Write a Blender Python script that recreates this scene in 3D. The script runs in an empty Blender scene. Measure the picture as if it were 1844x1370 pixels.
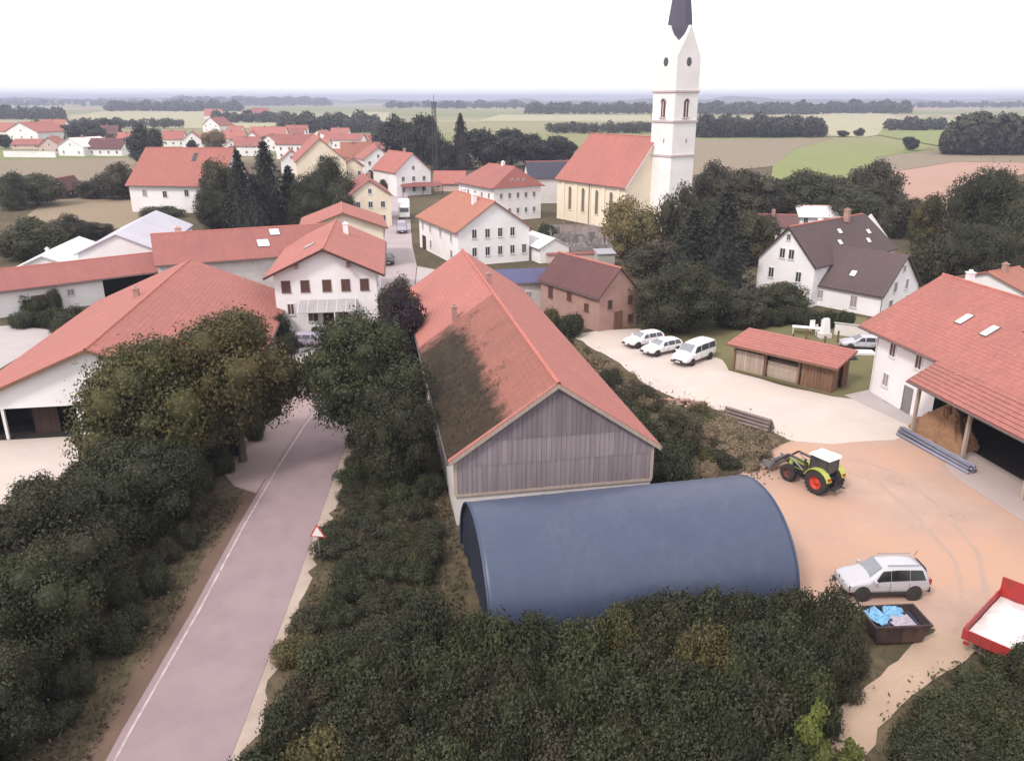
import bpy, bmesh, math, random
import numpy as np
from math import sin, cos, pi, radians, sqrt, atan2

random.seed(11)
rng = np.random.default_rng(11)
S = bpy.context.scene
COL = S.collection

# ---------------------------------------------------------------- camera
CAM_H, PITCH, FPX = 24.0, radians(19.3), 1447.0
cam_data = bpy.data.cameras.new('camera')
cam_data.sensor_width = 36.0
cam_data.lens = FPX / 1844.0 * 36.0
cam_data.clip_start, cam_data.clip_end = 0.5, 60000.0
cam = bpy.data.objects.new('camera', cam_data)
cam.location = (0, 0, CAM_H)
cam.rotation_euler = (pi / 2 - PITCH, 0, 0)
COL.objects.link(cam)
S.camera = cam

# ---------------------------------------------------------------- light
SUN_EL, SUN_AZ = radians(47), radians(222)     # azimuth clockwise from +y: over the left shoulder
W = bpy.data.worlds.new('World')
S.world = W
W.use_nodes = True
nt = W.node_tree
nt.nodes.clear()
w_out = nt.nodes.new('ShaderNodeOutputWorld')
w_sky = nt.nodes.new('ShaderNodeTexSky')
w_sky.sky_type = 'NISHITA'
w_sky.sun_disc = False
w_sky.sun_elevation = SUN_EL
w_sky.sun_rotation = SUN_AZ
w_b1 = nt.nodes.new('ShaderNodeBackground')
w_b1.inputs['Strength'].default_value = 0.12
nt.links.new(w_sky.outputs[0], w_b1.inputs['Color'])
w_b2 = nt.nodes.new('ShaderNodeBackground')            # the closed white cloud deck
w_b2.inputs['Color'].default_value = (1.0, 0.972, 0.975, 1)
w_b2.inputs['Strength'].default_value = 0.95
w_tc = nt.nodes.new('ShaderNodeTexCoord')
w_no = nt.nodes.new('ShaderNodeTexNoise')
w_no.inputs['Scale'].default_value = 2.2
w_no.inputs['Detail'].default_value = 5
nt.links.new(w_tc.outputs['Generated'], w_no.inputs['Vector'])
w_mr = nt.nodes.new('ShaderNodeMapRange')
w_mr.inputs['From Min'].default_value = 0.3
w_mr.inputs['From Max'].default_value = 0.7
w_mr.inputs['To Min'].default_value = 0.80
w_mr.inputs['To Max'].default_value = 0.97
nt.links.new(w_no.outputs['Fac'], w_mr.inputs['Value'])
w_mix = nt.nodes.new('ShaderNodeMixShader')
nt.links.new(w_mr.outputs[0], w_mix.inputs[0])
nt.links.new(w_b1.outputs[0], w_mix.inputs[1])
nt.links.new(w_b2.outputs[0], w_mix.inputs[2])
nt.links.new(w_mix.outputs[0], w_out.inputs['Surface'])

sun_d = bpy.data.lights.new('sun', 'SUN')
sun_d.energy = 1.5
sun_d.angle = radians(11)
sun_d.color = (1.0, 0.93, 0.84)
sun = bpy.data.objects.new('sun', sun_d)
sun.rotation_euler = (pi / 2 - SUN_EL, 0, pi - SUN_AZ)
sun.location = (60, -30, 120)
COL.objects.link(sun)

S.view_settings.view_transform = 'Standard'
S.view_settings.look = 'None'
S.view_settings.gamma = 1.0
S.view_settings.exposure = 0.85
S.view_settings.use_curve_mapping = False
S.cycles.use_denoising = True
S.cycles.max_bounces = 6
S.cycles.diffuse_bounces = 3
S.cycles.glossy_bounces = 2
S.cycles.transmission_bounces = 3
S.cycles.volume_bounces = 0
S.cycles.transparent_max_bounces = 6
S.cycles.caustics_reflective = False
S.cycles.caustics_refractive = False

# ---------------------------------------------------------------- measuring helpers
CS, SN = cos(PITCH), sin(PITCH)

def at(px, py, z=0.0):
    """the place at height z that was measured at photograph point (px, py)"""
    v = (py - 685) / FPX
    d = (CAM_H - z) / (CS * v + SN)
    return ((px - 922) / FPX * d, d * (CS - SN * v), z)

def zat(py, y):
    v = (py - 685) / FPX
    return CAM_H - y / (CS - SN * v) * (CS * v + SN)

# ---------------------------------------------------------------- materials
def new_mat(name):
    m = bpy.data.materials.new(name)
    m.use_nodes = True
    n = m.node_tree.nodes
    n.clear()
    o = n.new('ShaderNodeOutputMaterial')
    return m, n, m.node_tree.links, o

def noise_fac(n, l, scale, lo=0.3, hi=0.7, detail=4, coord='Object', rough=0.55):
    if coord == 'World':
        c = n.new('ShaderNodeNewGeometry'); src = c.outputs['Position']
    else:
        c = n.new('ShaderNodeTexCoord'); src = c.outputs[coord]
    t = n.new('ShaderNodeTexNoise')
    t.inputs['Scale'].default_value = scale
    t.inputs['Detail'].default_value = detail
    t.inputs['Roughness'].default_value = rough
    l.new(src, t.inputs['Vector'])
    r = n.new('ShaderNodeMapRange')
    r.inputs['From Min'].default_value = lo
    r.inputs['From Max'].default_value = hi
    l.new(t.outputs['Fac'], r.inputs['Value'])
    return r.outputs[0]

def mixc(n, l, fac, a, b, mode='MIX'):
    m = n.new('ShaderNodeMix')
    m.data_type = 'RGBA'
    m.blend_type = mode
    for sock, val in ((m.inputs[0], fac), (m.inputs[6], a), (m.inputs[7], b)):
        if isinstance(val, (int, float)):
            sock.default_value = val
        elif isinstance(val, tuple):
            sock.default_value = (*val[:3], 1)
        else:
            l.new(val, sock)
    return m.outputs[2]

def surf(name, a, b=None, scale=1.2, rough=0.8, fine=None, coord='Object', bump=0.0, bscale=30, metal=0.0, spec=0.3, c=None, cscale=0.15, obj_var=0.0):
    m, n, l, o = new_mat(name)
    p = n.new('ShaderNodeBsdfPrincipled')
    p.inputs['Roughness'].default_value = rough
    p.inputs['Metallic'].default_value = metal
    p.inputs['Specular IOR Level'].default_value = spec
    b = b or tuple(x * 0.8 for x in a)
    col = mixc(n, l, noise_fac(n, l, scale, coord=coord), a, b)
    if c:
        col = mixc(n, l, noise_fac(n, l, cscale, 0.42, 0.62, coord=coord), col, c)
    if fine:
        col = mixc(n, l, noise_fac(n, l, fine, coord=coord, detail=6), col, tuple(x * 0.86 for x in a))
    if obj_var:
        oi = n.new('ShaderNodeObjectInfo')
        hv = n.new('ShaderNodeHueSaturation')
        mr = n.new('ShaderNodeMapRange')
        mr.inputs['To Min'].default_value = 1 - obj_var
        mr.inputs['To Max'].default_value = 1 + obj_var
        l.new(oi.outputs['Random'], mr.inputs['Value'])
        l.new(mr.outputs[0], hv.inputs['Value'])
        l.new(col, hv.inputs['Color'])
        col = hv.outputs[0]
    l.new(col, p.inputs['Base Color'])
    if bump:
        f = noise_fac(n, l, bscale, 0.2, 0.8, coord=coord, detail=5)
        bp = n.new('ShaderNodeBump')
        bp.inputs['Strength'].default_value = bump
        bp.inputs['Distance'].default_value = 0.05
        l.new(f, bp.inputs['Height'])
        l.new(bp.outputs[0], p.inputs['Normal'])
    l.new(p.outputs[0], o.inputs['Surface'])
    return m

def tile_mat(name, a, b, dirt, tw=0.26, th=0.36, dirt_amt=0.5, moss=None, moss_lo=0.5, moss_scale=0.5, row_scale=1.0):
    """clay tiles laid by the roof's own UV (metres along the eave, metres down the slope)"""
    m, n, l, o = new_mat(name)
    p = n.new('ShaderNodeBsdfPrincipled')
    p.inputs['Roughness'].default_value = 0.85
    p.inputs['Specular IOR Level'].default_value = 0.2
    uv = n.new('ShaderNodeUVMap')
    br = n.new('ShaderNodeTexBrick')
    br.offset = 0.5
    br.inputs['Color1'].default_value = (*a, 1)
    br.inputs['Color2'].default_value = (*b, 1)
    br.inputs['Mortar'].default_value = (*[x * 0.8 for x in b], 1)
    br.inputs['Scale'].default_value = 1.0
    br.inputs['Mortar Size'].default_value = 0.018
    br.inputs['Mortar Smooth'].default_value = 0.6
    br.inputs['Brick Width'].default_value = tw
    br.inputs['Row Height'].default_value = th
    l.new(uv.outputs[0], br.inputs['Vector'])
    col = br.outputs['Color']
    big = noise_fac(n, l, 0.22, 0.35, 0.75)
    mul = n.new('ShaderNodeMath'); mul.operation = 'MULTIPLY'; mul.inputs[1].default_value = dirt_amt
    l.new(big, mul.inputs[0])
    col = mixc(n, l, mul.outputs[0], col, dirt)
    # streaks running down the slope
    sc = n.new('ShaderNodeMapping')
    sc.inputs['Scale'].default_value = (1.6, 0.12, 1)
    l.new(uv.outputs[0], sc.inputs['Vector'])
    t = n.new('ShaderNodeTexNoise'); t.inputs['Scale'].default_value = 1.0; t.inputs['Detail'].default_value = 5
    l.new(sc.outputs[0], t.inputs['Vector'])
    r = n.new('ShaderNodeMapRange'); r.inputs['From Min'].default_value = 0.45; r.inputs['From Max'].default_value = 0.8
    r.inputs['To Max'].default_value = 0.6
    l.new(t.outputs['Fac'], r.inputs['Value'])
    col = mixc(n, l, r.outputs[0], col, dirt)
    if moss:
        # moss is thickest low on the slope and at the near end; it eats in by patches
        sep = n.new('ShaderNodeSeparateXYZ')
        l.new(uv.outputs[0], sep.inputs[0])
        g1 = n.new('ShaderNodeMapRange')        # along the eave: 0 m near end .. 21 m
        g1.inputs['From Min'].default_value = 18.5; g1.inputs['From Max'].default_value = 23.0
        g1.inputs['To Min'].default_value = 0.06; g1.inputs['To Max'].default_value = -0.42
        l.new(sep.outputs[0], g1.inputs['Value'])
        g2 = n.new('ShaderNodeMapRange')        # down the slope
        g2.inputs['From Min'].default_value = 2.3; g2.inputs['From Max'].default_value = 4.6
        g2.inputs['To Min'].default_value = -0.40; g2.inputs['To Max'].default_value = 0.30
        l.new(sep.outputs[1], g2.inputs['Value'])
        nz = n.new('ShaderNodeTexNoise'); nz.inputs['Scale'].default_value = 0.9; nz.inputs['Detail'].default_value = 9
        nz.inputs['Roughness'].default_value = 0.72
        l.new(uv.outputs[0], nz.inputs['Vector'])
        s1 = n.new('ShaderNodeMath'); s1.operation = 'ADD'
        l.new(g1.outputs[0], s1.inputs[0]); l.new(g2.outputs[0], s1.inputs[1])
        s2 = n.new('ShaderNodeMath'); s2.operation = 'ADD'
        l.new(s1.outputs[0], s2.inputs[0]); l.new(nz.outputs['Fac'], s2.inputs[1])
        mf = n.new('ShaderNodeMapRange')
        mf.inputs['From Min'].default_value = 0.40; mf.inputs['From Max'].default_value = 0.70
        l.new(s2.outputs[0], mf.inputs['Value'])
        mcol = mixc(n, l, noise_fac(n, l, 1.4, 0.35, 0.65, detail=7), moss, tuple(x * 0.5 for x in moss))
        col = mixc(n, l, mf.outputs[0], col, mcol)
    oi = n.new('ShaderNodeObjectInfo')
    mr = n.new('ShaderNodeMapRange'); mr.inputs['To Min'].default_value = 0.92; mr.inputs['To Max'].default_value = 1.08
    l.new(oi.outputs['Random'], mr.inputs['Value'])
    hv = n.new('ShaderNodeHueSaturation')
    l.new(mr.outputs[0], hv.inputs['Value']); l.new(col, hv.inputs['Color'])
    l.new(hv.outputs[0], p.inputs['Base Color'])
    bp = n.new('ShaderNodeBump'); bp.inputs['Strength'].default_value = 0.25; bp.inputs['Distance'].default_value = 0.02
    inv = n.new('ShaderNodeMath'); inv.operation = 'SUBTRACT'; inv.inputs[0].default_value = 1
    l.new(br.outputs['Fac'], inv.inputs[1])
    l.new(inv.outputs[0], bp.inputs['Height'])
    l.new(bp.outputs[0], p.inputs['Normal'])
    l.new(p.outputs[0], o.inputs['Surface'])
    return m

def leaf_mat(name, a, b, clump=0.45, trans=0.22, c=None, zone=None):
    m, n, l, o = new_mat(name)
    geo = n.new('ShaderNodeNewGeometry')
    col = mixc(n, l, noise_fac(n, l, clump, 0.36, 0.64, coord='World', detail=3), a, b)
    if c:
        col = mixc(n, l, noise_fac(n, l, 0.8, 0.5, 0.66, coord='World', detail=4), col, c)
    hv = n.new('ShaderNodeHueSaturation')
    mr = n.new('ShaderNodeMapRange'); mr.inputs['To Min'].default_value = 0.74; mr.inputs['To Max'].default_value = 1.24
    l.new(geo.outputs['Random Per Island'], mr.inputs['Value'])
    l.new(mr.outputs[0], hv.inputs['Value'])
    oi = n.new('ShaderNodeObjectInfo')
    m2 = n.new('ShaderNodeMapRange'); m2.inputs['To Min'].default_value = 0.483; m2.inputs['To Max'].default_value = 0.512
    l.new(oi.outputs['Random'], m2.inputs['Value'])
    l.new(m2.outputs[0], hv.inputs['Hue'])
    l.new(col, hv.inputs['Color'])
    d = n.new('ShaderNodeBsdfPrincipled')
    d.inputs['Roughness'].default_value = 0.6
    d.inputs['Specular IOR Level'].default_value = 0.25
    l.new(hv.outputs[0], d.inputs['Base Color'])
    t = n.new('ShaderNodeBsdfTranslucent')
    l.new(hv.outputs[0], t.inputs['Color'])
    mx = n.new('ShaderNodeMixShader'); mx.inputs[0].default_value = trans
    l.new(d.outputs[0], mx.inputs[1]); l.new(t.outputs[0], mx.inputs[2])
    l.new(mx.outputs[0], o.inputs['Surface'])
    return m

def plank_mat(name, a, b, vertical=True):
    """weathered boards: grain and rain streaks along the board, tone by board"""
    m, n, l, o = new_mat(name)
    p = n.new('ShaderNodeBsdfPrincipled')
    p.inputs['Roughness'].default_value = 0.85
    p.inputs['Specular IOR Level'].default_value = 0.2
    tc = n.new('ShaderNodeTexCoord')
    mp = n.new('ShaderNodeMapping')
    mp.inputs['Scale'].default_value = (9, 9, 0.35) if vertical else (0.5, 9, 9)
    oi = n.new('ShaderNodeObjectInfo')
    add = n.new('ShaderNodeVectorMath'); add.operation = 'ADD'
    l.new(tc.outputs['Object'], add.inputs[0]); l.new(oi.outputs['Location'], add.inputs[1])
    l.new(add.outputs[0], mp.inputs['Vector'])
    t = n.new('ShaderNodeTexNoise'); t.inputs['Scale'].default_value = 1; t.inputs['Detail'].default_value = 5
    l.new(mp.outputs[0], t.inputs['Vector'])
    r = n.new('ShaderNodeMapRange'); r.inputs['From Min'].default_value = 0.35; r.inputs['From Max'].default_value = 0.68
    l.new(t.outputs['Fac'], r.inputs['Value'])
    col = mixc(n, l, r.outputs[0], a, b)
    hv = n.new('ShaderNodeHueSaturation')
    mr = n.new('ShaderNodeMapRange'); mr.inputs['To Min'].default_value = 0.9; mr.inputs['To Max'].default_value = 1.1
    l.new(oi.outputs['Random'], mr.inputs['Value'])
    l.new(mr.outputs[0], hv.inputs['Value']); l.new(col, hv.inputs['Color'])
    l.new(hv.outputs[0], p.inputs['Base Color'])
    l.new(p.outputs[0], o.inputs['Surface'])
    return m

def glass_mat(name, a=(0.03, 0.032, 0.04), rough=0.12):
    return surf(name, a, tuple(x * 1.8 for x in a), scale=3, rough=rough, spec=0.6)

M = {}
M['tile'] = tile_mat('clay_tile', (0.42, 0.162, 0.138), (0.335, 0.128, 0.110), (0.285, 0.122, 0.105), dirt_amt=0.6)
M['tile_old'] = tile_mat('old_clay_tile', (0.31, 0.122, 0.098), (0.26, 0.10, 0.082), (0.18, 0.085, 0.068), dirt_amt=0.7,
                         moss=(0.046, 0.031, 0.019))
M['tile_dull'] = tile_mat('dull_clay_tile', (0.33, 0.128, 0.115), (0.29, 0.112, 0.10), (0.22, 0.092, 0.085), dirt_amt=0.6)
M['tile_orange'] = tile_mat('orange_tile', (0.38, 0.165, 0.12), (0.345, 0.148, 0.108), (0.28, 0.125, 0.095), dirt_amt=0.5)
M['tile_mauve'] = tile_mat('mauve_tile', (0.118, 0.082, 0.084), (0.104, 0.072, 0.075), (0.086, 0.064, 0.066), dirt_amt=0.6)
M['tile_brown'] = tile_mat('brown_tile', (0.15, 0.072, 0.072), (0.13, 0.062, 0.064), (0.10, 0.055, 0.055), dirt_amt=0.6)
M['slate'] = tile_mat('slate', (0.075, 0.072, 0.10), (0.062, 0.06, 0.088), (0.05, 0.05, 0.07), dirt_amt=0.6)
M['blue_roof'] = tile_mat('blue_sheet_roof', (0.095, 0.095, 0.18), (0.085, 0.085, 0.165), (0.08, 0.075, 0.13), tw=1.0, th=3.0)
M['metal_roof'] = tile_mat('pale_sheet_roof', (0.48, 0.46, 0.52), (0.45, 0.43, 0.49), (0.36, 0.34, 0.40), tw=0.9, th=6.0, dirt_amt=0.5)
M['white_roof'] = tile_mat('white_sheet_roof', (0.72, 0.70, 0.72), (0.69, 0.67, 0.69), (0.55, 0.52, 0.54), tw=0.9, th=6.0, dirt_amt=0.4)
M['ridge'] = surf('ridge_tile', (0.44, 0.16, 0.125), (0.36, 0.12, 0.095), scale=2)
M['white'] = surf('white_render', (0.81, 0.785, 0.80), (0.78, 0.75, 0.765), scale=0.35, rough=0.9, c=(0.73, 0.69, 0.70), cscale=0.22)
M['white_old'] = surf('stained_white_render', (0.74, 0.69, 0.68), (0.66, 0.60, 0.59), scale=0.5, fine=3, rough=0.9, c=(0.5, 0.44, 0.42), cscale=0.3)
M['cream'] = surf('cream_render', (0.79, 0.70, 0.565), (0.76, 0.665, 0.53), scale=0.3, rough=0.9, c=(0.71, 0.61, 0.48), cscale=0.2)
M['pinkwash'] = surf('pink_render', (0.62, 0.47, 0.43), (0.56, 0.41, 0.37), scale=0.4, rough=0.9)
M['brick'] = None
M['wood_dark'] = plank_mat('dark_timber', (0.075, 0.045, 0.035), (0.05, 0.03, 0.024))
M['wood_grey'] = plank_mat('weathered_board', (0.165, 0.137, 0.15), (0.215, 0.178, 0.194))
M['wood_grey_pale'] = plank_mat('pale_grey_board', (0.215, 0.178, 0.195), (0.28, 0.234, 0.254))  # lighter board tone for the two lower gable tiers
M['wood_pale'] = plank_mat('pale_board', (0.42, 0.34, 0.29), (0.33, 0.26, 0.215))
M['wood_brown'] = plank_mat('brown_board', (0.20, 0.115, 0.075), (0.13, 0.078, 0.055))
M['bark'] = surf('bark', (0.11, 0.085, 0.065), (0.065, 0.05, 0.04), scale=4, bump=0.5, bscale=12)
M['concrete'] = surf('concrete', (0.42, 0.39, 0.36), (0.34, 0.31, 0.29), scale=0.6, fine=4, rough=0.92)
M['stone'] = surf('grey_stone', (0.30, 0.27, 0.265), (0.2, 0.18, 0.18), scale=1.5, fine=6, rough=0.9, obj_var=0.35)
M['glass'] = glass_mat('window_glass')
M['glass_tinted'] = surf('tinted_glass', (0.014, 0.012, 0.013), (0.02, 0.018, 0.019), scale=3, rough=0.12, spec=0.5)
M['canopy_glass'] = surf('dusty_canopy_glass', (0.40, 0.37, 0.39), (0.33, 0.305, 0.32), scale=1.2, rough=0.3, spec=0.4)
M['bay_dark'] = surf('shade_dark_bay_lining', (0.022, 0.017, 0.015), (0.03, 0.023, 0.02), scale=1.5, rough=0.9)  # shade inside the open bays is put into this lining colour
M['glass_brown'] = surf('brown_shutter', (0.12, 0.06, 0.05), (0.09, 0.045, 0.04), scale=3, rough=0.4)
M['glass_pale'] = surf('pale_curtained_glass', (0.34, 0.28, 0.29), (0.26, 0.22, 0.23), scale=3, rough=0.25, spec=0.5)
M['skylight'] = surf('skylight_glass', (0.72, 0.70, 0.72), (0.6, 0.58, 0.61), scale=2, rough=0.15, spec=0.6)
M['frame'] = surf('white_frame', (0.74, 0.72, 0.72), rough=0.6)
M['frame_brown'] = surf('brown_frame', (0.14, 0.075, 0.055), rough=0.6)
M['lead'] = surf('gutter_metal', (0.16, 0.12, 0.115), (0.12, 0.09, 0.088), scale=3, rough=0.5, metal=0.3)
M['canvas_blue'] = surf('blue_tarpaulin', (0.050, 0.066, 0.120), (0.043, 0.057, 0.108), scale=0.5, rough=0.45, fine=2.5, c=(0.062, 0.075, 0.122), cscale=0.3, bump=0.12, bscale=0.8, spec=0.5)
M['canvas_dark'] = surf('navy_curtain', (0.022, 0.026, 0.045), (0.017, 0.02, 0.034), scale=0.8, rough=0.7)
M['steel'] = surf('galvanised_steel', (0.32, 0.32, 0.35), (0.25, 0.25, 0.28), scale=2, rough=0.45, metal=0.5)
M['pipe_blue'] = surf('grey_blue_pipe', (0.22, 0.22, 0.28), (0.17, 0.17, 0.22), scale=2, rough=0.5, obj_var=0.3)
M['tyre'] = surf('tyre_rubber', (0.028, 0.026, 0.026), (0.045, 0.04, 0.038), scale=5, rough=0.85)
M['rim'] = surf('alloy_rim', (0.5, 0.5, 0.52), rough=0.35, metal=0.6)
M['rim_red'] = surf('red_rim', (0.55, 0.06, 0.035), (0.48, 0.05, 0.03), scale=3, rough=0.5)
M['paint_silver'] = surf('silver_paint', (0.50, 0.485, 0.52), (0.47, 0.455, 0.49), scale=1, rough=0.28, metal=0.25, spec=0.6)
M['paint_white'] = surf('white_paint', (0.80, 0.78, 0.79), (0.77, 0.75, 0.76), scale=1, rough=0.3, spec=0.5)
M['paint_lilac'] = surf('grey_lilac_paint', (0.33, 0.28, 0.36), (0.31, 0.26, 0.34), scale=1, rough=0.35, spec=0.5)
M['paint_dark'] = surf('dark_paint', (0.05, 0.035, 0.04), (0.045, 0.032, 0.036), scale=1, rough=0.3, spec=0.6)
M['paint_red'] = surf('red_paint', (0.40, 0.035, 0.035), (0.32, 0.03, 0.03), scale=1.4, rough=0.5, c=(0.26, 0.045, 0.04), cscale=0.6)
M['paint_green'] = surf('lime_green_paint', (0.42, 0.46, 0.10), (0.38, 0.42, 0.09), scale=2, rough=0.4)
M['black_plastic'] = surf('black_plastic', (0.03, 0.029, 0.031), (0.04, 0.038, 0.04), scale=4, rough=0.55)
M['lamp_glass'] = surf('lamp_glass', (0.6, 0.6, 0.62), rough=0.1, spec=0.6)
M['lamp_red'] = surf('red_lamp_glass', (0.35, 0.02, 0.02), rough=0.15, spec=0.6)
M['white_bag'] = surf('white_sack_cloth', (0.70, 0.655, 0.65), (0.52, 0.475, 0.465), scale=1.1, rough=0.9)
M['tarp_sky'] = surf('light_blue_plastic', (0.20, 0.42, 0.64), (0.16, 0.35, 0.56), scale=1.5, rough=0.5)
M['tarp_lilac'] = surf('grey_lilac_sheet', (0.42, 0.36, 0.42), (0.36, 0.31, 0.36), scale=1.5, rough=0.6)
M['tarp_navy'] = surf('navy_plastic_sheet', (0.035, 0.035, 0.06), (0.03, 0.03, 0.05), scale=2, rough=0.6)
M['straw'] = surf('orange_brown_straw', (0.33, 0.18, 0.10), (0.22, 0.12, 0.07), scale=2.5, fine=9, rough=0.95, bump=0.6, bscale=9)
M['rust'] = surf('rusty_dark_steel', (0.05, 0.034, 0.033), (0.035, 0.026, 0.026), scale=1.6, rough=0.7, c=(0.09, 0.05, 0.04), cscale=0.9)
M['sign_white'] = surf('sign_white', (0.78, 0.76, 0.74), rough=0.5)
M['sign_red'] = surf('sign_red', (0.55, 0.05, 0.04), rough=0.5)
# ground
M['terrain'] = None
M['asphalt'] = surf('asphalt', (0.272, 0.200, 0.212), (0.248, 0.182, 0.194), scale=1.1, coord='World', rough=0.9, c=(0.285, 0.212, 0.224), cscale=0.5)
M['marking'] = surf('road_paint', (0.55, 0.48, 0.47), (0.34, 0.26, 0.27), scale=2.2, coord='World', rough=0.7)
M['verge_soil'] = surf('brown_verge_soil', (0.16, 0.10, 0.075), (0.11, 0.075, 0.055), scale=0.8, coord='World', fine=6, rough=0.95)
M['shoulder'] = surf('pale_verge_gravel', (0.45, 0.36, 0.31), (0.28, 0.21, 0.165), scale=0.7, coord='World', fine=8, rough=0.95)
M['gravel'] = surf('pale_gravel', (0.60, 0.515, 0.48), (0.45, 0.375, 0.345), scale=0.35, coord='World', fine=3, rough=0.95, c=(0.52, 0.43, 0.36), cscale=0.14)
M['dirt'] = surf('sandy_dirt', (0.48, 0.325, 0.262), (0.30, 0.215, 0.188), scale=0.4, coord='World', fine=3, rough=0.95, c=(0.49, 0.275, 0.18), cscale=0.12, bump=0.12, bscale=3)
M['path'] = surf('path_dirt', (0.46, 0.33, 0.25), (0.38, 0.27, 0.20), scale=0.5, coord='World', fine=5, rough=0.95)
M['apron'] = surf('pinkish_concrete', (0.45, 0.36, 0.34), (0.39, 0.31, 0.295), scale=0.5, coord='World', fine=5, rough=0.9)
M['street'] = surf('pale_street_asphalt', (0.40, 0.335, 0.35), (0.35, 0.29, 0.305), scale=0.3, coord='World', rough=0.9)
M['paving'] = surf('grey_paving', (0.45, 0.40, 0.40), (0.39, 0.345, 0.35), scale=0.5, coord='World', fine=5, rough=0.9)
M['lawn'] = surf('short_lawn', (0.155, 0.14, 0.062), (0.125, 0.12, 0.05), scale=0.35, coord='World', fine=5, rough=0.95, c=(0.19, 0.155, 0.08), cscale=0.12)
M['grave_soil'] = surf('churchyard_ground', (0.2, 0.15, 0.14), (0.14, 0.11, 0.1), scale=0.6, coord='World', rough=0.95)
M['field_tan'] = surf('tan_stubble', (0.235, 0.185, 0.13), (0.205, 0.162, 0.11), scale=0.03, coord='World', fine=0.3, rough=1.0)
M['field_pink'] = surf('bare_pinkish_field', (0.39, 0.235, 0.185), (0.35, 0.215, 0.165), scale=0.03, coord='World', fine=0.3, rough=1.0)
M['field_green'] = surf('green_field', (0.205, 0.225, 0.08), (0.18, 0.20, 0.07), scale=0.03, coord='World', fine=0.3, rough=1.0)
M['field_pale'] = surf('pale_field', (0.37, 0.335, 0.21), (0.33, 0.305, 0.19), scale=0.02, coord='World', fine=0.2, rough=1.0)
M['field_brown'] = surf('rough_brown_meadow', (0.27, 0.205, 0.14), (0.22, 0.17, 0.11), scale=0.05, coord='World', fine=0.6, rough=1.0)
M['side_asphalt'] = surf('worn_pale_asphalt', (0.36, 0.27, 0.265), (0.29, 0.215, 0.215), scale=0.5, coord='World', fine=5, rough=0.95)
M['patch_asphalt'] = surf('dark_road_patch', (0.185, 0.135, 0.15), (0.16, 0.115, 0.13), scale=0.8, coord='World', fine=5, rough=0.9)
M['wooded_hill'] = surf('wooded_hill', (0.05, 0.056, 0.036), (0.14, 0.135, 0.08), scale=0.0035, coord='World', rough=1.0, fine=0.02)
# foliage
M['leaf_dark'] = leaf_mat('dark_leaves', (0.040, 0.043, 0.024), (0.056, 0.056, 0.029))
M['leaf_green'] = leaf_mat('green_leaves', (0.042, 0.050, 0.025), (0.062, 0.068, 0.030))
M['leaf_olive'] = leaf_mat('olive_leaves', (0.100, 0.088, 0.034), (0.060, 0.062, 0.028), clump=0.3, c=(0.125, 0.105, 0.036))
M['leaf_purple'] = leaf_mat('purple_leaves', (0.0362, 0.0290, 0.0354), (0.0483, 0.0362, 0.0418))
M['leaf_gold'] = leaf_mat('golden_leaves', (0.2342, 0.1725, 0.0764), (0.1665, 0.1293, 0.0641), c=(0.1109, 0.1048, 0.0554))
M['leaf_bright'] = leaf_mat('bright_green_leaves', (0.1445, 0.1615, 0.0382), (0.1105, 0.1275, 0.0340), trans=0.3)
M['leaf_scrub'] = leaf_mat('brown_scrub', (0.082, 0.068, 0.042), (0.060, 0.055, 0.033), c=(0.050, 0.050, 0.028))
M['leaf_brush'] = leaf_mat('pale_brown_brush', (0.29, 0.22, 0.145), (0.21, 0.165, 0.10), c=(0.14, 0.125, 0.07))
M['leaf_mid_dark'] = leaf_mat('dull_mid_leaves', (0.056, 0.054, 0.034), (0.080, 0.072, 0.044), clump=0.25)
M['leaf_mid_green'] = leaf_mat('dull_green_leaves', (0.058, 0.062, 0.034), (0.084, 0.082, 0.042), clump=0.25)
M['leaf_bluish'] = leaf_mat('cool_dark_leaves', (0.0368, 0.0416, 0.0352), (0.0496, 0.0528, 0.0400))
M['needle'] = leaf_mat('dark_needles', (0.0198, 0.0244, 0.0198), (0.0304, 0.0330, 0.0238), trans=0.1)
M['leaf_fir_brown'] = leaf_mat('brownish_needles', (0.0396, 0.0330, 0.0277), (0.0297, 0.0264, 0.0238), trans=0.1)

# brick wall for the small ruddy house
def brick_mat():
    m, n, l, o = new_mat('ruddy_brick')
    p = n.new('ShaderNodeBsdfPrincipled'); p.inputs['Roughness'].default_value = 0.9
    tc = n.new('ShaderNodeTexCoord')
    sep = n.new('ShaderNodeSeparateXYZ'); l.new(tc.outputs['Object'], sep.inputs[0])
    ad = n.new('ShaderNodeMath'); ad.operation = 'ADD'
    l.new(sep.outputs[0], ad.inputs[0]); l.new(sep.outputs[1], ad.inputs[1])
    cb = n.new('ShaderNodeCombineXYZ'); l.new(ad.outputs[0], cb.inputs[0]); l.new(sep.outputs[2], cb.inputs[1])
    br = n.new('ShaderNodeTexBrick')
    br.inputs['Color1'].default_value = (0.37, 0.185, 0.15, 1)
    br.inputs['Color2'].default_value = (0.31, 0.15, 0.125, 1)
    br.inputs['Mortar'].default_value = (0.36, 0.27, 0.235, 1)
    br.inputs['Scale'].default_value = 1
    br.inputs['Brick Width'].default_value = 0.3; br.inputs['Row Height'].default_value = 0.1
    br.inputs['Mortar Size'].default_value = 0.012
    l.new(cb.outputs[0], br.inputs['Vector'])
    col = mixc(n, l, noise_fac(n, l, 0.6, 0.35, 0.7), br.outputs['Color'], (0.40, 0.26, 0.225))
    l.new(col, p.inputs['Base Color']); l.new(p.outputs[0], o.inputs['Surface'])
    return m
M['brick'] = brick_mat()

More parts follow.
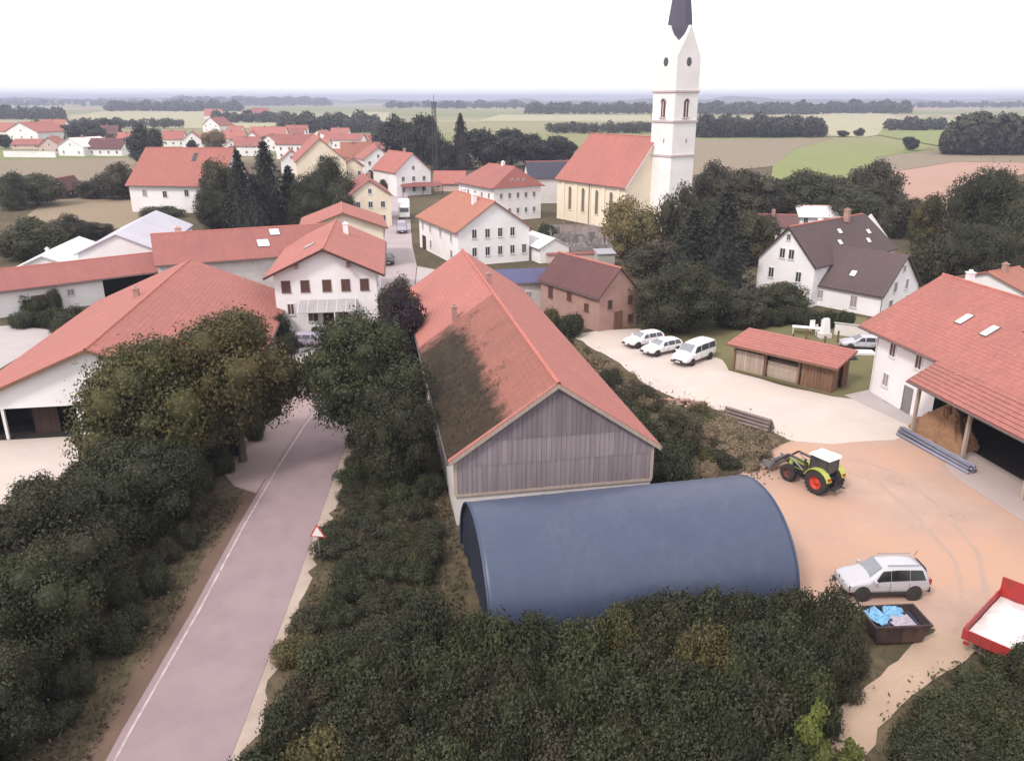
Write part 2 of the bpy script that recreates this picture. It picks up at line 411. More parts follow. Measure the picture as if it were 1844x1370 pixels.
def terrain_mat():
    m, n, l, o = new_mat('meadow_ground')
    p = n.new('ShaderNodeBsdfPrincipled'); p.inputs['Roughness'].default_value = 1.0
    p.inputs['Specular IOR Level'].default_value = 0.1
    g = n.new('ShaderNodeNewGeometry')
    # strips of farmland far out, rough grass near by
    mp = n.new('ShaderNodeMapping'); mp.inputs['Scale'].default_value = (0.0016, 0.0042, 1); mp.inputs['Rotation'].default_value = (0, 0, 0.3)
    l.new(g.outputs['Position'], mp.inputs['Vector'])
    vo = n.new('ShaderNodeTexVoronoi'); vo.inputs['Scale'].default_value = 1.0
    l.new(mp.outputs[0], vo.inputs['Vector'])
    ramp = n.new('ShaderNodeValToRGB')
    ramp.color_ramp.interpolation = 'CONSTANT'
    els = [(0, (0.235, 0.22, 0.125)), (0.22, (0.30, 0.27, 0.17)), (0.42, (0.18, 0.20, 0.085)), (0.62, (0.31, 0.245, 0.175)), (0.8, (0.21, 0.21, 0.105))]
    cr = ramp.color_ramp
    cr.elements[0].position = 0; cr.elements[0].color = (*els[0][1], 1)
    cr.elements[1].position = els[1][0]; cr.elements[1].color = (*els[1][1], 1)
    for pos, c in els[2:]:
        e = cr.elements.new(pos); e.color = (*c, 1)
    sx = n.new('ShaderNodeSeparateColor'); l.new(vo.outputs['Color'], sx.inputs[0])
    l.new(sx.outputs[0], ramp.inputs[0])
    near = mixc(n, l, noise_fac(n, l, 0.12, 0.35, 0.65, coord='World', detail=6), (0.10, 0.082, 0.05), (0.17, 0.125, 0.082))
    near = mixc(n, l, noise_fac(n, l, 1.6, 0.3, 0.7, coord='World', detail=6), near, (0.062, 0.054, 0.034))
    ln = n.new('ShaderNodeVectorMath'); ln.operation = 'LENGTH'; l.new(g.outputs['Position'], ln.inputs[0])
    mr = n.new('ShaderNodeMapRange'); mr.inputs['From Min'].default_value = 330; mr.inputs['From Max'].default_value = 420
    l.new(ln.outputs['Value'], mr.inputs['Value'])
    col = mixc(n, l, mr.outputs[0], near, ramp.outputs[0])
    l.new(col, p.inputs['Base Color']); l.new(p.outputs[0], o.inputs['Surface'])
    return m
M['terrain'] = terrain_mat()

# ---------------------------------------------------------------- object helpers
def tag(o, label=None, cat=None, group=None, kind=None):
    if label: o['label'] = label
    if cat: o['category'] = cat
    if group: o['group'] = group
    if kind: o['kind'] = kind
    return o

def thing(name, label, cat, loc=(0, 0, 0), rz=0.0, group=None):
    o = bpy.data.objects.new(name, None)
    o.empty_display_size = 0.3
    o.location = loc
    o.rotation_euler = (0, 0, rz)
    COL.objects.link(o)
    return tag(o, label, cat, group)

def put(name, mesh, parent=None, loc=(0, 0, 0), rot=(0, 0, 0), scale=(1, 1, 1)):
    o = bpy.data.objects.new(name, mesh)
    o.location = loc
    o.rotation_euler = rot
    o.scale = scale
    if parent is not None:
        o.parent = parent
    COL.objects.link(o)
    return o

class MB:
    def __init__(s):
        s.v, s.f, s.uv, s.mi = [], [], [], []
        s.m = 0
    def poly(s, pts, uv=None):
        b = len(s.v)
        s.v += [tuple(p) for p in pts]
        s.f.append(tuple(range(b, b + len(pts))))
        s.uv.append(uv)
        s.mi.append(s.m)
    def box(s, x0, x1, y0, y1, z0, z1):
        b = len(s.v)
        s.v += [(x0, y0, z0), (x1, y0, z0), (x1, y1, z0), (x0, y1, z0), (x0, y0, z1), (x1, y0, z1), (x1, y1, z1), (x0, y1, z1)]
        for q in ((3, 2, 1, 0), (4, 5, 6, 7), (0, 1, 5, 4), (1, 2, 6, 5), (2, 3, 7, 6), (3, 0, 4, 7)):
            s.f.append(tuple(b + i for i in q)); s.uv.append(None); s.mi.append(s.m)
        return s
    def hexa(s, p):
        """eight points: bottom four, top four, both counter-clockwise"""
        b = len(s.v)
        s.v += [tuple(q) for q in p]
        for q in ((3, 2, 1, 0), (4, 5, 6, 7), (0, 1, 5, 4), (1, 2, 6, 5), (2, 3, 7, 6), (3, 0, 4, 7)):
            s.f.append(tuple(b + i for i in q)); s.uv.append(None); s.mi.append(s.m)
        return s
    def prism(s, pts, z0, z1):
        n = len(pts); b = len(s.v)
        s.v += [(x, y, z0) for x, y in pts] + [(x, y, z1) for x, y in pts]
        s.f.append(tuple(b + i for i in reversed(range(n)))); s.f.append(tuple(b + n + i for i in range(n)))
        for i in range(n):
            j = (i + 1) % n
            s.f.append((b + i, b + j, b + n + j, b + n + i))
        s.uv += [None] * (n + 2); s.mi += [s.m] * (n + 2)
        return s
    def tube(s, p0, p1, r0, r1=None, n=8, caps=True):
        r1 = r0 if r1 is None else r1
        a = np.array(p0, float); c = np.array(p1, float)
        d = c - a; L = np.linalg.norm(d) or 1; d /= L
        u = np.cross(d, (0, 0, 1.0))
        if np.linalg.norm(u) < 1e-4: u = np.array((1.0, 0, 0))
        u /= np.linalg.norm(u); w = np.cross(u, d)
        b = len(s.v)
        for (q, r) in ((a, r0), (c, r1)):
            for i in range(n):
                t = 2 * pi * i / n
                s.v.append(tuple(q + r * (cos(t) * u + sin(t) * w)))
        for i in range(n):
            j = (i + 1) % n
            s.f.append((b + i, b + n + i, b + n + j, b + j)); s.uv.append(None); s.mi.append(s.m)
        if caps:
            s.f.append(tuple(b + i for i in range(n))); s.f.append(tuple(b + n + i for i in reversed(range(n))))
            s.uv += [None, None]; s.mi += [s.m, s.m]
        return s
    def lathe(s, prof, n=20, axis='z', c=(0, 0, 0)):
        b = len(s.v); k = len(prof)
        for i in range(n):
            t = 2 * pi * i / n
            for (r, h) in prof:
                if axis == 'z': p = (r * cos(t), r * sin(t), h)
                else: p = (h, r * cos(t), r * sin(t))
                s.v.append((p[0] + c[0], p[1] + c[1], p[2] + c[2]))
        for i in range(n):
            j = (i + 1) % n
            for q in range(k - 1):
                s.f.append((b + i * k + q, b + j * k + q, b + j * k + q + 1, b + i * k + q + 1)); s.uv.append(None); s.mi.append(s.m)
        return s
    def mesh(s, name, mats, smooth=False):
        me = bpy.data.meshes.new(name)
        me.from_pydata(s.v, [], s.f)
        if any(u is not None for u in s.uv):
            lay = me.uv_layers.new(name='UVMap')
            k = 0
            for f, u in zip(s.f, s.uv):
                for i in range(len(f)):
                    lay.data[k].uv = u[i] if u is not None else (0, 0)
                    k += 1
        for m in (mats if isinstance(mats, (list, tuple)) else [mats]):
            me.materials.append(M[m] if isinstance(m, str) else m)
        if any(s.mi):
            me.polygons.foreach_set('material_index', s.mi)
        if smooth:
            me.polygons.foreach_set('use_smooth', [True] * len(s.f))
        me.update()
        return me
    def build(s, name, mats, parent=None, loc=(0, 0, 0), rot=(0, 0, 0), smooth=False):
        return put(name, s.mesh(name, mats, smooth), parent, loc, rot)

def bevel(o, w=0.02, seg=2):
    m = o.modifiers.new('bevel', 'BEVEL')
    m.width = w; m.segments = seg; m.limit_method = 'ANGLE'; m.angle_limit = radians(40)
    return o
# ---------------------------------------------------------------- ground
def hill(x, y):
    """height of the land: level round the village, low swells far out"""
    r = np.sqrt(x * x + y * y)
    k = np.clip((r - 2300) / 2600, 0, 1)
    k = k * k * (3 - 2 * k)
    h = 12 * np.sin(x * 0.0011 + 1.3) * np.cos(y * 0.0007) + 9 * np.sin(x * 0.0021 + y * 0.0009 + 4.0) + 7 * np.sin(y * 0.0016 - x * 0.0006)
    return k * np.clip(h * .6 + 2, -6, 18)

def make_terrain():
    rad = np.concatenate([np.array([0.0, 12, 30, 60, 110, 200, 330, 500, 750, 1100, 1500, 1900, 2300]), np.linspace(2500, 13500, 56)])
    na = 180
    vs = [(0, 0, 0)]
    for r in rad[1:]:
        a = np.arange(na) * 2 * pi / na
        x, y = r * np.cos(a), r * np.sin(a)
        z = hill(x, y)
        vs += list(zip(x.tolist(), y.tolist(), z.tolist()))
    fs = [(0, 1 + i, 1 + (i + 1) % na) for i in range(na)]
    for k in range(len(rad) - 2):
        b0, b1 = 1 + k * na, 1 + (k + 1) * na
        for i in range(na):
            j = (i + 1) % na
            fs.append((b0 + i, b1 + i, b1 + j, b0 + j))
    me = bpy.data.meshes.new('ground')
    me.from_pydata(vs, [], fs)
    me.materials.append(M['terrain'])
    me.polygons.foreach_set('use_smooth', [True] * len(fs))
    o = put('ground', me)
    tag(o, 'olive brown grassland and farmland under the whole village', 'ground', kind='structure')
make_terrain()

def sheet(name, pts, z, mat, label, rough=0.0, step=1.5):
    """a level patch of ground; its edge wanders by `rough` metres"""
    out = []
    n = len(pts)
    for i in range(n):
        x0, y0 = pts[i][:2]; x1, y1 = pts[(i + 1) % n][:2]
        L = sqrt((x1 - x0) ** 2 + (y1 - y0) ** 2)
        k = max(1, int(L / step)) if rough else 1
        for j in range(k):
            t = j / k
            jx, jy = (random.uniform(-rough, rough), random.uniform(-rough, rough)) if j else (0, 0)
            out.append((x0 + (x1 - x0) * t + jx, y0 + (y1 - y0) * t + jy))
    bm = bmesh.new()
    vs = [bm.verts.new((x, y, z)) for x, y in out]
    f = bm.faces.new(vs)
    bm.normal_update()
    if f.normal.z < 0: f.normal_flip()
    bmesh.ops.triangulate(bm, faces=bm.faces[:])
    me = bpy.data.meshes.new(name)
    bm.to_mesh(me); bm.free()
    me.materials.append(M[mat])
    o = put(name, me)
    return tag(o, label, name.replace('_', ' '), kind='structure')

def px(*pts):
    return [at(x, y)[:2] for x, y in pts]

sheet('meadow', px((-140, 292), (255, 284), (262, 302), (140, 332), (-140, 348)), 0.05, 'field_tan', 'tan stubble meadow below the white strip at the far left')
sheet('rough_meadow', px((85, 362), (250, 350), (330, 392), (210, 412), (20, 408)), 0.05, 'field_brown', 'rough brown meadow left of the big red roofed farmhouse')
sheet('stubble_field', px((1240, 253), (1500, 249), (1430, 268), (1390, 300), (1230, 318)), 0.10, 'field_tan', 'brownish stubble field right of the church tower')
sheet('green_field', px((1388, 325), (1392, 298), (1432, 268), (1540, 256), (1680, 268), (1580, 284), (1570, 322)), 0.16, 'field_green', 'green tongue of field right of the church tower')
sheet('tan_field', px((1585, 284), (1690, 270), (1900, 282), (2000, 296), (1720, 292), (1600, 312)), 0.22, 'field_tan', 'narrow tan field in front of the big dark wood')
sheet('bare_field', px((1600, 322), (1622, 296), (1740, 290), (1900, 296), (1760, 340), (1705, 380), (1612, 398)), 0.13, 'field_pink', 'bare pinkish brown field behind the dark trees at the right')
sheet('far_field', px((1370, 222), (1450, 197), (1600, 203), (1640, 232), (1560, 248), (1490, 246)), 0.3, 'field_pale', 'pale far field between two dark woods right of the tower')
sheet('far_green_field', px((1580, 244), (1600, 222), (1690, 208), (1712, 250), (1690, 264)), 0.4, 'field_green', 'far green field left of the big dark wood')
sheet('far_pale_field', px((120, 212), (190, 200), (480, 203), (560, 214), (470, 232), (140, 232)), 0.3, 'field_pale', 'pale far field above the village roofs')
sheet('far_tan_field', px((860, 219), (900, 207), (1170, 208), (1175, 219)), 0.3, 'field_pale', 'thin pale field strip left of the church tower')
sheet('far_yellow_field', px((600, 224), (640, 202), (700, 203), (720, 222)), 0.3, 'field_pale', 'small pale yellow field above the village')

sheet('lawn', px((1130, 602), (1290, 575), (1440, 560), (1560, 572), (1600, 700), (1540, 722), (1500, 712), (1310, 664)), 0.014, 'lawn', 'short olive lawn behind the timber shed', 0.15)
sheet('churchyard', px((968, 405), (1160, 405), (1180, 470), (1010, 475)), 0.014, 'grave_soil', 'dark churchyard ground in front of the church')
sheet('gravel_yard', px((1025, 602), (1075, 596), (1150, 592), (1200, 606), (1300, 648), (1312, 667), (1400, 692), (1500, 714), (1560, 722), (1660, 772), (1612, 798), (1500, 806), (1420, 792), (1372, 768), (1310, 742), (1230, 722), (1170, 696), (1100, 645)), 0.020, 'gravel', 'pale gravel yard where the white cars stand', 0.2)
sheet('dirt_yard', px((1330, 856), (1380, 816), (1425, 794), (1500, 800), (1612, 792), (1660, 770), (1834, 860), (2200, 1040), (2300, 1300), (1850, 1235), (1760, 1175), (1690, 1135), (1560, 1105), (1440, 1120), (1330, 1150), (1300, 1000)), 0.026, 'dirt', 'sandy orange brown dirt yard right of the blue tent', 0.22)
sheet('dirt_path', px((1770, 1165), (1690, 1125), (1600, 1200), (1500, 1285), (1400, 1420), (1540, 1420), (1580, 1312), (1660, 1240)), 0.032, 'path', 'bare dirt path running down from the yard between the bushes', 0.12, 0.8)
sheet('concrete_apron', px((1722, 862), (1700, 838), (1760, 806), (1900, 790), (2050, 900), (1990, 1015), (1834, 934)), 0.038, 'apron', 'pinkish concrete apron in front of the open barn bay')
sheet('shed_paving', px((1520, 712), (1575, 700), (1590, 722), (1700, 780), (1655, 774)), 0.036, 'paving', 'paved strip along the foot of the white farmhouse wall')
sheet('farm_forecourt', px((-160, 800), (128, 780), (150, 842), (140, 878), (70, 905), (-160, 915)), 0.02, 'gravel', 'pale gravel forecourt before the dark doorway at the left', 0.25)
sheet('left_pavement', px((-160, 720), (-60, 700), (40, 640), (105, 596), (20, 586), (-160, 600)), 0.02, 'paving', 'pale paved yard left of the long farm barn')
sheet('terrace_paving', px((500, 590), (640, 590), (655, 640), (545, 655), (490, 630)), 0.02, 'paving', 'pale paved yard before the terrace house', 0.1)

# road: left edge and right edge, from near to far
RL = [(-14.6, 8), (-15.3, 18), (-15.7, 26), (-15.9, 34), (-16.3, 42), (-16.5, 50), (-16.5, 58), (-16.0, 66), (-15.4, 74), (-15.0, 82), (-15.1, 90), (-16.4, 100), (-17.9, 108), (-20.2, 122), (-22.4, 140), (-25.0, 160), (-27.6, 180), (-31, 205), (-36, 240)]
RR = [(-9.9, 8), (-10.6, 18), (-10.9, 26), (-11.2, 34), (-11.6, 42), (-12.0, 50), (-12.2, 58), (-12.3, 66), (-12.2, 74), (-12.0, 82), (-12.2, 90), (-12.6, 100), (-13.3, 108), (-14.6, 122), (-17.4, 140), (-20.0, 160), (-22.6, 180), (-26, 205), (-31, 240)]

def strip(name, a, b, z, mat, label):
    mb = MB()
    for i in range(len(a) - 1):
        mb.poly([(*a[i], z), (*b[i], z), (*b[i + 1], z), (*a[i + 1], z)])
    o = mb.build(name, mat)
    return tag(o, label, name.replace('_', ' '), kind='structure')

def off(a, b, d):
    """a line d metres inside edge a, towards edge b"""
    out = []
    for (x0, y0), (x1, y1) in zip(a, b):
        L = sqrt((x1 - x0) ** 2 + (y1 - y0) ** 2)
        out.append((x0 + (x1 - x0) * d / L, y0 + (y1 - y0) * d / L))
    return out

def rough_edge(a, b, lo, hi):
    out_a, out_b = [], []
    ys = np.arange(a[0][1], a[12][1], 0.7)
    for y in ys:
        xa = float(np.interp(y, [p[1] for p in a], [p[0] for p in a]))
        out_a.append((xa, float(y))); out_b.append((xa + random.uniform(lo, hi), float(y) + random.uniform(-.15, .15)))
    return out_a, out_b
strip('road_shoulder', *rough_edge(RR, RL, 0.25, 0.95), 0.018, 'shoulder', 'pale gritty shoulder along the right edge of the village road')
strip('road_verge', off(RL, RR, -0.95), RL, 0.018, 'verge_soil', 'bare brown soil verge along the left edge of the village road')
strip('road', RL[:12], RR[:12], 0.030, 'asphalt', 'mauve grey asphalt village road running up from the bottom left')
strip('street', RL[11:], RR[11:], 0.031, 'street', 'paler street climbing between the houses into the village')
nmk = 11
strip('road_marking', off(RL, RR, 0.30)[:nmk], off(RL, RR, 0.40)[:nmk], 0.037, 'marking', 'thin white line along the left edge of the road')
sheet('pavement', [(-14.4, 121), (-13.2, 108), (-12.5, 100), (-9.5, 101), (-8.6, 116)], 0.024, 'paving', 'pale pavement beside the street below the white hip roofed house')
sheet('side_lane', [(-15.9, 74), (-16.0, 66), (-16.4, 58), (-16.4, 50), (-16.5, 46.5), (-18.2, 47.5), (-20.6, 50.5), (-20.6, 55), (-19.4, 60), (-18.4, 66), (-17.2, 74)], 0.024, 'side_asphalt', 'pale junction of a side lane left of the road beside the big tree', 0.15)

def track(name, pts, w, label):
    a, b = [], []
    P = np.array(pts); t = np.linspace(0, len(P) - 1, 60)
    X = np.interp(t, range(len(P)), P[:, 0]); Y = np.interp(t, range(len(P)), P[:, 1])
    for i in range(60):
        j = min(58, max(1, i)); dx, dy = X[j + 1] - X[j - 1], Y[j + 1] - Y[j - 1]; L = sqrt(dx * dx + dy * dy)
        k = w * random.uniform(.55, 1.2)
        a.append((X[i] - dy / L * k, Y[i] + dx / L * k)); b.append((X[i] + dy / L * k, Y[i] - dx / L * k))
    strip(name, a, b, 0.0305, 'track_soil', label)
M['track_soil'] = surf('pressed_soil', (0.43, 0.295, 0.235), (0.35, 0.25, 0.21), scale=0.7, coord='World', fine=4, rough=0.95)
track('tyre_track', px((1500, 842), (1580, 868), (1650, 930), (1720, 1010), (1740, 1110), (1690, 1170)), .16, 'darker wheel track curving over the dirt yard, left one of the pair')
track('tyre_track', px((1540, 826), (1615, 852), (1690, 912), (1762, 996), (1780, 1090), (1745, 1160)), .16, 'darker wheel track curving over the dirt yard, right one of the pair')

def ridge(xl, xr, dist, top, wide, label, seed):
    """a long low wooded hill on the skyline"""
    R_ = random.Random(seed)
    x0, x1 = (xl - 922) / FPX * dist, (xr - 922) / FPX * dist
    nx, ny = 70, 9
    ph = [R_.uniform(0, 6.3) for _ in range(5)]
    vs, fs = [], []
    for i in range(nx + 1):
        u = i / nx
        env = min(1, u / .18, (1 - u) / .18); env = env * env * (3 - 2 * env)
        prof = .66 + .2 * sin(u * 7 + ph[0]) + .10 * sin(u * 17 + ph[1]) + .04 * sin(u * 60 + ph[2]) + R_.uniform(-.02, .02)
        for j in range(ny + 1):
            v = j / ny * 2 - 1
            x = x0 + (x1 - x0) * u; y = dist * 1.05 + v * wide
            z = -2 + (top + 2) * env * prof * (1 - v * v)
            vs.append((x, y, z + float(hill(np.array(x), np.array(y))) * (1 - env * (1 - v * v))))
    for i in range(nx):
        for j in range(ny):
            k = i * (ny + 1) + j
            fs.append((k, k + ny + 1, k + ny + 2, k + 1))
    me = bpy.data.meshes.new('hill'); me.from_pydata(vs, [], fs); me.materials.append(M['wooded_hill'])
    me.polygons.foreach_set('use_smooth', [True] * len(fs))
    tag(put('hill', me), label, 'hill', kind='structure')
ridge(150, 640, 5200, 44, 700, 'low wooded hill on the skyline above the left village', 3)
ridge(-200, 260, 4400, 32, 600, 'low wooded hill on the skyline at the far left', 5)
ridge(620, 1010, 4800, 30, 600, 'low wooded hill on the skyline behind the mast', 8)
ridge(940, 1330, 4000, 30, 500, 'low wooded hill on the skyline behind the church tower', 11)
ridge(1240, 1660, 4600, 40, 650, 'low wooded hill on the skyline right of the church tower', 14)
ridge(1580, 2100, 5200, 30, 700, 'low wooded hill on the skyline at the far right', 19)

# ---------------------------------------------------------------- haze
def make_haze():
    mb = MB().box(-16000, 16000, -15000, 16500, -12, 66)
    m, n, l, o = new_mat('pale_haze')
    v = n.new('ShaderNodeVolumePrincipled')
    v.inputs['Color'].default_value = (0.62, 0.65, 0.84, 1)
    v.inputs['Density'].default_value = 0.00026
    v.inputs['Anisotropy'].default_value = 0.0
    l.new(v.outputs[0], o.inputs['Volume'])
    ob = mb.build('haze', m)
    tag(ob, 'thin bluish haze over the far fields and woods', 'haze', kind='stuff')
make_haze()

# ---------------------------------------------------------------- plants
def leaves(pos, nrm, size, stretch=1.0):
    """one quad per leaf spray"""
    n = len(pos)
    nrm = nrm / (np.linalg.norm(nrm, axis=1, keepdims=True) + 1e-9)
    ref = rng.normal(size=(n, 3))
    t = np.cross(nrm, ref); t /= (np.linalg.norm(t, axis=1, keepdims=True) + 1e-9)
    b = np.cross(nrm, t)
    s = (size * rng.uniform(0.6, 1.35, n))[:, None]
    fold = nrm * s * rng.uniform(-0.35, 0.35, n)[:, None]
    v = np.stack([pos - t * s * stretch, pos - b * s * 0.6 + fold, pos + t * s * stretch, pos + b * s * 0.6 + fold], 1).reshape(-1, 3)
    f = np.arange(n * 4).reshape(n, 4)
    return v, f

def np_mesh(name, v, f4, mat, f3=None, v3=None):
    me = bpy.data.meshes.new(name)
    allv = v if v3 is None else np.vstack([v, v3])
    n4 = len(f4); n3 = 0 if f3 is None else len(f3)
    me.vertices.add(len(allv))
    me.vertices.foreach_set('co', allv.astype(np.float32).ravel())
    loops = f4.astype(np.int32).ravel()
    if n3: loops = np.concatenate([loops, (f3 + len(v)).astype(np.int32).ravel()])
    me.loops.add(len(loops))
    me.loops.foreach_set('vertex_index', loops)
    me.polygons.add(n4 + n3)
    st = np.concatenate([np.arange(n4) * 4, n4 * 4 + np.arange(n3) * 3]).astype(np.int32)
    me.polygons.foreach_set('loop_start', st)
    me.update(calc_edges=True)
    me.validate()
    me.materials.append(M[mat] if isinstance(mat, str) else mat)
    return me

def ico(sub=2):
    bm = bmesh.new()
    bmesh.ops.create_icosphere(bm, subdivisions=sub, radius=1)
    v = np.array([q.co[:] for q in bm.verts]); f = np.array([[q.index for q in p.verts] for p in bm.faces])
    bm.free()
    return v, f
ICO1, ICO2 = ico(1), ico(2)

def crown_mesh(name, mat, lobes, n, leaf, stray=0.05, core=0.62, up=0.25):
    """lobes: array of (x, y, z, rx, ry, rz); leaf sprays on and in the lobes, a rough dark twig mass inside"""
    lob = np.array(lobes)
    w = lob[:, 3] * lob[:, 5]; w = w / w.sum()
    k = rng.choice(len(lob), n, p=w)
    d = rng.normal(size=(n, 3)); d[:, 2] = d[:, 2] + up; d /= np.linalg.norm(d, axis=1, keepdims=True)
    r = 0.70 + 0.36 * rng.uniform(0, 1, n) ** 0.7
    st = rng.uniform(0, 1, n) < stray
    r = np.where(st, rng.uniform(1.05, 1.32, n), r)
    # ragged surface: bumps that follow the direction
    bump = 1 + 0.10 * np.sin(d[:, 0] * 9 + k) * np.sin(d[:, 1] * 8 + 2 * k) + 0.07 * np.sin(d[:, 2] * 13 + k)
    pos = lob[k, :3] + d * lob[k, 3:6] * (r * bump)[:, None]
    keep = pos[:, 2] > 0.02
    pos, d = pos[keep], d[keep]
    nr = d + rng.normal(size=d.shape) * 0.5
    v, f = leaves(pos, nr, leaf)
    vs, fs, off_ = [], [], 0
    for l in lob:
        iv, if_ = ICO1
        jit = 1 + 0.18 * rng.normal(size=(len(iv), 1))
        q = l[:3] + iv * l[3:6] * core * np.clip(jit, 0.6, 1.25)
        vs.append(q); fs.append(if_ + off_); off_ += len(iv)
    return np_mesh(name, v, f, mat, np.vstack(fs), np.vstack(vs))

def broad_lobes(n=24, flat=0.8, top=1.6):
    L = []
    for i in range(n):
        a = i * 2.399 + random.uniform(-0.3, 0.3)
        z = random.uniform(-0.95, 1.0)
        rr = sqrt(max(0.05, 1 - z * z)) * random.uniform(0.55, 0.74)
        s = random.uniform(0.24, 0.42)
        L.append((rr * cos(a), rr * sin(a), top * 0.47 + z * top * 0.37, s, s * random.uniform(.85, 1.15), s * flat * random.uniform(.8, 1.15)))
    L.append((0, 0, top * 0.5, 0.62, 0.62, 0.62))
    L.append((0, 0, top * 0.24, 0.55, 0.55, 0.3))
    return L

def bush_lobes(n=9, h=1.0):
    L = []
    for i in range(n):
        a = i * 2.399 + random.uniform(-0.4, 0.4)
        rr = random.uniform(0.25, 0.72)
        s = random.uniform(0.28, 0.48)
        L.append((rr * cos(a), rr * sin(a), h * random.uniform(0.3, 0.8) * (1.1 - rr * 0.55), s, s, s * random.uniform(0.75, 1.25)))
    L.append((0, 0, h * 0.42, 0.6, 0.6, 0.42 * h))
    return L

def fir_mesh(name, mat, whorls=26, per=11, leaf=0.03):
    P, N = [], []
    for w in range(whorls):
        z = 0.04 + 0.95 * (w / whorls) ** 0.95
        R = (1 - z) ** 0.85 * 0.98 * random.uniform(0.85, 1.08) + 0.03
        for b in range(per):
            a = 2 * pi * b / per + random.uniform(-0.25, 0.25) + w
            Rb = R * random.uniform(0.72, 1.12)
            droop = random.uniform(0.10, 0.22) * Rb
            m = int(9 + 22 * Rb)
            t = rng.uniform(0.12, 1.0, m)
            side = rng.normal(size=m) * 0.09 * (1.1 - t) * Rb * 2.0
            x = Rb * t * cos(a) - side * sin(a); y = Rb * t * sin(a) + side * cos(a)
            zz = z * 2.6 - droop * t * t + rng.normal(size=m) * 0.025
            P.append(np.stack([x, y, zz], 1))
            N.append(np.stack([0.5 * np.cos(a) + 0 * t, 0.5 * np.sin(a) + 0 * t, 0.8 + 0 * t], 1) + rng.normal(size=(m, 3)) * 0.55)
    v, f = leaves(np.vstack(P), np.vstack(N), leaf, 1.5)
    # shaded inner cone of twigs
    cv, cf = [], []
    nn = 12
    for i in range(9):
        z = i / 8
        for j in range(nn):
            a = 2 * pi * j / nn
            r = (1 - z) * 0.52 * random.uniform(0.75, 1.2) + 0.01
            cv.append((r * cos(a), r * sin(a), 0.1 + z * 2.4))
    for i in range(8):
        for j in range(nn):
            k = (j + 1) % nn
            a_, b_, c_, d_ = i * nn + j, i * nn + k, (i + 1) * nn + k, (i + 1) * nn + j
            cf += [(a_, b_, c_), (a_, c_, d_)]
    return np_mesh(name, v, f, mat, np.array(cf), np.array(cv))

def trunk_mesh(name, h=1.0, r=0.05, limbs=7, top=1.0, spread=0.5):
    mb = MB()
    pts = [(0, 0, -0.02)]
    for i in range(1, 6):
        pts.append((pts[-1][0] + random.uniform(-.02, .02), pts[-1][1] + random.uniform(-.02, .02), h * i / 5))
    for i in range(5):
        mb.tube(pts[i], pts[i + 1], r * (1.25 if i == 0 else 1 - i * 0.16), r * (1 - (i + 1) * 0.16), 8, caps=False)
    for k in range(limbs):
        a = k * 2.399
        i = 2 + k % 3
        p = pts[i]
        q = (p[0] + spread * .5 * cos(a), p[1] + spread * .5 * sin(a), p[2] + (top - p[2]) * 0.45)
        e = (p[0] + spread * cos(a + .2), p[1] + spread * sin(a + .2), p[2] + (top - p[2]) * 0.85)
        mb.tube(p, q, r * 0.5, r * 0.32, 6, caps=False)
        mb.tube(q, e, r * 0.32, r * 0.12, 5, caps=False)
    return mb.mesh(name, 'bark', True)

def stems_mesh(name):
    mb = MB()
    for k in range(7):
        a = k * 2.399
        p = (0.08 * cos(a), 0.08 * sin(a), -0.02)
        q = (0.32 * cos(a), 0.32 * sin(a), 0.45)
        mb.tube(p, q, 0.03, 0.02, 5, caps=False)
        mb.tube(q, (0.5 * cos(a + .3), 0.5 * sin(a + .3), 0.8), 0.02, 0.008, 5, caps=False)
    return mb.mesh(name, 'bark', True)

CROWN = {}
def crown_pool(key, make, k):
    CROWN[key] = [make() for _ in range(k)]
crown_pool('big_olive', lambda: crown_mesh('crown', 'leaf_olive', broad_lobes(36), 34000, 0.021, 0.07), 2)
crown_pool('big_dark', lambda: crown_mesh('crown', 'leaf_dark', broad_lobes(34), 30000, 0.0215, 0.07), 2)
crown_pool('big_green', lambda: crown_mesh('crown', 'leaf_green', broad_lobes(34), 30000, 0.0215, 0.07), 2)
crown_pool('mid_dark', lambda: crown_mesh('crown', 'leaf_mid_dark', broad_lobes(26), 13000, 0.034, 0.07), 2)
crown_pool('mid_green', lambda: crown_mesh('crown', 'leaf_mid_green', broad_lobes(26), 13000, 0.034, 0.07), 2)
crown_pool('mid_purple', lambda: crown_mesh('crown', 'leaf_purple', broad_lobes(26), 13000, 0.034, 0.07), 1)
crown_pool('mid_olive', lambda: crown_mesh('crown', 'leaf_olive', broad_lobes(26), 13000, 0.034, 0.08), 1)
crown_pool('mid_gold', lambda: crown_mesh('crown', 'leaf_gold', broad_lobes(26), 13000, 0.034, 0.08), 1)
crown_pool('mid_bluish', lambda: crown_mesh('crown', 'leaf_bluish', broad_lobes(20), 5500, 0.052, 0.06), 2)
crown_pool('bush_dark', lambda: crown_mesh('foliage', 'leaf_dark', bush_lobes(13), 9500, 0.041, 0.12), 3)
crown_pool('bush_green', lambda: crown_mesh('foliage', 'leaf_green', bush_lobes(13), 9500, 0.041, 0.12), 3)
crown_pool('bush_scrub', lambda: crown_mesh('foliage', 'leaf_scrub', bush_lobes(11, 0.8), 6500, 0.040, 0.16), 3)
crown_pool('bush_brush', lambda: crown_mesh('foliage', 'leaf_brush', bush_lobes(10, 0.8), 3600, 0.055, 0.16), 2)
crown_pool('bush_purple', lambda: crown_mesh('foliage', 'leaf_purple', bush_lobes(10), 4500, 0.06, 0.08), 1)
crown_pool('bush_olive', lambda: crown_mesh('foliage', 'leaf_olive', bush_lobes(11), 8000, 0.043, 0.12), 2)
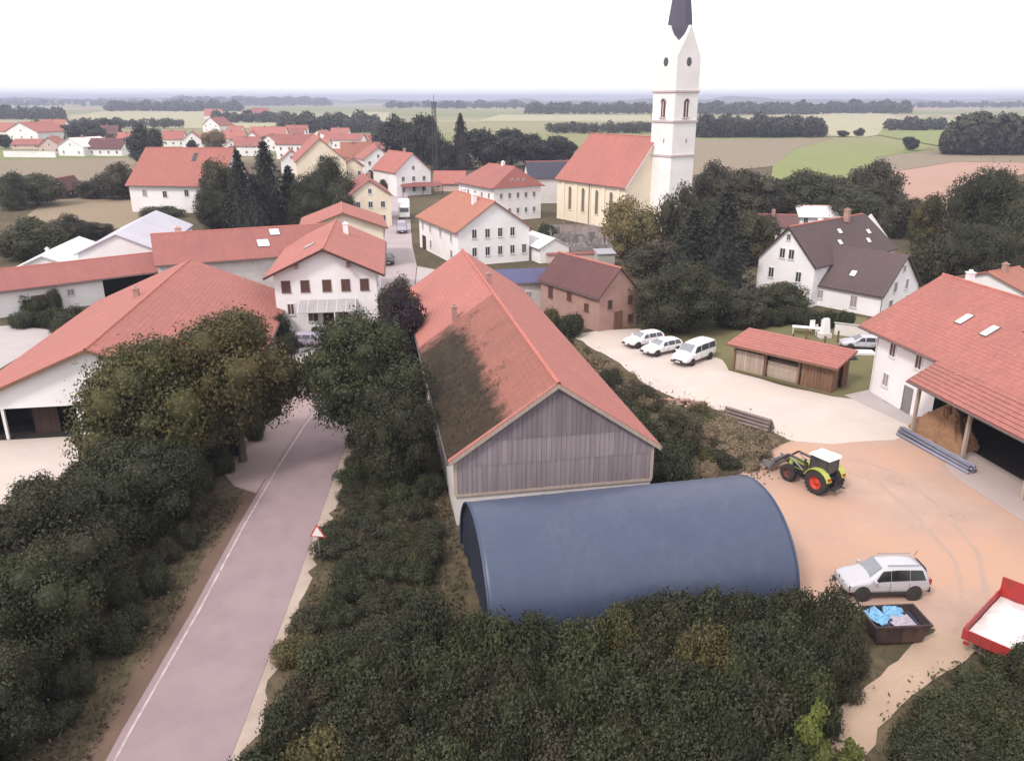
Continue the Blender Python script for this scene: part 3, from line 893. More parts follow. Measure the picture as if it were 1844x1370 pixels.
crown_pool('bush_bright', lambda: crown_mesh('foliage', 'leaf_bright', [(0, 0, .6, .4, .4, .35), (.3, .1, 1.1, .36, .36, .34), (-.25, .2, 1.3, .34, .34, .36), (.05, -.2, 1.75, .34, .34, .4), (.1, .1, 2.2, .2, .2, .36)], 3000, 0.085, 0.14, 0.4), 2)
crown_pool('shoots', lambda: crown_mesh('foliage', 'leaf_olive', [(.3 * cos(k * 2.4) * (k % 3) * .6, .3 * sin(k * 2.4) * (k % 3) * .6, .75 + .05 * k, .13, .13, .75 - .04 * k) for k in range(6)], 900, 0.10, 0.12, 0.1), 2)
crown_pool('hedge', lambda: crown_mesh('foliage', 'leaf_green', bush_lobes(12), 4000, 0.06, 0.03), 1)
crown_pool('fir', lambda: fir_mesh('crown', 'needle', 24, 11, 0.034), 2)
crown_pool('fir_brown', lambda: fir_mesh('crown', 'leaf_fir_brown', 24, 11, 0.034), 1)
TRUNKS = [trunk_mesh('trunk', 0.75, 0.055, 9, 1.25, 0.55) for _ in range(2)]
FIRTRUNK = MB().tube((0, 0, -.02), (0, 0, 2.3), 0.06, 0.01, 8).mesh('trunk', 'bark', True)
STEMS = [stems_mesh('stems') for _ in range(2)]

def plant(name, label, cat, kind, x, y, r, h, group=None, lift=0.0):
    """crown meshes are about 1 in radius; trees 1.65 tall, bushes 1 to 1.1, firs 2.6"""
    o = thing(name, label, cat, (x, y, 0), random.uniform(0, 6.28), group)
    me = random.choice(CROWN[kind])
    if kind.startswith('fir'):
        s = (r, r, h / 2.6)
        put('trunk', FIRTRUNK, o, scale=s); put('crown', me, o, scale=s)
    elif kind.startswith('bush') or kind in ('hedge', 'shoots'):
        tall = 2.55 if kind == 'bush_bright' else (1.5 if kind == 'shoots' else 1.12)
        s = (r, r, h / tall)
        put('stems', random.choice(STEMS), o, scale=s); put('foliage', me, o, scale=s)
    else:
        s = (r, r, h / 1.62)
        put('trunk', random.choice(TRUNKS), o, scale=s); put('crown', me, o, (0, 0, lift), scale=(r, r, (h - lift) / 1.62))
    return o

def plant_px(name, label, cat, kind, x, yb, yt, w, group=None):
    X, Y, _ = at(x, yb)
    D = Y * CS + CAM_H * SN
    r = w / 2 / FPX * D
    return plant(name, label, cat, kind, X, Y + r * 0.3, r, max(0.8, zat(yt, Y + r * 0.3)), group)
# ---------------------------------------------------------------- buildings
WINCACHE = {}
def window_meshes(w, h, fmat, gmat, style):
    k = (round(w, 2), round(h, 2), fmat, gmat, style)
    if k in WINCACHE: return WINCACHE[k]
    t = min(0.09, w * 0.12); d = 0.07
    mb = MB()
    mb.box(-w / 2 - t * .2, w / 2 + t * .2, -d - 0.05, 0.0, -h / 2 - 0.06, -h / 2 + t)     # sill bar
    mb.box(-w / 2, w / 2, -d, 0.0, h / 2 - t, h / 2)
    mb.box(-w / 2, -w / 2 + t, -d, 0.0, -h / 2 + t, h / 2 - t)
    mb.box(w / 2 - t, w / 2, -d, 0.0, -h / 2 + t, h / 2 - t)
    if style != 'plain':
        mb.box(-0.025, 0.025, -d + 0.012, 0.0, -h / 2 + t, h / 2 - t)
    fr = mb.mesh('window', fmat)
    mg = MB().box(-w / 2 + t * .6, w / 2 - t * .6, -0.03, -0.004, -h / 2 + t * .6, h / 2 - t * .6)
    WINCACHE[k] = (fr, mg.mesh('pane', gmat))
    return WINCACHE[k]

def face_xf(face, W_, L, u, z):
    if face == 'f': return (u, 0, z), 0
    if face == 'b': return (-u, L, z), pi
    if face == 'l': return (-W_ / 2, u, z), -pi / 2
    return (W_ / 2, u, z), pi / 2

def add_window(root, face, W_, L, u, z, w, h, fmat='frame', gmat='glass', style='cross', name='window', label=None):
    fr, gl = window_meshes(w, h, fmat, gmat, style)
    loc, rz = face_xf(face, W_, L, u, z)
    o = put(name, fr, root, loc, (0, 0, rz))
    put('panel' if name == 'door' else 'pane', gl, o)
    if label: o['label'] = label
    return o

def walls(root, W_, L, eave, ridge, mat, openings=(), hip=(0, 0), depth=3.0):
    """rendered walls with real openings; openings: (face, u0, u1, top)"""
    mb = MB(); inn = MB()
    def top(u, gable):
        return eave + (ridge - eave) * (1 - abs(u) / (W_ / 2)) if gable else eave
    for face, lo, hi, gable in (('f', -W_ / 2, W_ / 2, not hip[0]), ('b', -W_ / 2, W_ / 2, not hip[1]), ('l', 0, L, False), ('r', 0, L, False)):
        ops = [o for o in openings if o[0] == face]
        br = {lo, hi}
        if gable: br.add(0.0)
        for o in ops: br |= {o[1], o[2]}
        br = sorted(br)
        for a, b in zip(br[:-1], br[1:]):
            z0 = 0
            for o in ops:
                if a >= o[1] - 1e-6 and b <= o[2] + 1e-6: z0 = o[3]
            def P(u, z):
                (x, y, zz), _ = face_xf(face, W_, L, u, z)
                return (x, y, zz)
            q = [P(a, z0), P(b, z0), P(b, top(b, gable)), P(a, top(a, gable))]
            if face == 'l': q = q[::-1]
            mb.poly(q)
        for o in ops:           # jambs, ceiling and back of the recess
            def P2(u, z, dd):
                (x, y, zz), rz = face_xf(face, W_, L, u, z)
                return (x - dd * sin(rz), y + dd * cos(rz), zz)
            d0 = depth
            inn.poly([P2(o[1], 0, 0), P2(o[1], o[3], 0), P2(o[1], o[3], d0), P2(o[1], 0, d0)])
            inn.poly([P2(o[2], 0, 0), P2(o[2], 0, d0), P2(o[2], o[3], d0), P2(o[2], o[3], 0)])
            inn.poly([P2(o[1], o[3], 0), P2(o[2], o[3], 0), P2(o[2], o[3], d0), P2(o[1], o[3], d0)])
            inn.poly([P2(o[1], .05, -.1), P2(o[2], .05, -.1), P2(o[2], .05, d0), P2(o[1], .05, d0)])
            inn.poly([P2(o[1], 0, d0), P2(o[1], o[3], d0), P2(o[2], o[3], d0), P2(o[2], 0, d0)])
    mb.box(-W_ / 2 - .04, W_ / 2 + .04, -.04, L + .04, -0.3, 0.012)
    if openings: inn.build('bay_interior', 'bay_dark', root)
    return mb.build('wall', mat, root)

def roof_slope(mb, side, W_, L, eave, ridge, ov, og, hip, courses, thick=0.16, y_a=None, y_b=None, step=0.012):
    """one pitched side; rows of tiles overlap as they do on a roof"""
    hw = W_ / 2
    sl = (ridge - eave) / hw
    xe = hw + ov
    slen = sqrt(xe * xe + (sl * xe) ** 2)
    def pt(t, z_add):               # t 0 ridge .. 1 eave edge
        return side * xe * t, ridge - sl * xe * t + z_add
    def yr(t):
        a = -og if not hip[0] else -og + (hw + og) * hip[0] * (1 - t)
        b = L + og if not hip[1] else L + og - (hw + og) * hip[1] * (1 - t)
        if y_a is not None: a = y_a
        if y_b is not None: b = y_b
        return a, b
    n = courses
    for i in range(n):
        t0, t1 = i / n, (i + 1) / n
        x0, z0 = pt(t0, thick); x1, z1 = pt(t1, thick + (step if n > 1 else 0))
        a0, b0 = yr(t0); a1, b1 = yr(t1)
        q = [(x0, a0, z0), (x1, a1, z1), (x1, b1, z1), (x0, b0, z0)]
        uv = [(a0, slen * t0), (a1, slen * t1), (b1, slen * t1), (b0, slen * t0)]
        if side < 0: q, uv = q[::-1], uv[::-1]
        mb.poly(q, uv)
        if n > 1 and i < n - 1:
            zl = pt(t1, thick)[1]
            r_ = [(x1, a1, z1), (x1, a1, zl), (x1, b1, zl), (x1, b1, z1)]
            if side < 0: r_ = r_[::-1]
            mb.poly(r_, [(a1, slen * t1)] * 4)
    # underside and edges
    x0, z0 = pt(0, 0); x1, z1 = pt(1, 0)
    a0, b0 = yr(0); a1, b1 = yr(1)
    tt = thick + (step if n > 1 else 0)
    mb.poly([(x0, a0, z0), (x0, b0, z0), (x1, b1, z1), (x1, a1, z1)][::(1 if side > 0 else -1)])
    mb.poly([(x1, a1, z1), (x1, b1, z1), (x1, b1, z1 + tt), (x1, a1, z1 + tt)][::(1 if side > 0 else -1)], [(a1, slen)] * 4)
    mb.poly([(x0, a0, z0), (x1, a1, z1), (x1, a1, z1 + tt), (x0, a0, z0 + thick)][::(1 if side > 0 else -1)], [(a0, 0)] * 4)
    mb.poly([(x0, b0, z0), (x0, b0, z0 + thick), (x1, b1, z1 + tt), (x1, b1, z1)][::(1 if side > 0 else -1)], [(b0, 0)] * 4)

def hip_end(mb, end, W_, L, eave, ridge, ov, og, h, courses, thick=0.16):
    hw = W_ / 2; sl = (ridge - eave) / hw; xe = hw + ov
    for i in range(courses):
        t0, t1 = i / courses, (i + 1) / courses
        def row(t, add):
            y = -og + (hw + og) * h * (1 - t)
            if end: y = L - y
            return y, ridge - sl * xe * t + thick + add, xe * t
        y0, z0, x0 = row(t0, 0); y1, z1, x1 = row(t1, 0)
        q = [(-x0, y0, z0), (-x1, y1, z1), (x1, y1, z1), (x0, y0, z0)]
        uv = [(-x0, t0 * 6), (-x1, t1 * 6), (x1, t1 * 6), (x0, t0 * 6)]
        if end: q, uv = q[::-1], uv[::-1]
        mb.poly(q, uv)

def ridge_caps(root_roof, z, y0, y1, step=0.5, r=0.11):
    mb = MB()
    n = max(1, int((y1 - y0) / step))
    for i in range(n):
        a = y0 + (y1 - y0) * i / n; b = y0 + (y1 - y0) * (i + 1) / n + 0.05
        ra, rb = r, r * 1.25
        prof = [(cos(t), sin(t)) for t in np.linspace(-0.35, pi + 0.35, 7)]
        for (c0, s0), (c1, s1) in zip(prof[:-1], prof[1:]):
            mb.poly([(ra * c0, a, z + ra * s0), (ra * c1, a, z + ra * s1), (rb * c1, b, z + rb * s1), (rb * c0, b, z + rb * s0)])
    return mb.build('ridge_cap', 'ridge', root_roof)

def chimney(roof, x, y, z0, h, w=0.6, mat='white', cap=True):
    mb = MB().box(x - w / 2, x + w / 2, y - w / 2, y + w / 2, z0, z0 + h)
    if cap:
        mb.box(x - w / 2 - .06, x + w / 2 + .06, y - w / 2 - .06, y + w / 2 + .06, z0 + h + .002, z0 + h + .1)
        mb.box(x - w / 4, x + w / 4, y - w / 4, y + w / 4, z0 + h + .1, z0 + h + .28)
    return mb.build('chimney', mat, roof)

def skylight(roof, side, W_, eave, ridge, t, y, w=0.8, h=1.1, ov=0.5, mat='skylight', thick=0.16):
    """a window lying in the slope; t is the way down from the ridge (0..1 at the wall line)"""
    hw = W_ / 2
    sl = atan2(ridge - eave, hw)
    x = side * hw * t
    z = ridge - (ridge - eave) * t + thick + 0.06
    fr = MB().box(-w / 2, w / 2, -h / 2, h / 2, -0.06, 0.03)
    o = fr.build('skylight', 'lead', roof, (x, y, z), (0, side * sl, 0))
    o.rotation_euler = (0, side * sl, 0)
    MB().box(-w / 2 + .05, w / 2 - .05, -h / 2 + .05, h / 2 - .05, 0.031, 0.05).build('pane', mat, o)
    return o

def gutter(roof, side, W_, L, eave, ridge, ov, og):
    sl = (ridge - eave) / (W_ / 2)
    x = side * (W_ / 2 + ov + 0.06); z = eave - sl * ov + 0.02
    MB().tube((x, -og, z), (x, L + og, z), 0.075, n=7).build('gutter', 'lead', roof)

def bargeboards(roof, W_, L, eave, ridge, ov, og, mat='wood_dark', ends=(1, 1), d=0.22):
    sl = (ridge - eave) / (W_ / 2); xe = W_ / 2 + ov
    for e, y in ((0, -og - .03), (1, L + og + .0)):
        if not ends[e]: continue
        mb = MB()
        for s in (-1, 1):
            x1 = s * xe; z1 = ridge - sl * xe
            p = [(0, y, ridge - d + .12), (x1, y, z1 - d + .12), (x1, y + .03, z1 - d + .12), (0, y + .03, ridge - d + .12)]
            q = [(a, b, c + d) for a, b, c in p]
            mb.hexa(p + q if s > 0 else p[::-1] + q[::-1])
        mb.build('bargeboard', mat, roof)

def house(name, label, cat, x, y, az, W_, L, eave, ridge, rmat='tile', wmat='white', ov=0.5, og=0.4, hip=(0, 0), courses=1,
          win=(), doors=(), chim=(), sky=(), openings=(), depth=3.0, caps=True, barge=None, gut=(1, 1), group=None, fmat='frame', gmat='glass', thick=0.16):
    """az: way the ridge runs from the front gable, degrees clockwise from +y; x, y: foot of the front gable's middle"""
    root = thing(name, label, cat, (x, y, 0), -radians(az), group)
    walls(root, W_, L, eave, ridge - 0.02, wmat, openings, hip, depth)
    mb = MB()
    for s in (-1, 1):
        roof_slope(mb, s, W_, L, eave, ridge, ov, og, hip, courses, thick)
    for e in (0, 1):
        if hip[e]: hip_end(mb, e, W_, L, eave, ridge, ov, og, hip[e], courses, thick)
    roof = mb.build('roof', rmat, root)
    if caps:
        y0 = -og + (hip[0] and (W_ / 2 + og) * hip[0]); y1 = L + og - (hip[1] and (W_ / 2 + og) * hip[1])
        if y1 - y0 > 0.5: ridge_caps(roof, ridge + thick - 0.03, y0, y1, 0.5 if courses > 1 else 1.2)
    for s, g in zip((-1, 1), gut):
        if g: gutter(roof, s, W_, L, eave, ridge, ov, og)
    if barge: bargeboards(roof, W_, L, eave, ridge, ov, og, barge, (not hip[0], not hip[1]))
    for w in win:           # (face, u, z, w, h[, glass[, frame]])
        add_window(root, w[0], W_, L, w[1], w[2], w[3], w[4], w[6] if len(w) > 6 else fmat, w[5] if len(w) > 5 else gmat)
    for d in doors:
        add_window(root, d[0], W_, L, d[1], d[4] / 2 + .07 if len(d) < 6 else d[5], d[3], d[4], d[2], d[2], 'plain', 'door')
    for c in chim: chimney(roof, *c)
    for k in sky: skylight(roof, k[0], W_, eave, ridge, *k[1:])
    root['size'] = (W_, L, eave, ridge)
    return root, roof

def loc2w(root, x, y, z=0):
    c, s = cos(root.rotation_euler.z), sin(root.rotation_euler.z)
    return (root.location.x + x * c - y * s, root.location.y + x * s + y * c, z)

# ---- the long barn in the middle
def big_barn():
    W_, L, ev, rd = 12.0, 43.0, 4.45, 8.55
    root = thing('old_barn', 'long red tiled barn with a mossy near roof slope and a grey boarded gable', 'barn', (2.6, 43.5, 0), radians(10.5))
    # walls: pale rendered sides, concrete footing under the boarded gable
    mb = MB()
    for s in (-1, 1):
        x = s * W_ / 2
        q = [(x, 0, 0), (x, L, 0), (x, L, ev), (x, 0, ev)]
        mb.poly(q if s > 0 else q[::-1])
    mb.poly([(W_ / 2, L, 0), (-W_ / 2, L, 0), (-W_ / 2, L, ev), (0, L, rd - .02), (W_ / 2, L, ev)])
    mb.poly([(-W_ / 2, 0, 0), (W_ / 2, 0, 0), (W_ / 2, 0, 2.0), (-W_ / 2, 0, 2.0)])
    mb.poly([(-W_ / 2, 0.05, 2.0), (W_ / 2, 0.05, 2.0), (W_ / 2, 0.05, ev), (0, 0.05, rd - .02), (-W_ / 2, 0.05, ev)])
    mb.build('wall', 'white_old', root)
    MB().box(-W_ / 2 - .05, W_ / 2 + .05, -0.10, 0.06, 1.9, 2.06).build('sill_beam', 'wood_pale', root)
    for s in (-1, 1):
        MB().box(s * W_ / 2 - .1, s * W_ / 2 + .1, -0.09, 0.1, 2.06, ev - .1).build('corner_post', 'wood_pale', root)
    # boards of the gable, one by one, in three tiers
    n = 40; bw = (W_ - 0.2) / n
    tiers = [(2.06, 3.86), (3.80, 5.42), (5.36, 9.0)]
    cache = {}
    for ti, (z0, z1) in enumerate(tiers):
        for i in range(n):
            xa = -W_ / 2 + 0.1 + i * bw + 0.008; xb = xa + bw - 0.016
            lim = lambda x: ev + (rd - ev) * (1 - abs(x) / (W_ / 2)) - 0.06
            ta, tb = min(z1, lim(xa)), min(z1, lim(xb))
            if min(ta, tb) < z0 + 0.06: continue
            yo = -0.035 - ti * 0.026 - (0.008 if i % 2 else 0)
            jl = random.uniform(-0.02, 0.02)
            key = (ti, 'full') if ta == z1 and tb == z1 else None
            if key and key in cache: me = cache[key]
            else:
                h0, h1 = ta - z0, tb - z0
                b_ = MB().hexa([(0, -.022, 0), (xb - xa, -.022, 0), (xb - xa, 0, 0), (0, 0, 0), (0, -.022, h0), (xb - xa, -.022, h1), (xb - xa, 0, h1), (0, 0, h0)])
                me = b_.mesh('board', 'wood_grey' if ti == 2 else 'wood_grey_pale')
                if key: cache[key] = me
            put('board', me, root, (xa, yo, z0 + (jl if key else 0)))
    # roof: right slope and rear left slope retiled, near left slope old and mossy
    seam = 22.6
    ov, og = 0.42, 0.38
    mb = MB()
    roof_slope(mb, 1, W_, L, ev, rd, ov, og, (0, 0), 20)
    roof_slope(mb, -1, W_, L, ev, rd, ov, og, (0, 0), 20, y_a=seam)
    roof = mb.build('roof', 'tile', root)
    mb = MB()
    roof_slope(mb, -1, W_, L, ev, rd, ov, og, (0, 0), 20, y_a=-og + 0.34, y_b=seam - .004)
    old = mb.build('mossy_roof_slope', 'tile_old', root)
    old['label'] = 'dull old tiles under a dark carpet of moss'
    # near verge of fresh tiles
    mb = MB()
    roof_slope(mb, -1, W_, L, ev, rd, ov, og, (0, 0), 20, y_b=-og + 0.338, thick=0.18)
    mb.build('verge_tiles', 'tile', roof)
    ridge_caps(roof, rd + .13, -og, L + og, 0.42, 0.13)
    bargeboards(roof, W_, L, ev, rd, ov, og, 'wood_pale', d=0.26)
    gutter(roof, -1, W_, L, ev, rd, ov, og); gutter(roof, 1, W_, L, ev, rd, ov, og)
    chimney(roof, -3.3, 23.0, 6.2, 1.35, 0.42, 'brick')
    chimney(roof, 0.5, 28.2, 8.3, 0.85, 0.4, 'brick')
    # moss cushions standing on the tiles
    k = 9000
    yy = rng.uniform(-0.1, 21.5, k); tt = rng.uniform(0.1, 0.99, k)
    f = np.sin(yy * 0.9 + tt * 6) * 0.13 + np.sin(yy * 2.3 - tt * 9) * 0.10 + rng.uniform(-.13, .13, k)
    keep = ((tt - .54) * 1.9 + f * 2.6 > 0) & (yy > .9 + f * 2) & (yy < 20.0 + f * 9)
    yy, tt = yy[keep], tt[keep]
    hw = W_ / 2; xe = hw + ov; sl = (rd - ev) / hw
    P = np.stack([-xe * tt, yy, rd - sl * xe * tt + 0.175 + rng.uniform(0, 0.03, len(yy))], 1)
    N = np.tile(np.array([[-0.56, 0, 0.83]]), (len(yy), 1)) + rng.normal(size=(len(yy), 3)) * 0.45
    v, fq = leaves(P, N, 0.05)
    mo = put('moss', np_mesh('moss', v, fq, 'moss_leaf'), root)
    mo['kind'] = 'stuff'
    return root
M['moss_leaf'] = leaf_mat('moss_cushion', (0.050, 0.040, 0.022), (0.066, 0.054, 0.027), clump=0.7, trans=0.0, c=(0.09, 0.055, 0.035))
big_barn()

# ---- the blue arched tent hall
M['seam_blue'] = surf('welded_seam', (0.042, 0.056, 0.104), (0.037, 0.05, 0.095), scale=2, rough=0.5)
def tent():
    A, B = np.array((-1.95, 35.35)), np.array((13.25, 38.55))
    d = B - A; L = float(np.linalg.norm(d)); az = atan2(d[0], d[1])
    root = thing('arched_tent_hall', 'big blue round arched tarpaulin hall in front of the barn gable', 'tent hall', (A[0], A[1], 0), -az)
    R, H = 4.7, 4.62
    n = 30
    def arc(t, k=1.0):
        return R * k * cos(t), H * k * sin(t) ** 0.92 if sin(t) > 0 else 0
    nb = 11                              # bays between the hoops
    me_v, me_f = [], []
    ny = nb * 6
    for j in range(ny + 1):
        y = L * j / ny
        ph = (j % 6) / 6
        sag = 1 - 0.0022 * sin(pi * ph)
        for i in range(n + 1):
            t = pi * i / n
            x, z = arc(t, sag * (1 + 0.002 * random.uniform(-1, 1)))
            me_v.append((x, y, z))
    for j in range(ny):
        for i in range(n):
            a = j * (n + 1) + i
            me_f.append((a, a + 1, a + n + 2, a + n + 1))
    mb = MB(); mb.v = me_v; mb.f = me_f; mb.uv = [None] * len(me_f); mb.mi = [0] * len(me_f)
    cov = mb.build('cover', 'canvas_blue', root, smooth=True)
    sd = cov.modifiers.new('thickness', 'SOLIDIFY'); sd.thickness = 0.03; sd.offset = -1
    # hoops at both ends, welded seams over each inner hoop
    for y in (0.0, L):
        hb = MB()
        for i in range(n):
            x0, z0 = arc(pi * i / n); x1, z1 = arc(pi * (i + 1) / n)
            hb.tube((x0, y, z0), (x1, y, z1), 0.06, n=6, caps=False)
        hb.build('hoop', 'canvas_blue', root, smooth=True)
    # end curtains
    for y, nm in ((0.16, 'end_curtain'), (L - 0.1, 'end_curtain')):
        eb = MB()
        pts = [arc(pi * i / n, 0.985) for i in range(n + 1)]
        for k in range(len(pts) - 1):
            (x0, z0), (x1, z1) = pts[k], pts[k + 1]
            w0 = y + 0.05 * sin(x0 * 5); w1 = y + 0.05 * sin(x1 * 5)
            q = [(x0, w0, 0), (x0, w0, max(z0, .001)), (x1, w1, max(z1, .001)), (x1, w1, 0)]
            eb.poly(q)
        eb.build(nm, 'canvas_dark', root)
    for s in (-1, 1):
        MB().box(s * R - .09, s * R + .09, 0, L, 0, 0.22).build('ground_rail', 'steel', root)
    # weld seams over the hoops, lashing straps down to the ground rail
    for j in range(1, nb):
        y = L * j / nb; sb = MB()
        for i in range(n):
            a0, a1 = pi * i / n, pi * (i + 1) / n
            (x0, z0), (x1, z1) = arc(a0, 1.004), arc(a1, 1.004)
            sb.poly([(x0, y - .07, z0), (x0, y + .07, z0), (x1, y + .07, z1), (x1, y - .07, z1)])
        sb.build('seam', 'seam_blue', root, smooth=True)
    st_ = MB().box(-.03, .03, -.012, .012, 0, .62).mesh('strap', 'frame')
    for s in (-1, 1):
        for j in range(nb * 2 + 1):
            put('strap', st_, root, (s * (R + .03), L * j / (nb * 2), .02), (0, s * -.04, pi / 2))
    return root
tent()

M['guard_tile'] = surf('pale_guard_tile', (0.52, 0.27, 0.24), (0.47, 0.24, 0.21), scale=2)
# ---- right farmhouse with the open bay
def right_farm():
    W_, L, ev, rd = 13.0, 34.1, 5.85, 9.6
    az = -10.0
    wall_l = np.array((37.0, 32.0))
    c = wall_l + 6.5 * np.array((cos(radians(az)), -sin(radians(az))))
    sl = (rd - ev) / (W_ / 2)
    root, roof = house('farmhouse', 'large red roofed farmhouse with white wall and an open dark bay at the right edge', 'farmhouse', c[0], c[1], az, W_, L, ev, rd,
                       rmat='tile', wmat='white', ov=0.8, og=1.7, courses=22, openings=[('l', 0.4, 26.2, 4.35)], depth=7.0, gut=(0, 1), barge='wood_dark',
                       win=[('l', 31.9, 4.45, 0.85, 1.2, 'glass_brown', 'frame'), ('l', 28.6, 4.45, 0.85, 1.2, 'glass_brown', 'frame'), ('l', 32.2, 1.75, 0.85, 1.2, 'glass_pale', 'frame')],
                       doors=[('l', 29.2, 'stone', 1.1, 2.1)],
                       sky=[(-1, .52, 28.4, 1.3, 0.75), (-1, .55, 25.4, 1.3, 0.75), (-1, .33, 23.0, 1.3, 0.75), (-1, .33, 17.5, 1.3, .75)],
                       chim=[(0.3, 33.0, 9.4, 1.0, 0.5, 'white')])
    # lower roof running on over the open bay
    xe = W_ / 2 + 0.8
    mb = MB()
    n = 7; y0, y1 = -1.7, 25.6
    for i in range(n):
        t0, t1 = i / n, (i + 1) / n
        xa, xb = -(xe + 2.25 * t0), -(xe + 2.25 * t1)
        za = rd - sl * -xa + 0.16 - .02; zb = rd - sl * -xb + 0.16 + 0.035 - .02
        mb.poly([(xa, y0, za), (xa, y1, za), (xb, y1, zb), (xb, y0, zb)], [(y0, 8.4 + 2.6 * t0), (y1, 8.4 + 2.6 * t0), (y1, 8.4 + 2.6 * t1), (y0, 8.4 + 2.6 * t1)])
    zt, ztu = rd - sl * xe - .02, rd - sl * (xe + 2.25) - .02
    mb.poly([(-xe, y0, zt), (-xe - 2.25, y0, ztu), (-xe - 2.25, y1, ztu), (-xe, y1, zt)])
    mb.poly([(-xe - 2.25, y0, ztu), (-xe - 2.25, y0, ztu + .19), (-xe - 2.25, y1, ztu + .19), (-xe - 2.25, y1, ztu)])
    mb.poly([(-xe, y1, zt), (-xe - 2.25, y1, ztu), (-xe - 2.25, y1, ztu + .19), (-xe, y1, zt + .16)])
    low = mb.build('canopy_roof', 'tile', root)
    MB().tube((-xe - 2.32, y0, ztu + .02), (-xe - 2.32, y1, ztu + .02), 0.08, n=7).build('gutter', 'lead', low)
    MB().tube((-xe - .06, 25.9, ev - sl * .8 + .02), (-xe - .06, L + 1.7, ev - sl * .8 + .02), 0.08, n=7).build('gutter', 'lead', roof)
    pt = MB().box(-.11, .11, -.11, .11, 0, 4.0).mesh('post', 'wood_pale')
    for y in (3.0, 8.6, 14.2, 19.8, 25.2):
        put('post', pt, root, (-xe - 1.4, y, 0))
    MB().box(-xe - 1.52, -xe - 1.28, 0, 25.5, 4.0, 4.22).build('eave_beam', 'wood_brown', root)
    for y in (26.6, 30.5, 34.0):
        MB().tube((-W_ / 2 - .08, y, 0.1), (-W_ / 2 - .08, y, ev - .3), 0.05, n=6).build('downpipe', 'frame', root) if y > 33 else None
    # snow guards, little hooks spread over the slope
    gm = MB()
    for k in range(180):
        y = random.uniform(2, 24); t = random.uniform(0.25, 1.2)
        x = -W_ / 2 * t; z = rd - sl * -x + 0.2
        gm.box(x - .02, x + .03, y - .10, y + .10, z - .02, z + .035)
    g = gm.build('snow_guards', 'guard_tile', roof); g['kind'] = 'stuff'
    return root
farm = right_farm()

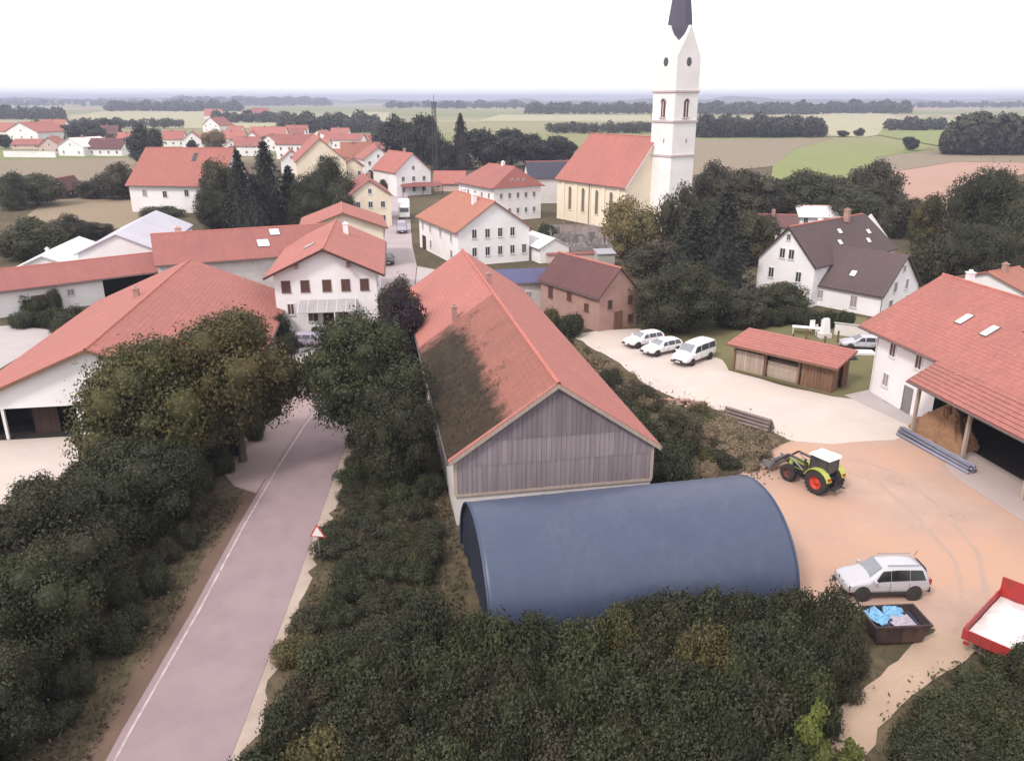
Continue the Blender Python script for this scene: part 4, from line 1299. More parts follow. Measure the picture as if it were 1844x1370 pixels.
# ---- white house with the mauve roof (two wings at right angles)
def mauve_house():
    root = thing('white_house', 'white house with steep mauve grey roofs and two gables behind the lawn', 'house', (33.9, 98.6, 0), -radians(50))
    W_, L, ev, rd = 7.8, 20.0, 5.1, 9.2
    walls(root, W_, L, ev, rd - .02, 'white')
    mb = MB()
    for s in (-1, 1): roof_slope(mb, s, W_, L, ev, rd, 0.35, 0.35, (0, 0.5), 14)
    hip_end(mb, 1, W_, L, ev, rd, 0.35, 0.35, 0.5, 14)
    roof = mb.build('roof', 'tile_mauve', root)
    ridge_caps(roof, rd + .13, -.35, L - 2.5, .5)
    bargeboards(roof, W_, L, ev, rd, .35, .35, 'wood_dark', (1, 0))
    chimney(roof, 0.5, 12.5, rd - .4, 1.5, 0.65, 'brick')
    chimney(roof, -.6, 8.0, rd - .8, 1.3, 0.5, 'white')
    for t, y in ((.35, 9.5), (.62, 8.0), (.5, 16.0), (.72, 14.6)): skylight(roof, 1, W_, ev, rd, t, y, .75, .9)
    for u, z, w, h in ((-0.62, 6.0, .85, 1.3), (0.62, 6.0, .85, 1.3), (0.0, 8.05, .6, .85), (1.9, 3.4, .85, 1.35), (-1.9, 3.4, .85, 1.35), (1.9, 1.2, .9, 1.2)):
        add_window(root, 'f', W_, L, u, z, w, h)
    # front wing
    w2 = thing('wing', '', 'x', (0, 0, 0)); bpy.data.objects.remove(w2)
    ax = radians(-40 - 50)                     # wing ridge against the main ridge
    c, s = cos(-radians(50)), sin(-radians(50))
    dx, dy = 46.1 - 33.9, 93.4 - 98.6
    lx, ly = dx * c + dy * s, -dx * s + dy * c
    W2, L2, ev2, rd2 = 9.0, 11.5, 2.7, 6.7
    def T(p):
        a = -ax
        x, y, z = p
        return (lx + x * cos(a) - y * sin(a), ly + x * sin(a) + y * cos(a), z)
    mb = MB()
    for sgn in (-1, 1):
        x = sgn * W2 / 2
        q = [(x, 0, 0), (x, L2, 0), (x, L2, ev2), (x, 0, ev2)]
        mb.poly(q if sgn > 0 else q[::-1])
    mb.poly([(-W2 / 2, 0, 0), (W2 / 2, 0, 0), (W2 / 2, 0, ev2), (0, 0, rd2 - .02), (-W2 / 2, 0, ev2)])
    mb.v = [T(p) for p in mb.v]
    mb.build('wing_wall', 'white', root)
    mb = MB()
    for sgn in (-1, 1): roof_slope(mb, sgn, W2, L2, ev2, rd2, .35, .35, (0, 0), 14)
    mb.v = [T(p) for p in mb.v]
    wr = mb.build('wing_roof', 'tile_mauve', root)
    a = -ax
    for u, z, w, h, g in ((10.2, 1.45, .8, 1.15, 'glass_pale'), (7.6, 1.45, .8, 1.15, 'glass_pale'), (3.3, 1.35, .95, 1.5, 'glass_pale')):
        fr, gl = window_meshes(w, h, 'frame', g, 'cross')
        o = put('window', fr, root, T((-W2 / 2, u, z)), (0, 0, a - pi / 2)); put('pane', gl, o)
    for u, z, w, h in ((-1.6, 3.2, .75, 1.3), (1.2, 3.2, .75, 1.3), (0, 5.2, .6, .8), (-2.2, 1.2, .9, 1.2), (1.8, 1.2, .9, 1.2)):
        fr, gl = window_meshes(w, h, 'frame', 'glass', 'cross')
        o = put('window', fr, root, T((u, 0, z)), (0, 0, a)); put('pane', gl, o)
    sl = atan2(rd2 - ev2, W2 / 2)
    for t, y in ((.62, 9.0), (.66, 4.6)):
        x = -W2 / 2 * t; z = rd2 - (rd2 - ev2) * t + .24
        fr = MB().box(-.45, .45, -.38, .38, -.06, .03)
        o = fr.build('skylight', 'lead', wr, T((x, y, z)))
        o.rotation_mode = 'XYZ'
        from mathutils import Matrix as MX
        o.rotation_euler = (MX.Rotation(a, 3, 'Z') @ MX.Rotation(-sl, 3, 'Y')).to_euler()
        MB().box(-.4, .4, -.33, .33, .031, .05).build('pane', 'skylight', o)
    MB().tube(T((-W2 / 2 - .08, -.05, 0.05)), T((-W2 / 2 - .08, -.05, ev2)), .05, n=6).build('downpipe', 'lead', root)
    return root
mauve_house()

# ---- small brick house, blue roofed shed
house('brick_house', 'small ruddy brick house with a dark brownish purple roof beside the gravel yard', 'house', 11.7, 86.0, -33, 5.4, 11.0, 3.95, 6.65, rmat='tile_brown', wmat='brick', ov=.3, og=.25, courses=14,
      win=[('l', 2.2, 2.3, .75, .85, 'glass_brown', 'frame_brown'), ('l', 5.4, 2.9, .75, .85, 'glass_brown', 'frame_brown'), ('l', 9.0, 2.7, .85, 1.3, 'glass_brown', 'frame_brown'),
           ('f', -1.25, 2.9, .6, .95, 'glass', 'frame_brown'), ('f', 1.6, 3.1, .6, .9, 'glass_brown', 'frame_brown'), ('f', 1.75, .95, .7, .85, 'glass_brown', 'frame_brown')],
      doors=[('f', 0.0, 'wood_brown', 1.2, 1.9)])
house('blue_roofed_shed', 'pale shed with a blue grey sheet roof between the barn and the brick house', 'shed', -2.6, 96.6, 78, 5.0, 6.6, 3.2, 4.25, rmat='blue_roof', wmat='white_old', ov=.3, og=.3, caps=False,
      win=[('r', 4.2, 1.7, .8, .9, 'glass_pale')], doors=[('r', 1.6, 'stone', 1.1, 2.0)])

# ---- white house with the hipped red roof at the street
house('street_house', 'white two storey house with half hipped red roof and two rows of black windows', 'house', -2.7, 123.2, -24, 11.8, 19.0, 5.35, 9.3, rmat='tile_orange', wmat='white', ov=.55, og=.45, hip=(0, .45), courses=16,
      win=[('f', u, 4.75, .85, 1.45) for u in (-3.3, -1.15, .95, 3.0)] + [('f', u, 2.0, .85, 1.45) for u in (-3.3, -1.15, .95, 3.0, 5.0)] +
          [('l', u, 3.9, .9, 1.3, 'glass_pale') for u in (3, 8, 13, 17)] + [('l', u, 1.4, .9, 1.3) for u in (3, 13)],
      doors=[('l', 16.5, 'wood_dark', 1.8, 2.2)], chim=[(-1.2, 5.2, 8.0, 1.9, .65, 'white'), (1.0, 15.5, 8.2, 1.5, .6, 'white')])
house('annex', 'low white annex with pale roof against the right side of the black windowed house', 'annex', 6.6, 124.3, -24, 5.0, 8.0, 2.3, 3.6, rmat='white_roof', wmat='white', ov=.3, og=.2, caps=False)

# ---- the inn behind it
house('inn', 'long white inn with many small windows and a dull red roof left of the church', 'inn', 1.2, 170.6, -31, 11.5, 15.5, 7.0, 10.6, rmat='tile_dull', wmat='white', ov=.6, og=.5, hip=(0.25, .6),
      win=[('f', u, z, .75, 1.15) for u in (-4, -2, 0, 2, 4) for z in (2.0, 5.1)] + [('f', u, 8.0, .6, .9) for u in (-1.4, 0, 1.4)] + [('l', u, z, .75, 1.15) for u in (2, 5, 8, 11, 14) for z in (2.0, 5.1)],
      chim=[(0, 6, 10.2, 1.2, .6, 'white')])
house('slate_roofed_house', 'house with a dark blue slate roof behind the inn', 'house', 3.5, 203, 82, 9.0, 13.0, 6.2, 9.4, rmat='slate', wmat='white_old', ov=.4, og=.3)

# ---- church
M['tower_white'] = surf('warm_white_render', (0.82, 0.79, 0.79), (0.79, 0.755, 0.755), scale=0.3, rough=0.9, c=(0.74, 0.70, 0.69), cscale=0.2)
def church():
    az = -33.0
    root = thing('church', 'cream village church with red nave roof and tall white gabled tower', 'church', (27.4, 158.8, 0), -radians(az))
    W_, L, ev, rd = 14.0, 22.0, 8.6, 17.0
    walls(root, W_, L, ev, rd - .02, 'cream', hip=(0, 1))
    mb = MB()
    for s in (-1, 1): roof_slope(mb, s, W_, L, ev, rd, .5, .3, (0, 0.30), 26, .2)
    hip_end(mb, 1, W_, L, ev, rd, .5, .3, 0.30, 26, .2)
    roof = mb.build('roof', 'tile', root)
    ridge_caps(roof, rd + .17, -.3, L - 1.9, .6)
    bargeboards(roof, W_, L, ev, rd, .5, .3, 'white', (1, 0), .3)
    gutter(roof, -1, W_, L, ev, rd, .5, .3)
    # choir: five sided end
    pts = [(-4.6, L), (-4.6, L + 3), (-2.2, L + 6), (2.2, L + 6), (4.6, L + 3), (4.6, L)]
    MB().prism(pts, 0, 8.4).build('apse', 'cream', root)
    mb = MB()
    for (a, b) in zip(pts[:-1], pts[1:]):
        mb.poly([(a[0] * 1.06, a[1] + .1, 8.38), (b[0] * 1.06, b[1] + .1, 8.38), (0, L - .5, 13.5)], [(0, 4), (2, 4), (1, 0)])
    mb.build('apse_roof', 'tile', root)
    # tall narrow windows of the long wall, with pilasters between
    fr = MB(); w, h = 1.0, 4.2
    fr.box(-w / 2 - .12, -w / 2, -.1, 0, -h / 2, h / 2); fr.box(w / 2, w / 2 + .12, -.1, 0, -h / 2, h / 2)
    fr.box(-w / 2 - .2, w / 2 + .2, -.16, 0, -h / 2 - .15, -h / 2)
    for i in range(8):
        a0, a1 = pi * i / 8, pi * (i + 1) / 8
        r0, r1 = w / 2, w / 2 + .12
        fr.hexa([(r0 * cos(a0), -.1, h / 2 + r0 * sin(a0)), (r1 * cos(a0), -.1, h / 2 + r1 * sin(a0)), (r1 * cos(a0), 0, h / 2 + r1 * sin(a0)), (r0 * cos(a0), 0, h / 2 + r0 * sin(a0)),
                 (r0 * cos(a1), -.1, h / 2 + r0 * sin(a1)), (r1 * cos(a1), -.1, h / 2 + r1 * sin(a1)), (r1 * cos(a1), 0, h / 2 + r1 * sin(a1)), (r0 * cos(a1), 0, h / 2 + r0 * sin(a1))])
    frm = fr.mesh('window', 'cream')
    gl = MB(); gl.poly([(-w / 2, -.02, -h / 2), (w / 2, -.02, -h / 2)] + [(w / 2 * cos(pi * i / 10), -.02, h / 2 + w / 2 * sin(pi * i / 10)) for i in range(11)])
    glm = gl.mesh('pane', 'church_glass')
    for u in (4.2, 8.6, 13.0, 17.4):
        o = put('window', frm, root, (-W_ / 2, u, 4.4), (0, 0, -pi / 2)); put('pane', glm, o)
    pm = MB().box(-.35, .35, -.22, 0, 0, ev - .5).mesh('pilaster', 'cream')
    for u in (2.0, 6.4, 10.8, 15.2, 19.6):
        put('pilaster', pm, root, (-W_ / 2, u, 0), (0, 0, -pi / 2))
    MB().box(-W_ / 2 - .3, -W_ / 2 + .02, -.2, L, ev - .55, ev - .3).build('cornice', 'white', root)
    MB().tube((-W_ / 2 - .3, 10.8, .1), (-W_ / 2 - .3, 10.8, ev - .6), .09, n=6).build('downpipe', 'lead', root)
    # tower
    tx, ty, s = 2.1, -2.2, 5.8
    tw = MB()
    hs = s / 2
    tw.box(tx - hs, tx + hs, ty - hs, ty + hs, 0, 31.3)
    tower = tw.build('tower', 'tower_white', root)
    def band(z, h, o, nm='cornice'):
        b = MB().box(tx - hs - o, tx + hs + o, ty - hs - o, ty + hs + o, z, z + h)
        return b.build(nm, 'cornice_grey', tower)
    for z in (13.8, 19.9, 25.1): band(z, .35, .22)
    band(0, 1.0, .18, 'plinth')
    # gables on four sides with the dark spire rising between them
    gz, gp = 31.3, 36.4
    gm = MB()
    for k in range(4):
        a = k * pi / 2
        def R(x, y, z): return (tx + x * cos(a) - y * sin(a), ty + x * sin(a) + y * cos(a), z)
        gm.poly([R(-hs, -hs, gz), R(hs, -hs, gz), R(0, -hs, gp)])
        gm.poly([R(-hs, -hs, gz), R(0, -hs, gp), R(0, 0, gp)])
        gm.poly([R(hs, -hs, gz), R(0, 0, gp), R(0, -hs, gp)])
    gm.build('tower_gable', 'tower_white', tower)
    sp = MB()
    base = [(cos(pi / 8 + pi / 4 * i), sin(pi / 8 + pi / 4 * i)) for i in range(8)]
    rings = [[(tx + x * r, ty + y * r, z) for x, y in base] for z, r in ((32.0, 2.05), (35.6, 2.42), (37.5, 2.25), (42.0, 1.62), (53.5, .04))]
    for r0, r1 in zip(rings[:-1], rings[1:]):
        for i in range(8):
            j = (i + 1) % 8
            sp.poly([r0[i], r0[j], r1[j], r1[i]])
    sp.build('spire', 'spire_slate', tower)
    # openings: belfry windows with a middle column, round sound holes above, a small slit
    bf = MB()
    w, h = 1.15, 2.6
    bf.poly([(-w / 2, -.02, -h / 2), (w / 2, -.02, -h / 2)] + [(w / 2 * cos(pi * i / 10), -.02, h / 2 + w / 2 * sin(pi * i / 10)) for i in range(11)])
    bfm = bf.mesh('belfry_opening', 'glass_brown')
    cm = MB().tube((0, -.06, -h / 2), (0, -.06, h / 2 + .1), .11, n=8)
    cm.box(-w / 2 - .25, w / 2 + .25, -.22, 0, -h / 2 - .25, -h / 2)
    for i in range(10):
        a0, a1 = pi * i / 10, pi * (i + 1) / 10
        r0, r1 = w / 2, w / 2 + .2
        cm.hexa([(r0 * cos(a0), -.14, h / 2 + r0 * sin(a0)), (r1 * cos(a0), -.14, h / 2 + r1 * sin(a0)), (r1 * cos(a0), 0, h / 2 + r1 * sin(a0)), (r0 * cos(a0), 0, h / 2 + r0 * sin(a0)),
                 (r0 * cos(a1), -.14, h / 2 + r0 * sin(a1)), (r1 * cos(a1), -.14, h / 2 + r1 * sin(a1)), (r1 * cos(a1), 0, h / 2 + r1 * sin(a1)), (r0 * cos(a1), 0, h / 2 + r0 * sin(a1))])
    cmm = cm.mesh('tracery', 'cornice_grey')
    rd_ = MB(); rd_.poly([(.62 * cos(2 * pi * i / 16), -.03, .78 * sin(2 * pi * i / 16)) for i in range(16)])
    rdm = rd_.mesh('sound_hole', 'glass')
    sl_ = MB().box(-.16, .16, -.03, -.005, -.4, .4).mesh('slit_window', 'glass_pale')
    for k in range(4):
        a = k * pi / 2
        def L_(x, z): return (tx + x * cos(a) + (hs) * sin(a), ty + x * sin(a) - hs * cos(a), z)
        o = put('belfry_opening', bfm, tower, L_(0, 22.1), (0, 0, a)); put('tracery', cmm, tower, L_(0, 22.1), (0, 0, a))
        put('sound_hole', rdm, tower, L_(0, 30.3), (0, 0, a))
        put('slit_window', sl_, tower, L_(.6, 16.6), (0, 0, a))
    return root
M['church_glass'] = surf('church_window_glass', (0.20, 0.155, 0.12), (0.14, 0.11, 0.09), scale=2, rough=0.25, spec=0.5)
M['spire_slate'] = surf('spire_slate', (0.095, 0.085, 0.125), (0.075, 0.068, 0.10), scale=0.8, rough=0.6, fine=4)
M['cornice_grey'] = surf('cornice_stone', (0.55, 0.46, 0.46), (0.48, 0.40, 0.41), scale=1, rough=0.9)
church()

# ---- left farm
farmL, roofL = house('long_farm_barn', 'long red roofed farm barn with a dark doorway in its white gable, left edge', 'barn', -31.0, 56.2, -9, 20.0, 34.0, 2.55, 6.75, rmat='tile', wmat='white', ov=.7, og=.6, courses=26,
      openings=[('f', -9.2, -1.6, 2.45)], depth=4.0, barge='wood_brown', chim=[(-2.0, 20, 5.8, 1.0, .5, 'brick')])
MB().box(-6.75, -6.55, -.06, .16, 0, 2.45).build('door_post', 'frame', farmL)
for u in (-8.6, -4.2):
    MB().box(u - .9, u + .9, 1.0, 1.08, 0.02, 2.3).build('door', 'wood_dark', farmL)
E4, r4 = house('terrace_house', 'white gabled farmhouse with brown windows and a glass canopy over its terrace', 'house', -20.1, 85.3, -8, 10.8, 20.0, 6.45, 8.95, rmat='tile', wmat='white', ov=.9, og=.9, courses=16, barge='wood_dark',
      win=[('f', u, 5.0, .95, 1.25, 'glass_brown', 'frame_brown') for u in (-4.2, -2.2, 0.1, 2.1, 4.1)] + [('f', u, 1.55, 1.2, 1.1, 'glass_brown', 'frame') for u in (-1.6, 1.6)] + [('f', -3.9, 2.5, .8, 1.3, 'glass_brown', 'frame')] +
          [('r', u, 4.8, .9, 1.2, 'glass') for u in (3, 8, 13)],
      doors=[('f', 0.1, 'wood_dark', 1.25, 2.25)], chim=[(1.6, 14, 8.2, 1.3, .6, 'white')], sky=[(-1, .40, 7.0, 1.3, 1.3)])
mb = MB()
mb.hexa([(-2.9, -2.6, 2.62), (3.1, -2.6, 2.62), (3.1, -.02, 3.4), (-2.9, -.02, 3.4), (-2.9, -2.6, 2.67), (3.1, -2.6, 2.67), (3.1, -.02, 3.45), (-2.9, -.02, 3.45)])
cano = mb.build('canopy', 'canopy_glass', E4)
for i in range(7):
    x = -2.9 + i
    MB().hexa([(x - .03, -2.62, 2.66), (x + .03, -2.62, 2.66), (x + .03, -.02, 3.44), (x - .03, -.02, 3.44), (x - .03, -2.62, 2.73), (x + .03, -2.62, 2.73), (x + .03, -.02, 3.51), (x - .03, -.02, 3.51)]).build('rafter', 'frame', cano)
for x in (-2.8, 0.9, 3.0):
    MB().box(x - .06, x + .06, -2.6, -2.48, 0, 2.62).build('canopy_post', 'frame', E4)
for x, y0 in ((-2.9, -.9), (2.5, -.9)):          # purlin ends under the verge
    MB().box(x - .16, x + .16, -.85, .02, 7.0, 7.45).build('purlin', 'wood_brown', E4)
house('wing_barn', 'long red roofed wing with three white skylights joined to the terrace house', 'barn', -44.4, 99.7, 66, 12.0, 21.5, 5.6, 8.1, rmat='tile_dull', wmat='white_old', ov=.6, og=.3, courses=16,
      sky=[(1, .6, 12.6, 1.7, 1.5), (1, .22, 14.4, 1.5, 1.3)], chim=[(-1.5, 3.0, 7.2, 1.4, .8, 'pinkwash')])
house('rear_farmhouse', 'pink roofed house with cream gable standing directly behind the terrace house', 'house', -24.7, 118.5, -12, 11.5, 12.0, 6.2, 8.3, rmat='tile', wmat='cream', ov=.6, og=.7, courses=10, barge='wood_brown')
house('stable', 'long low white stable with a rusty red roof and a dark open bay at the left edge', 'stable', -64.9, 91.2, 50.6, 8.0, 23.0, 3.25, 4.75, rmat='tile_dull', wmat='white', ov=.6, og=.2, courses=8,
      openings=[('r', 15.2, 22.6, 2.95)], depth=5.0, win=[('r', 11.5, 1.9, .9, .9, 'glass_pale')], doors=[('r', 8.0, 'wood_brown', 1.5, 2.0)])  # open carport bay without gates, its shade painted into the dark lining
house('pale_roofed_hall', 'large hall with a lavender grey sheet metal roof behind the stable', 'hall', -54.3, 110.5, -11, 10.5, 25.0, 4.0, 6.4, rmat='metal_roof', wmat='white', ov=.3, og=.3, caps=False)
house('white_roofed_shed', 'low shed with a bright white sheet roof left of the lavender hall', 'shed', -63.2, 107.5, -11, 8.5, 16.0, 2.2, 4.0, rmat='white_roof', wmat='white', ov=.3, og=.3, caps=False, chim=[(-2, 8, 2.9, .8, .4, 'white')])
house('big_farmhouse', 'big white farmhouse with a broad red roof left of the dark firs', 'farmhouse', -84.5, 190.5, 96, 15.0, 21.5, 6.4, 13.4, rmat='tile', wmat='white', ov=.7, og=.5, courses=18, hip=(.18, 0),
      win=[('r', 8.2, 4.0, 1.1, 1.5), ('r', 13.3, 4.3, 1.1, 1.5), ('r', 3.5, 4.2, 1.1, 1.5, 'glass_pale')], sky=[(1, .28, 13.5, 2.4, 1.0, .5, 'glass')])
# ---------------------------------------------------------------- village houses farther off
def far_house(name, label, xl, xr, yb, ye, yr, kind='e', turn=0.0, rmat='tile', wmat='white', depth=None, chim=True, nwin=3, cat='house', win_mat='glass', hip=(0, 0), rows=2):
    """a village house measured by its photograph edges: foot, eave and ridge heights"""
    x0, y0, _ = at(xl, yb); x1, y1, _ = at(xr, yb)
    wid = abs(x1 - x0)
    xc = (x0 + x1) / 2
    ev = max(2.3, zat(ye, y0))
    if kind == 'g':
        Wd = wid; L = depth or wid * 1.25
        rd = max(ev + 1.6, zat(yr, y0))
        az = turn
        cx, cy = xc, y0
        win = [('f', u, z, .95, 1.3, win_mat) for u in np.linspace(-Wd * .3, Wd * .3, nwin) for z in ([1.6, 4.3][:rows] if ev > 4.5 else [1.6])]
        if rd - ev > 2.2: win.append(('f', 0, ev + .8, .8, 1.1, win_mat))
        win += [('l' if xc > 0 else 'r', u, 1.7, .95, 1.3, win_mat) for u in np.linspace(L * .2, L * .8, 3)]
    else:
        Wd = depth or max(7.0, wid * 0.62); L = wid
        rd = max(ev + 1.5, zat(yr, y0 + Wd / 2))
        az = 90 + turn
        a = radians(az)
        cx = xc - sin(a) * L / 2; cy = y0 + Wd / 2 - cos(a) * L / 2
        win = [('r', u, z, .95, 1.3, win_mat) for u in np.linspace(L * .14, L * .86, nwin) for z in ([1.6, 4.3][:rows] if ev > 4.5 else [1.6])]
    ch = [(0.5, L * .4, rd - .5, 1.4, .6, 'brick')] if chim else []
    return house(name, label, cat, cx, cy, az, Wd, L, ev, rd, rmat=rmat, wmat=wmat, ov=.5, og=.4, win=win, chim=ch, hip=hip, gut=(0, 0))

FAR = [
    ('white_house', 'big white gabled house with a dark balcony at the far left edge of the village', 8, 76, 262, 238, 221, 'g', 12, 'tile', 'white', None, 3),
    ('pink_roofed_house', 'salmon roofed white house right beside the balconied gable house at far left', 72, 117, 246, 231, 216, 'e', 4, 'tile_orange', 'white', None, 3),
    ('low_barn', 'low dark red barn in front of the balconied gable house at far left', 22, 72, 269, 263, 251, 'e', 0, 'tile_dull', 'pinkwash', None, 2),
    ('orange_house', 'small orange pink house between the dark red barn and a white house at far left', 72, 110, 277, 264, 248, 'g', -8, 'tile_orange', 'pinkwash', None, 2),
    ('plain_white_house', 'plain white gabled house behind the tan meadow at far left', 101, 158, 281, 264, 249, 'g', 18, 'white_roof', 'white', None, 2),
    ('mauve_roofed_house', 'white house with a dusty mauve roof left of the big round tree', 158, 224, 281, 267, 250, 'e', 6, 'tile_brown', 'white', None, 4),
    ('dark_barn', 'dark brown barn among the trees above the mauve roofed house', 180, 212, 249, 240, 227, 'e', 0, 'tile_brown', 'wood_dark', None, 2),
    ('small_pink_house', 'small pink roofed house just right of the big round tree', 294, 330, 264, 250, 236, 'e', -5, 'tile', 'white', None, 3),
    ('gabled_cottage', 'white gabled cottage with pink roof behind the ridge of the big farmhouse', 331, 364, 267, 252, 238, 'g', -15, 'tile', 'white', None, 2),
    ('pale_house', 'pale white house peeping out behind the left dark firs', 424, 468, 281, 262, 247, 'e', 4, 'tile_dull', 'white', None, 3),
    ('broad_pink_roofed_house', 'broad pale pink roofed house above the tops of the dark firs', 448, 512, 254, 245, 229, 'e', -4, 'tile', 'white', None, 4),
    ('tall_white_house', 'tall white house with small black windows right of the fir tops', 500, 566, 287, 259, 243, 'e', 8, 'tile_dull', 'white', None, 4),
    ('white_row_house', 'long white house with thin pink roof behind the big salmon roof', 584, 652, 268, 252, 242, 'e', 3, 'tile_dull', 'white', None, 5),
    ('salmon_roofed_barn', 'big barn with a broad salmon roof behind the round dark tree', 540, 626, 352, 290, 250, 'g', -16, 'tile', 'cream', 26, 3),
    ('orange_roofed_house', 'house with a weathered orange roof left of the pale pink gabled house', 614, 664, 302, 281, 257, 'e', -12, 'tile_orange', 'white_old', None, 3),
    ('cream_tower_house', 'narrow tall cream house below the weathered orange roof', 619, 656, 340, 300, 286, 'g', -12, 'tile_dull', 'cream', 9, 2),
    ('pale_pink_house', 'pale pinkish white gabled house left of the bright red roof by the mast', 656, 710, 318, 286, 266, 'g', -22, 'tile', 'white', None, 2),
    ('bright_roofed_house', 'white gabled house with a bright red roof and a red awning below its gable', 712, 780, 352, 308, 277, 'g', -32, 'tile', 'white', 15, 3),
    ('cream_street_house', 'cream gabled house on the left of the village street', 633, 706, 408, 352, 326, 'g', -14, 'tile_dull', 'cream', 17, 3),
    ('far_pink_house', 'tiny pink roofed house in the far fields at left', 368, 398, 215, 208, 197, 'e', 0, 'tile', 'white', None, 3),
    ('far_white_house', 'tiny white house in the far fields above the fir tops', 452, 482, 216, 207, 195, 'e', 0, 'tile_dull', 'white', None, 3),
    ('hillside_house', 'pale house half hidden before the far grove above the village', 640, 684, 262, 252, 243, 'e', 0, 'tile_dull', 'white_old', None, 3),
    ('grey_roofed_cottage', 'small cottage with dull roof above the long white row house', 520, 548, 250, 240, 231, 'e', 5, 'tile_dull', 'white', None, 2),
    ('fir_side_house', 'white cottage with a red roof just behind the fir tops', 470, 500, 272, 257, 244, 'g', 10, 'tile', 'white', None, 2),
    ('white_gabled_cottage', 'white gabled cottage at the far end of the village fields', 364, 398, 238, 226, 212, 'g', 15, 'tile_dull', 'white', None, 2),
    ('pink_gabled_house', 'pink roofed house left of the fir tops behind the yellow green tree', 398, 440, 262, 249, 236, 'e', 4, 'tile', 'white', None, 3),
    ('brown_roofed_house', 'brownish roofed house at the back of the village', 514, 552, 246, 236, 226, 'e', -5, 'tile_dull', 'white', None, 3),
    ('back_row_house', 'white house in the back row right above the salmon roof', 556, 590, 256, 246, 236, 'g', 10, 'tile', 'white', None, 2),
    ('mid_village_house', 'white house with a pink roof left of the pale pink gabled house', 652, 690, 285, 270, 257, 'e', -15, 'tile', 'white', None, 3),
    ('roadside_house', 'white house with a dull roof right of the cream street house', 688, 722, 340, 322, 305, 'g', -20, 'tile_dull', 'white', 10, 2),
    ('street_corner_house', 'white house with a pink roof just left of the lattice mast', 716, 762, 300, 288, 274, 'e', -14, 'tile', 'white', None, 3),
    ('gable_row_house', 'white gabled house right of the long white row house', 664, 700, 292, 279, 262, 'g', -20, 'tile', 'white', None, 2),
    ('low_pink_house', 'low pink roofed house left of the weathered orange roof', 586, 618, 296, 284, 270, 'e', -10, 'tile', 'pinkwash', None, 2),
    ('red_roofed_cottage', 'red roofed cottage below the long white row house', 626, 664, 282, 271, 259, 'e', -8, 'tile', 'white', None, 2),
    ('fir_gap_house', 'white house seen right of the firs before the salmon barn', 508, 546, 312, 288, 272, 'g', -14, 'tile', 'white', None, 2),
    ('left_edge_house', 'white house with pink roof at the very left edge behind the balconied house', -30, 22, 248, 236, 222, 'e', 5, 'tile', 'white', None, 3),
    ('meadow_house', 'white house with pink roof right of the dark brown barn', 212, 246, 262, 250, 239, 'e', -4, 'tile', 'white', None, 3),
    ('grove_house', 'small white house under the dark grove above the plain white house', 128, 158, 258, 249, 240, 'g', 8, 'tile', 'white', None, 2),
    ('tree_side_house', 'white cottage just right of the yellow green tree', 404, 432, 276, 264, 252, 'g', -12, 'tile', 'white', None, 2),
    ('ridge_side_house', 'white house with a pink roof behind the ridge end of the big farmhouse', 360, 396, 262, 250, 240, 'e', 6, 'tile', 'white', None, 3),
    ('lane_house', 'small white house with pink roof left of the tall white house', 478, 506, 266, 254, 242, 'e', -6, 'tile', 'white', None, 2),
    ('upper_house', 'white house with pale roof at the upper village edge above the salmon barn', 596, 628, 250, 241, 231, 'e', 6, 'tile', 'white', None, 3),
    ('end_house', 'pinkish house at the right end of the upper village row', 660, 696, 272, 262, 252, 'g', -12, 'tile_dull', 'pinkwash', None, 2),
    ('fir_top_house', 'white gabled house seen between the two highest fir tops', 440, 470, 264, 252, 238, 'g', -10, 'tile', 'white', None, 2),
    ('yellowish_house', 'cream coloured house at the upper left of the village', 410, 436, 246, 237, 227, 'e', 8, 'tile', 'cream', None, 2),
    ('terrace_cottage', 'pale cottage squeezed between the tall white house and the salmon roof', 560, 592, 272, 260, 250, 'e', 5, 'tile', 'white', None, 2),
    ('low_red_roof', 'low shed with a flat red roof right of the bright red roofed house', 782, 836, 345, 330, 309, 'e', 0, 'tile', 'pinkwash', 8, 2),
    ('red_roofed_outbuilding', 'small white building with a brownish red roof half hidden behind the mauve roofed house', 1376, 1440, 432, 413, 398, 'e', 10, 'tile_brown', 'white', 9, 3),
    ('flat_white_building', 'low white flat roofed building behind the mauve roof ridge', 1446, 1520, 412, 401, 394, 'e', 8, 'white_roof', 'white', 9, 3),
    ('edge_house', 'small house with a red roof peeping over the big roof at the right edge', 1788, 1880, 556, 528, 497, 'e', -30, 'tile_orange', 'white', 9, 3),
]
for name, label, xl, xr, yb, ye, yr, kd, turn, rm, wm, dp, nw in FAR:
    far_house(name, label, xl, xr, yb, ye, yr, kd, turn, rm, wm, dp, not name.startswith('low') and not name.startswith('flat'), nw)

# awning of the bright roofed house
bx, by, _ = at(752, 352)
aw = thing('awning', 'red sloping awning along the foot of the bright red roofed house', 'awning', (bx - 4, by - 2.2, 0), radians(20))
MB().hexa([(0, -1.3, 2.4), (11, -1.3, 2.4), (11, 1.0, 3.2), (0, 1.0, 3.2), (0, -1.3, 2.5), (11, -1.3, 2.5), (11, 1, 3.3), (0, 1, 3.3)]).build('cover', 'tile_dull', aw)
for x in (.2, 5.5, 10.8): MB().box(x - .08, x + .08, -1.25, -1.1, 0, 2.4).build('post', 'wood_dark', aw)

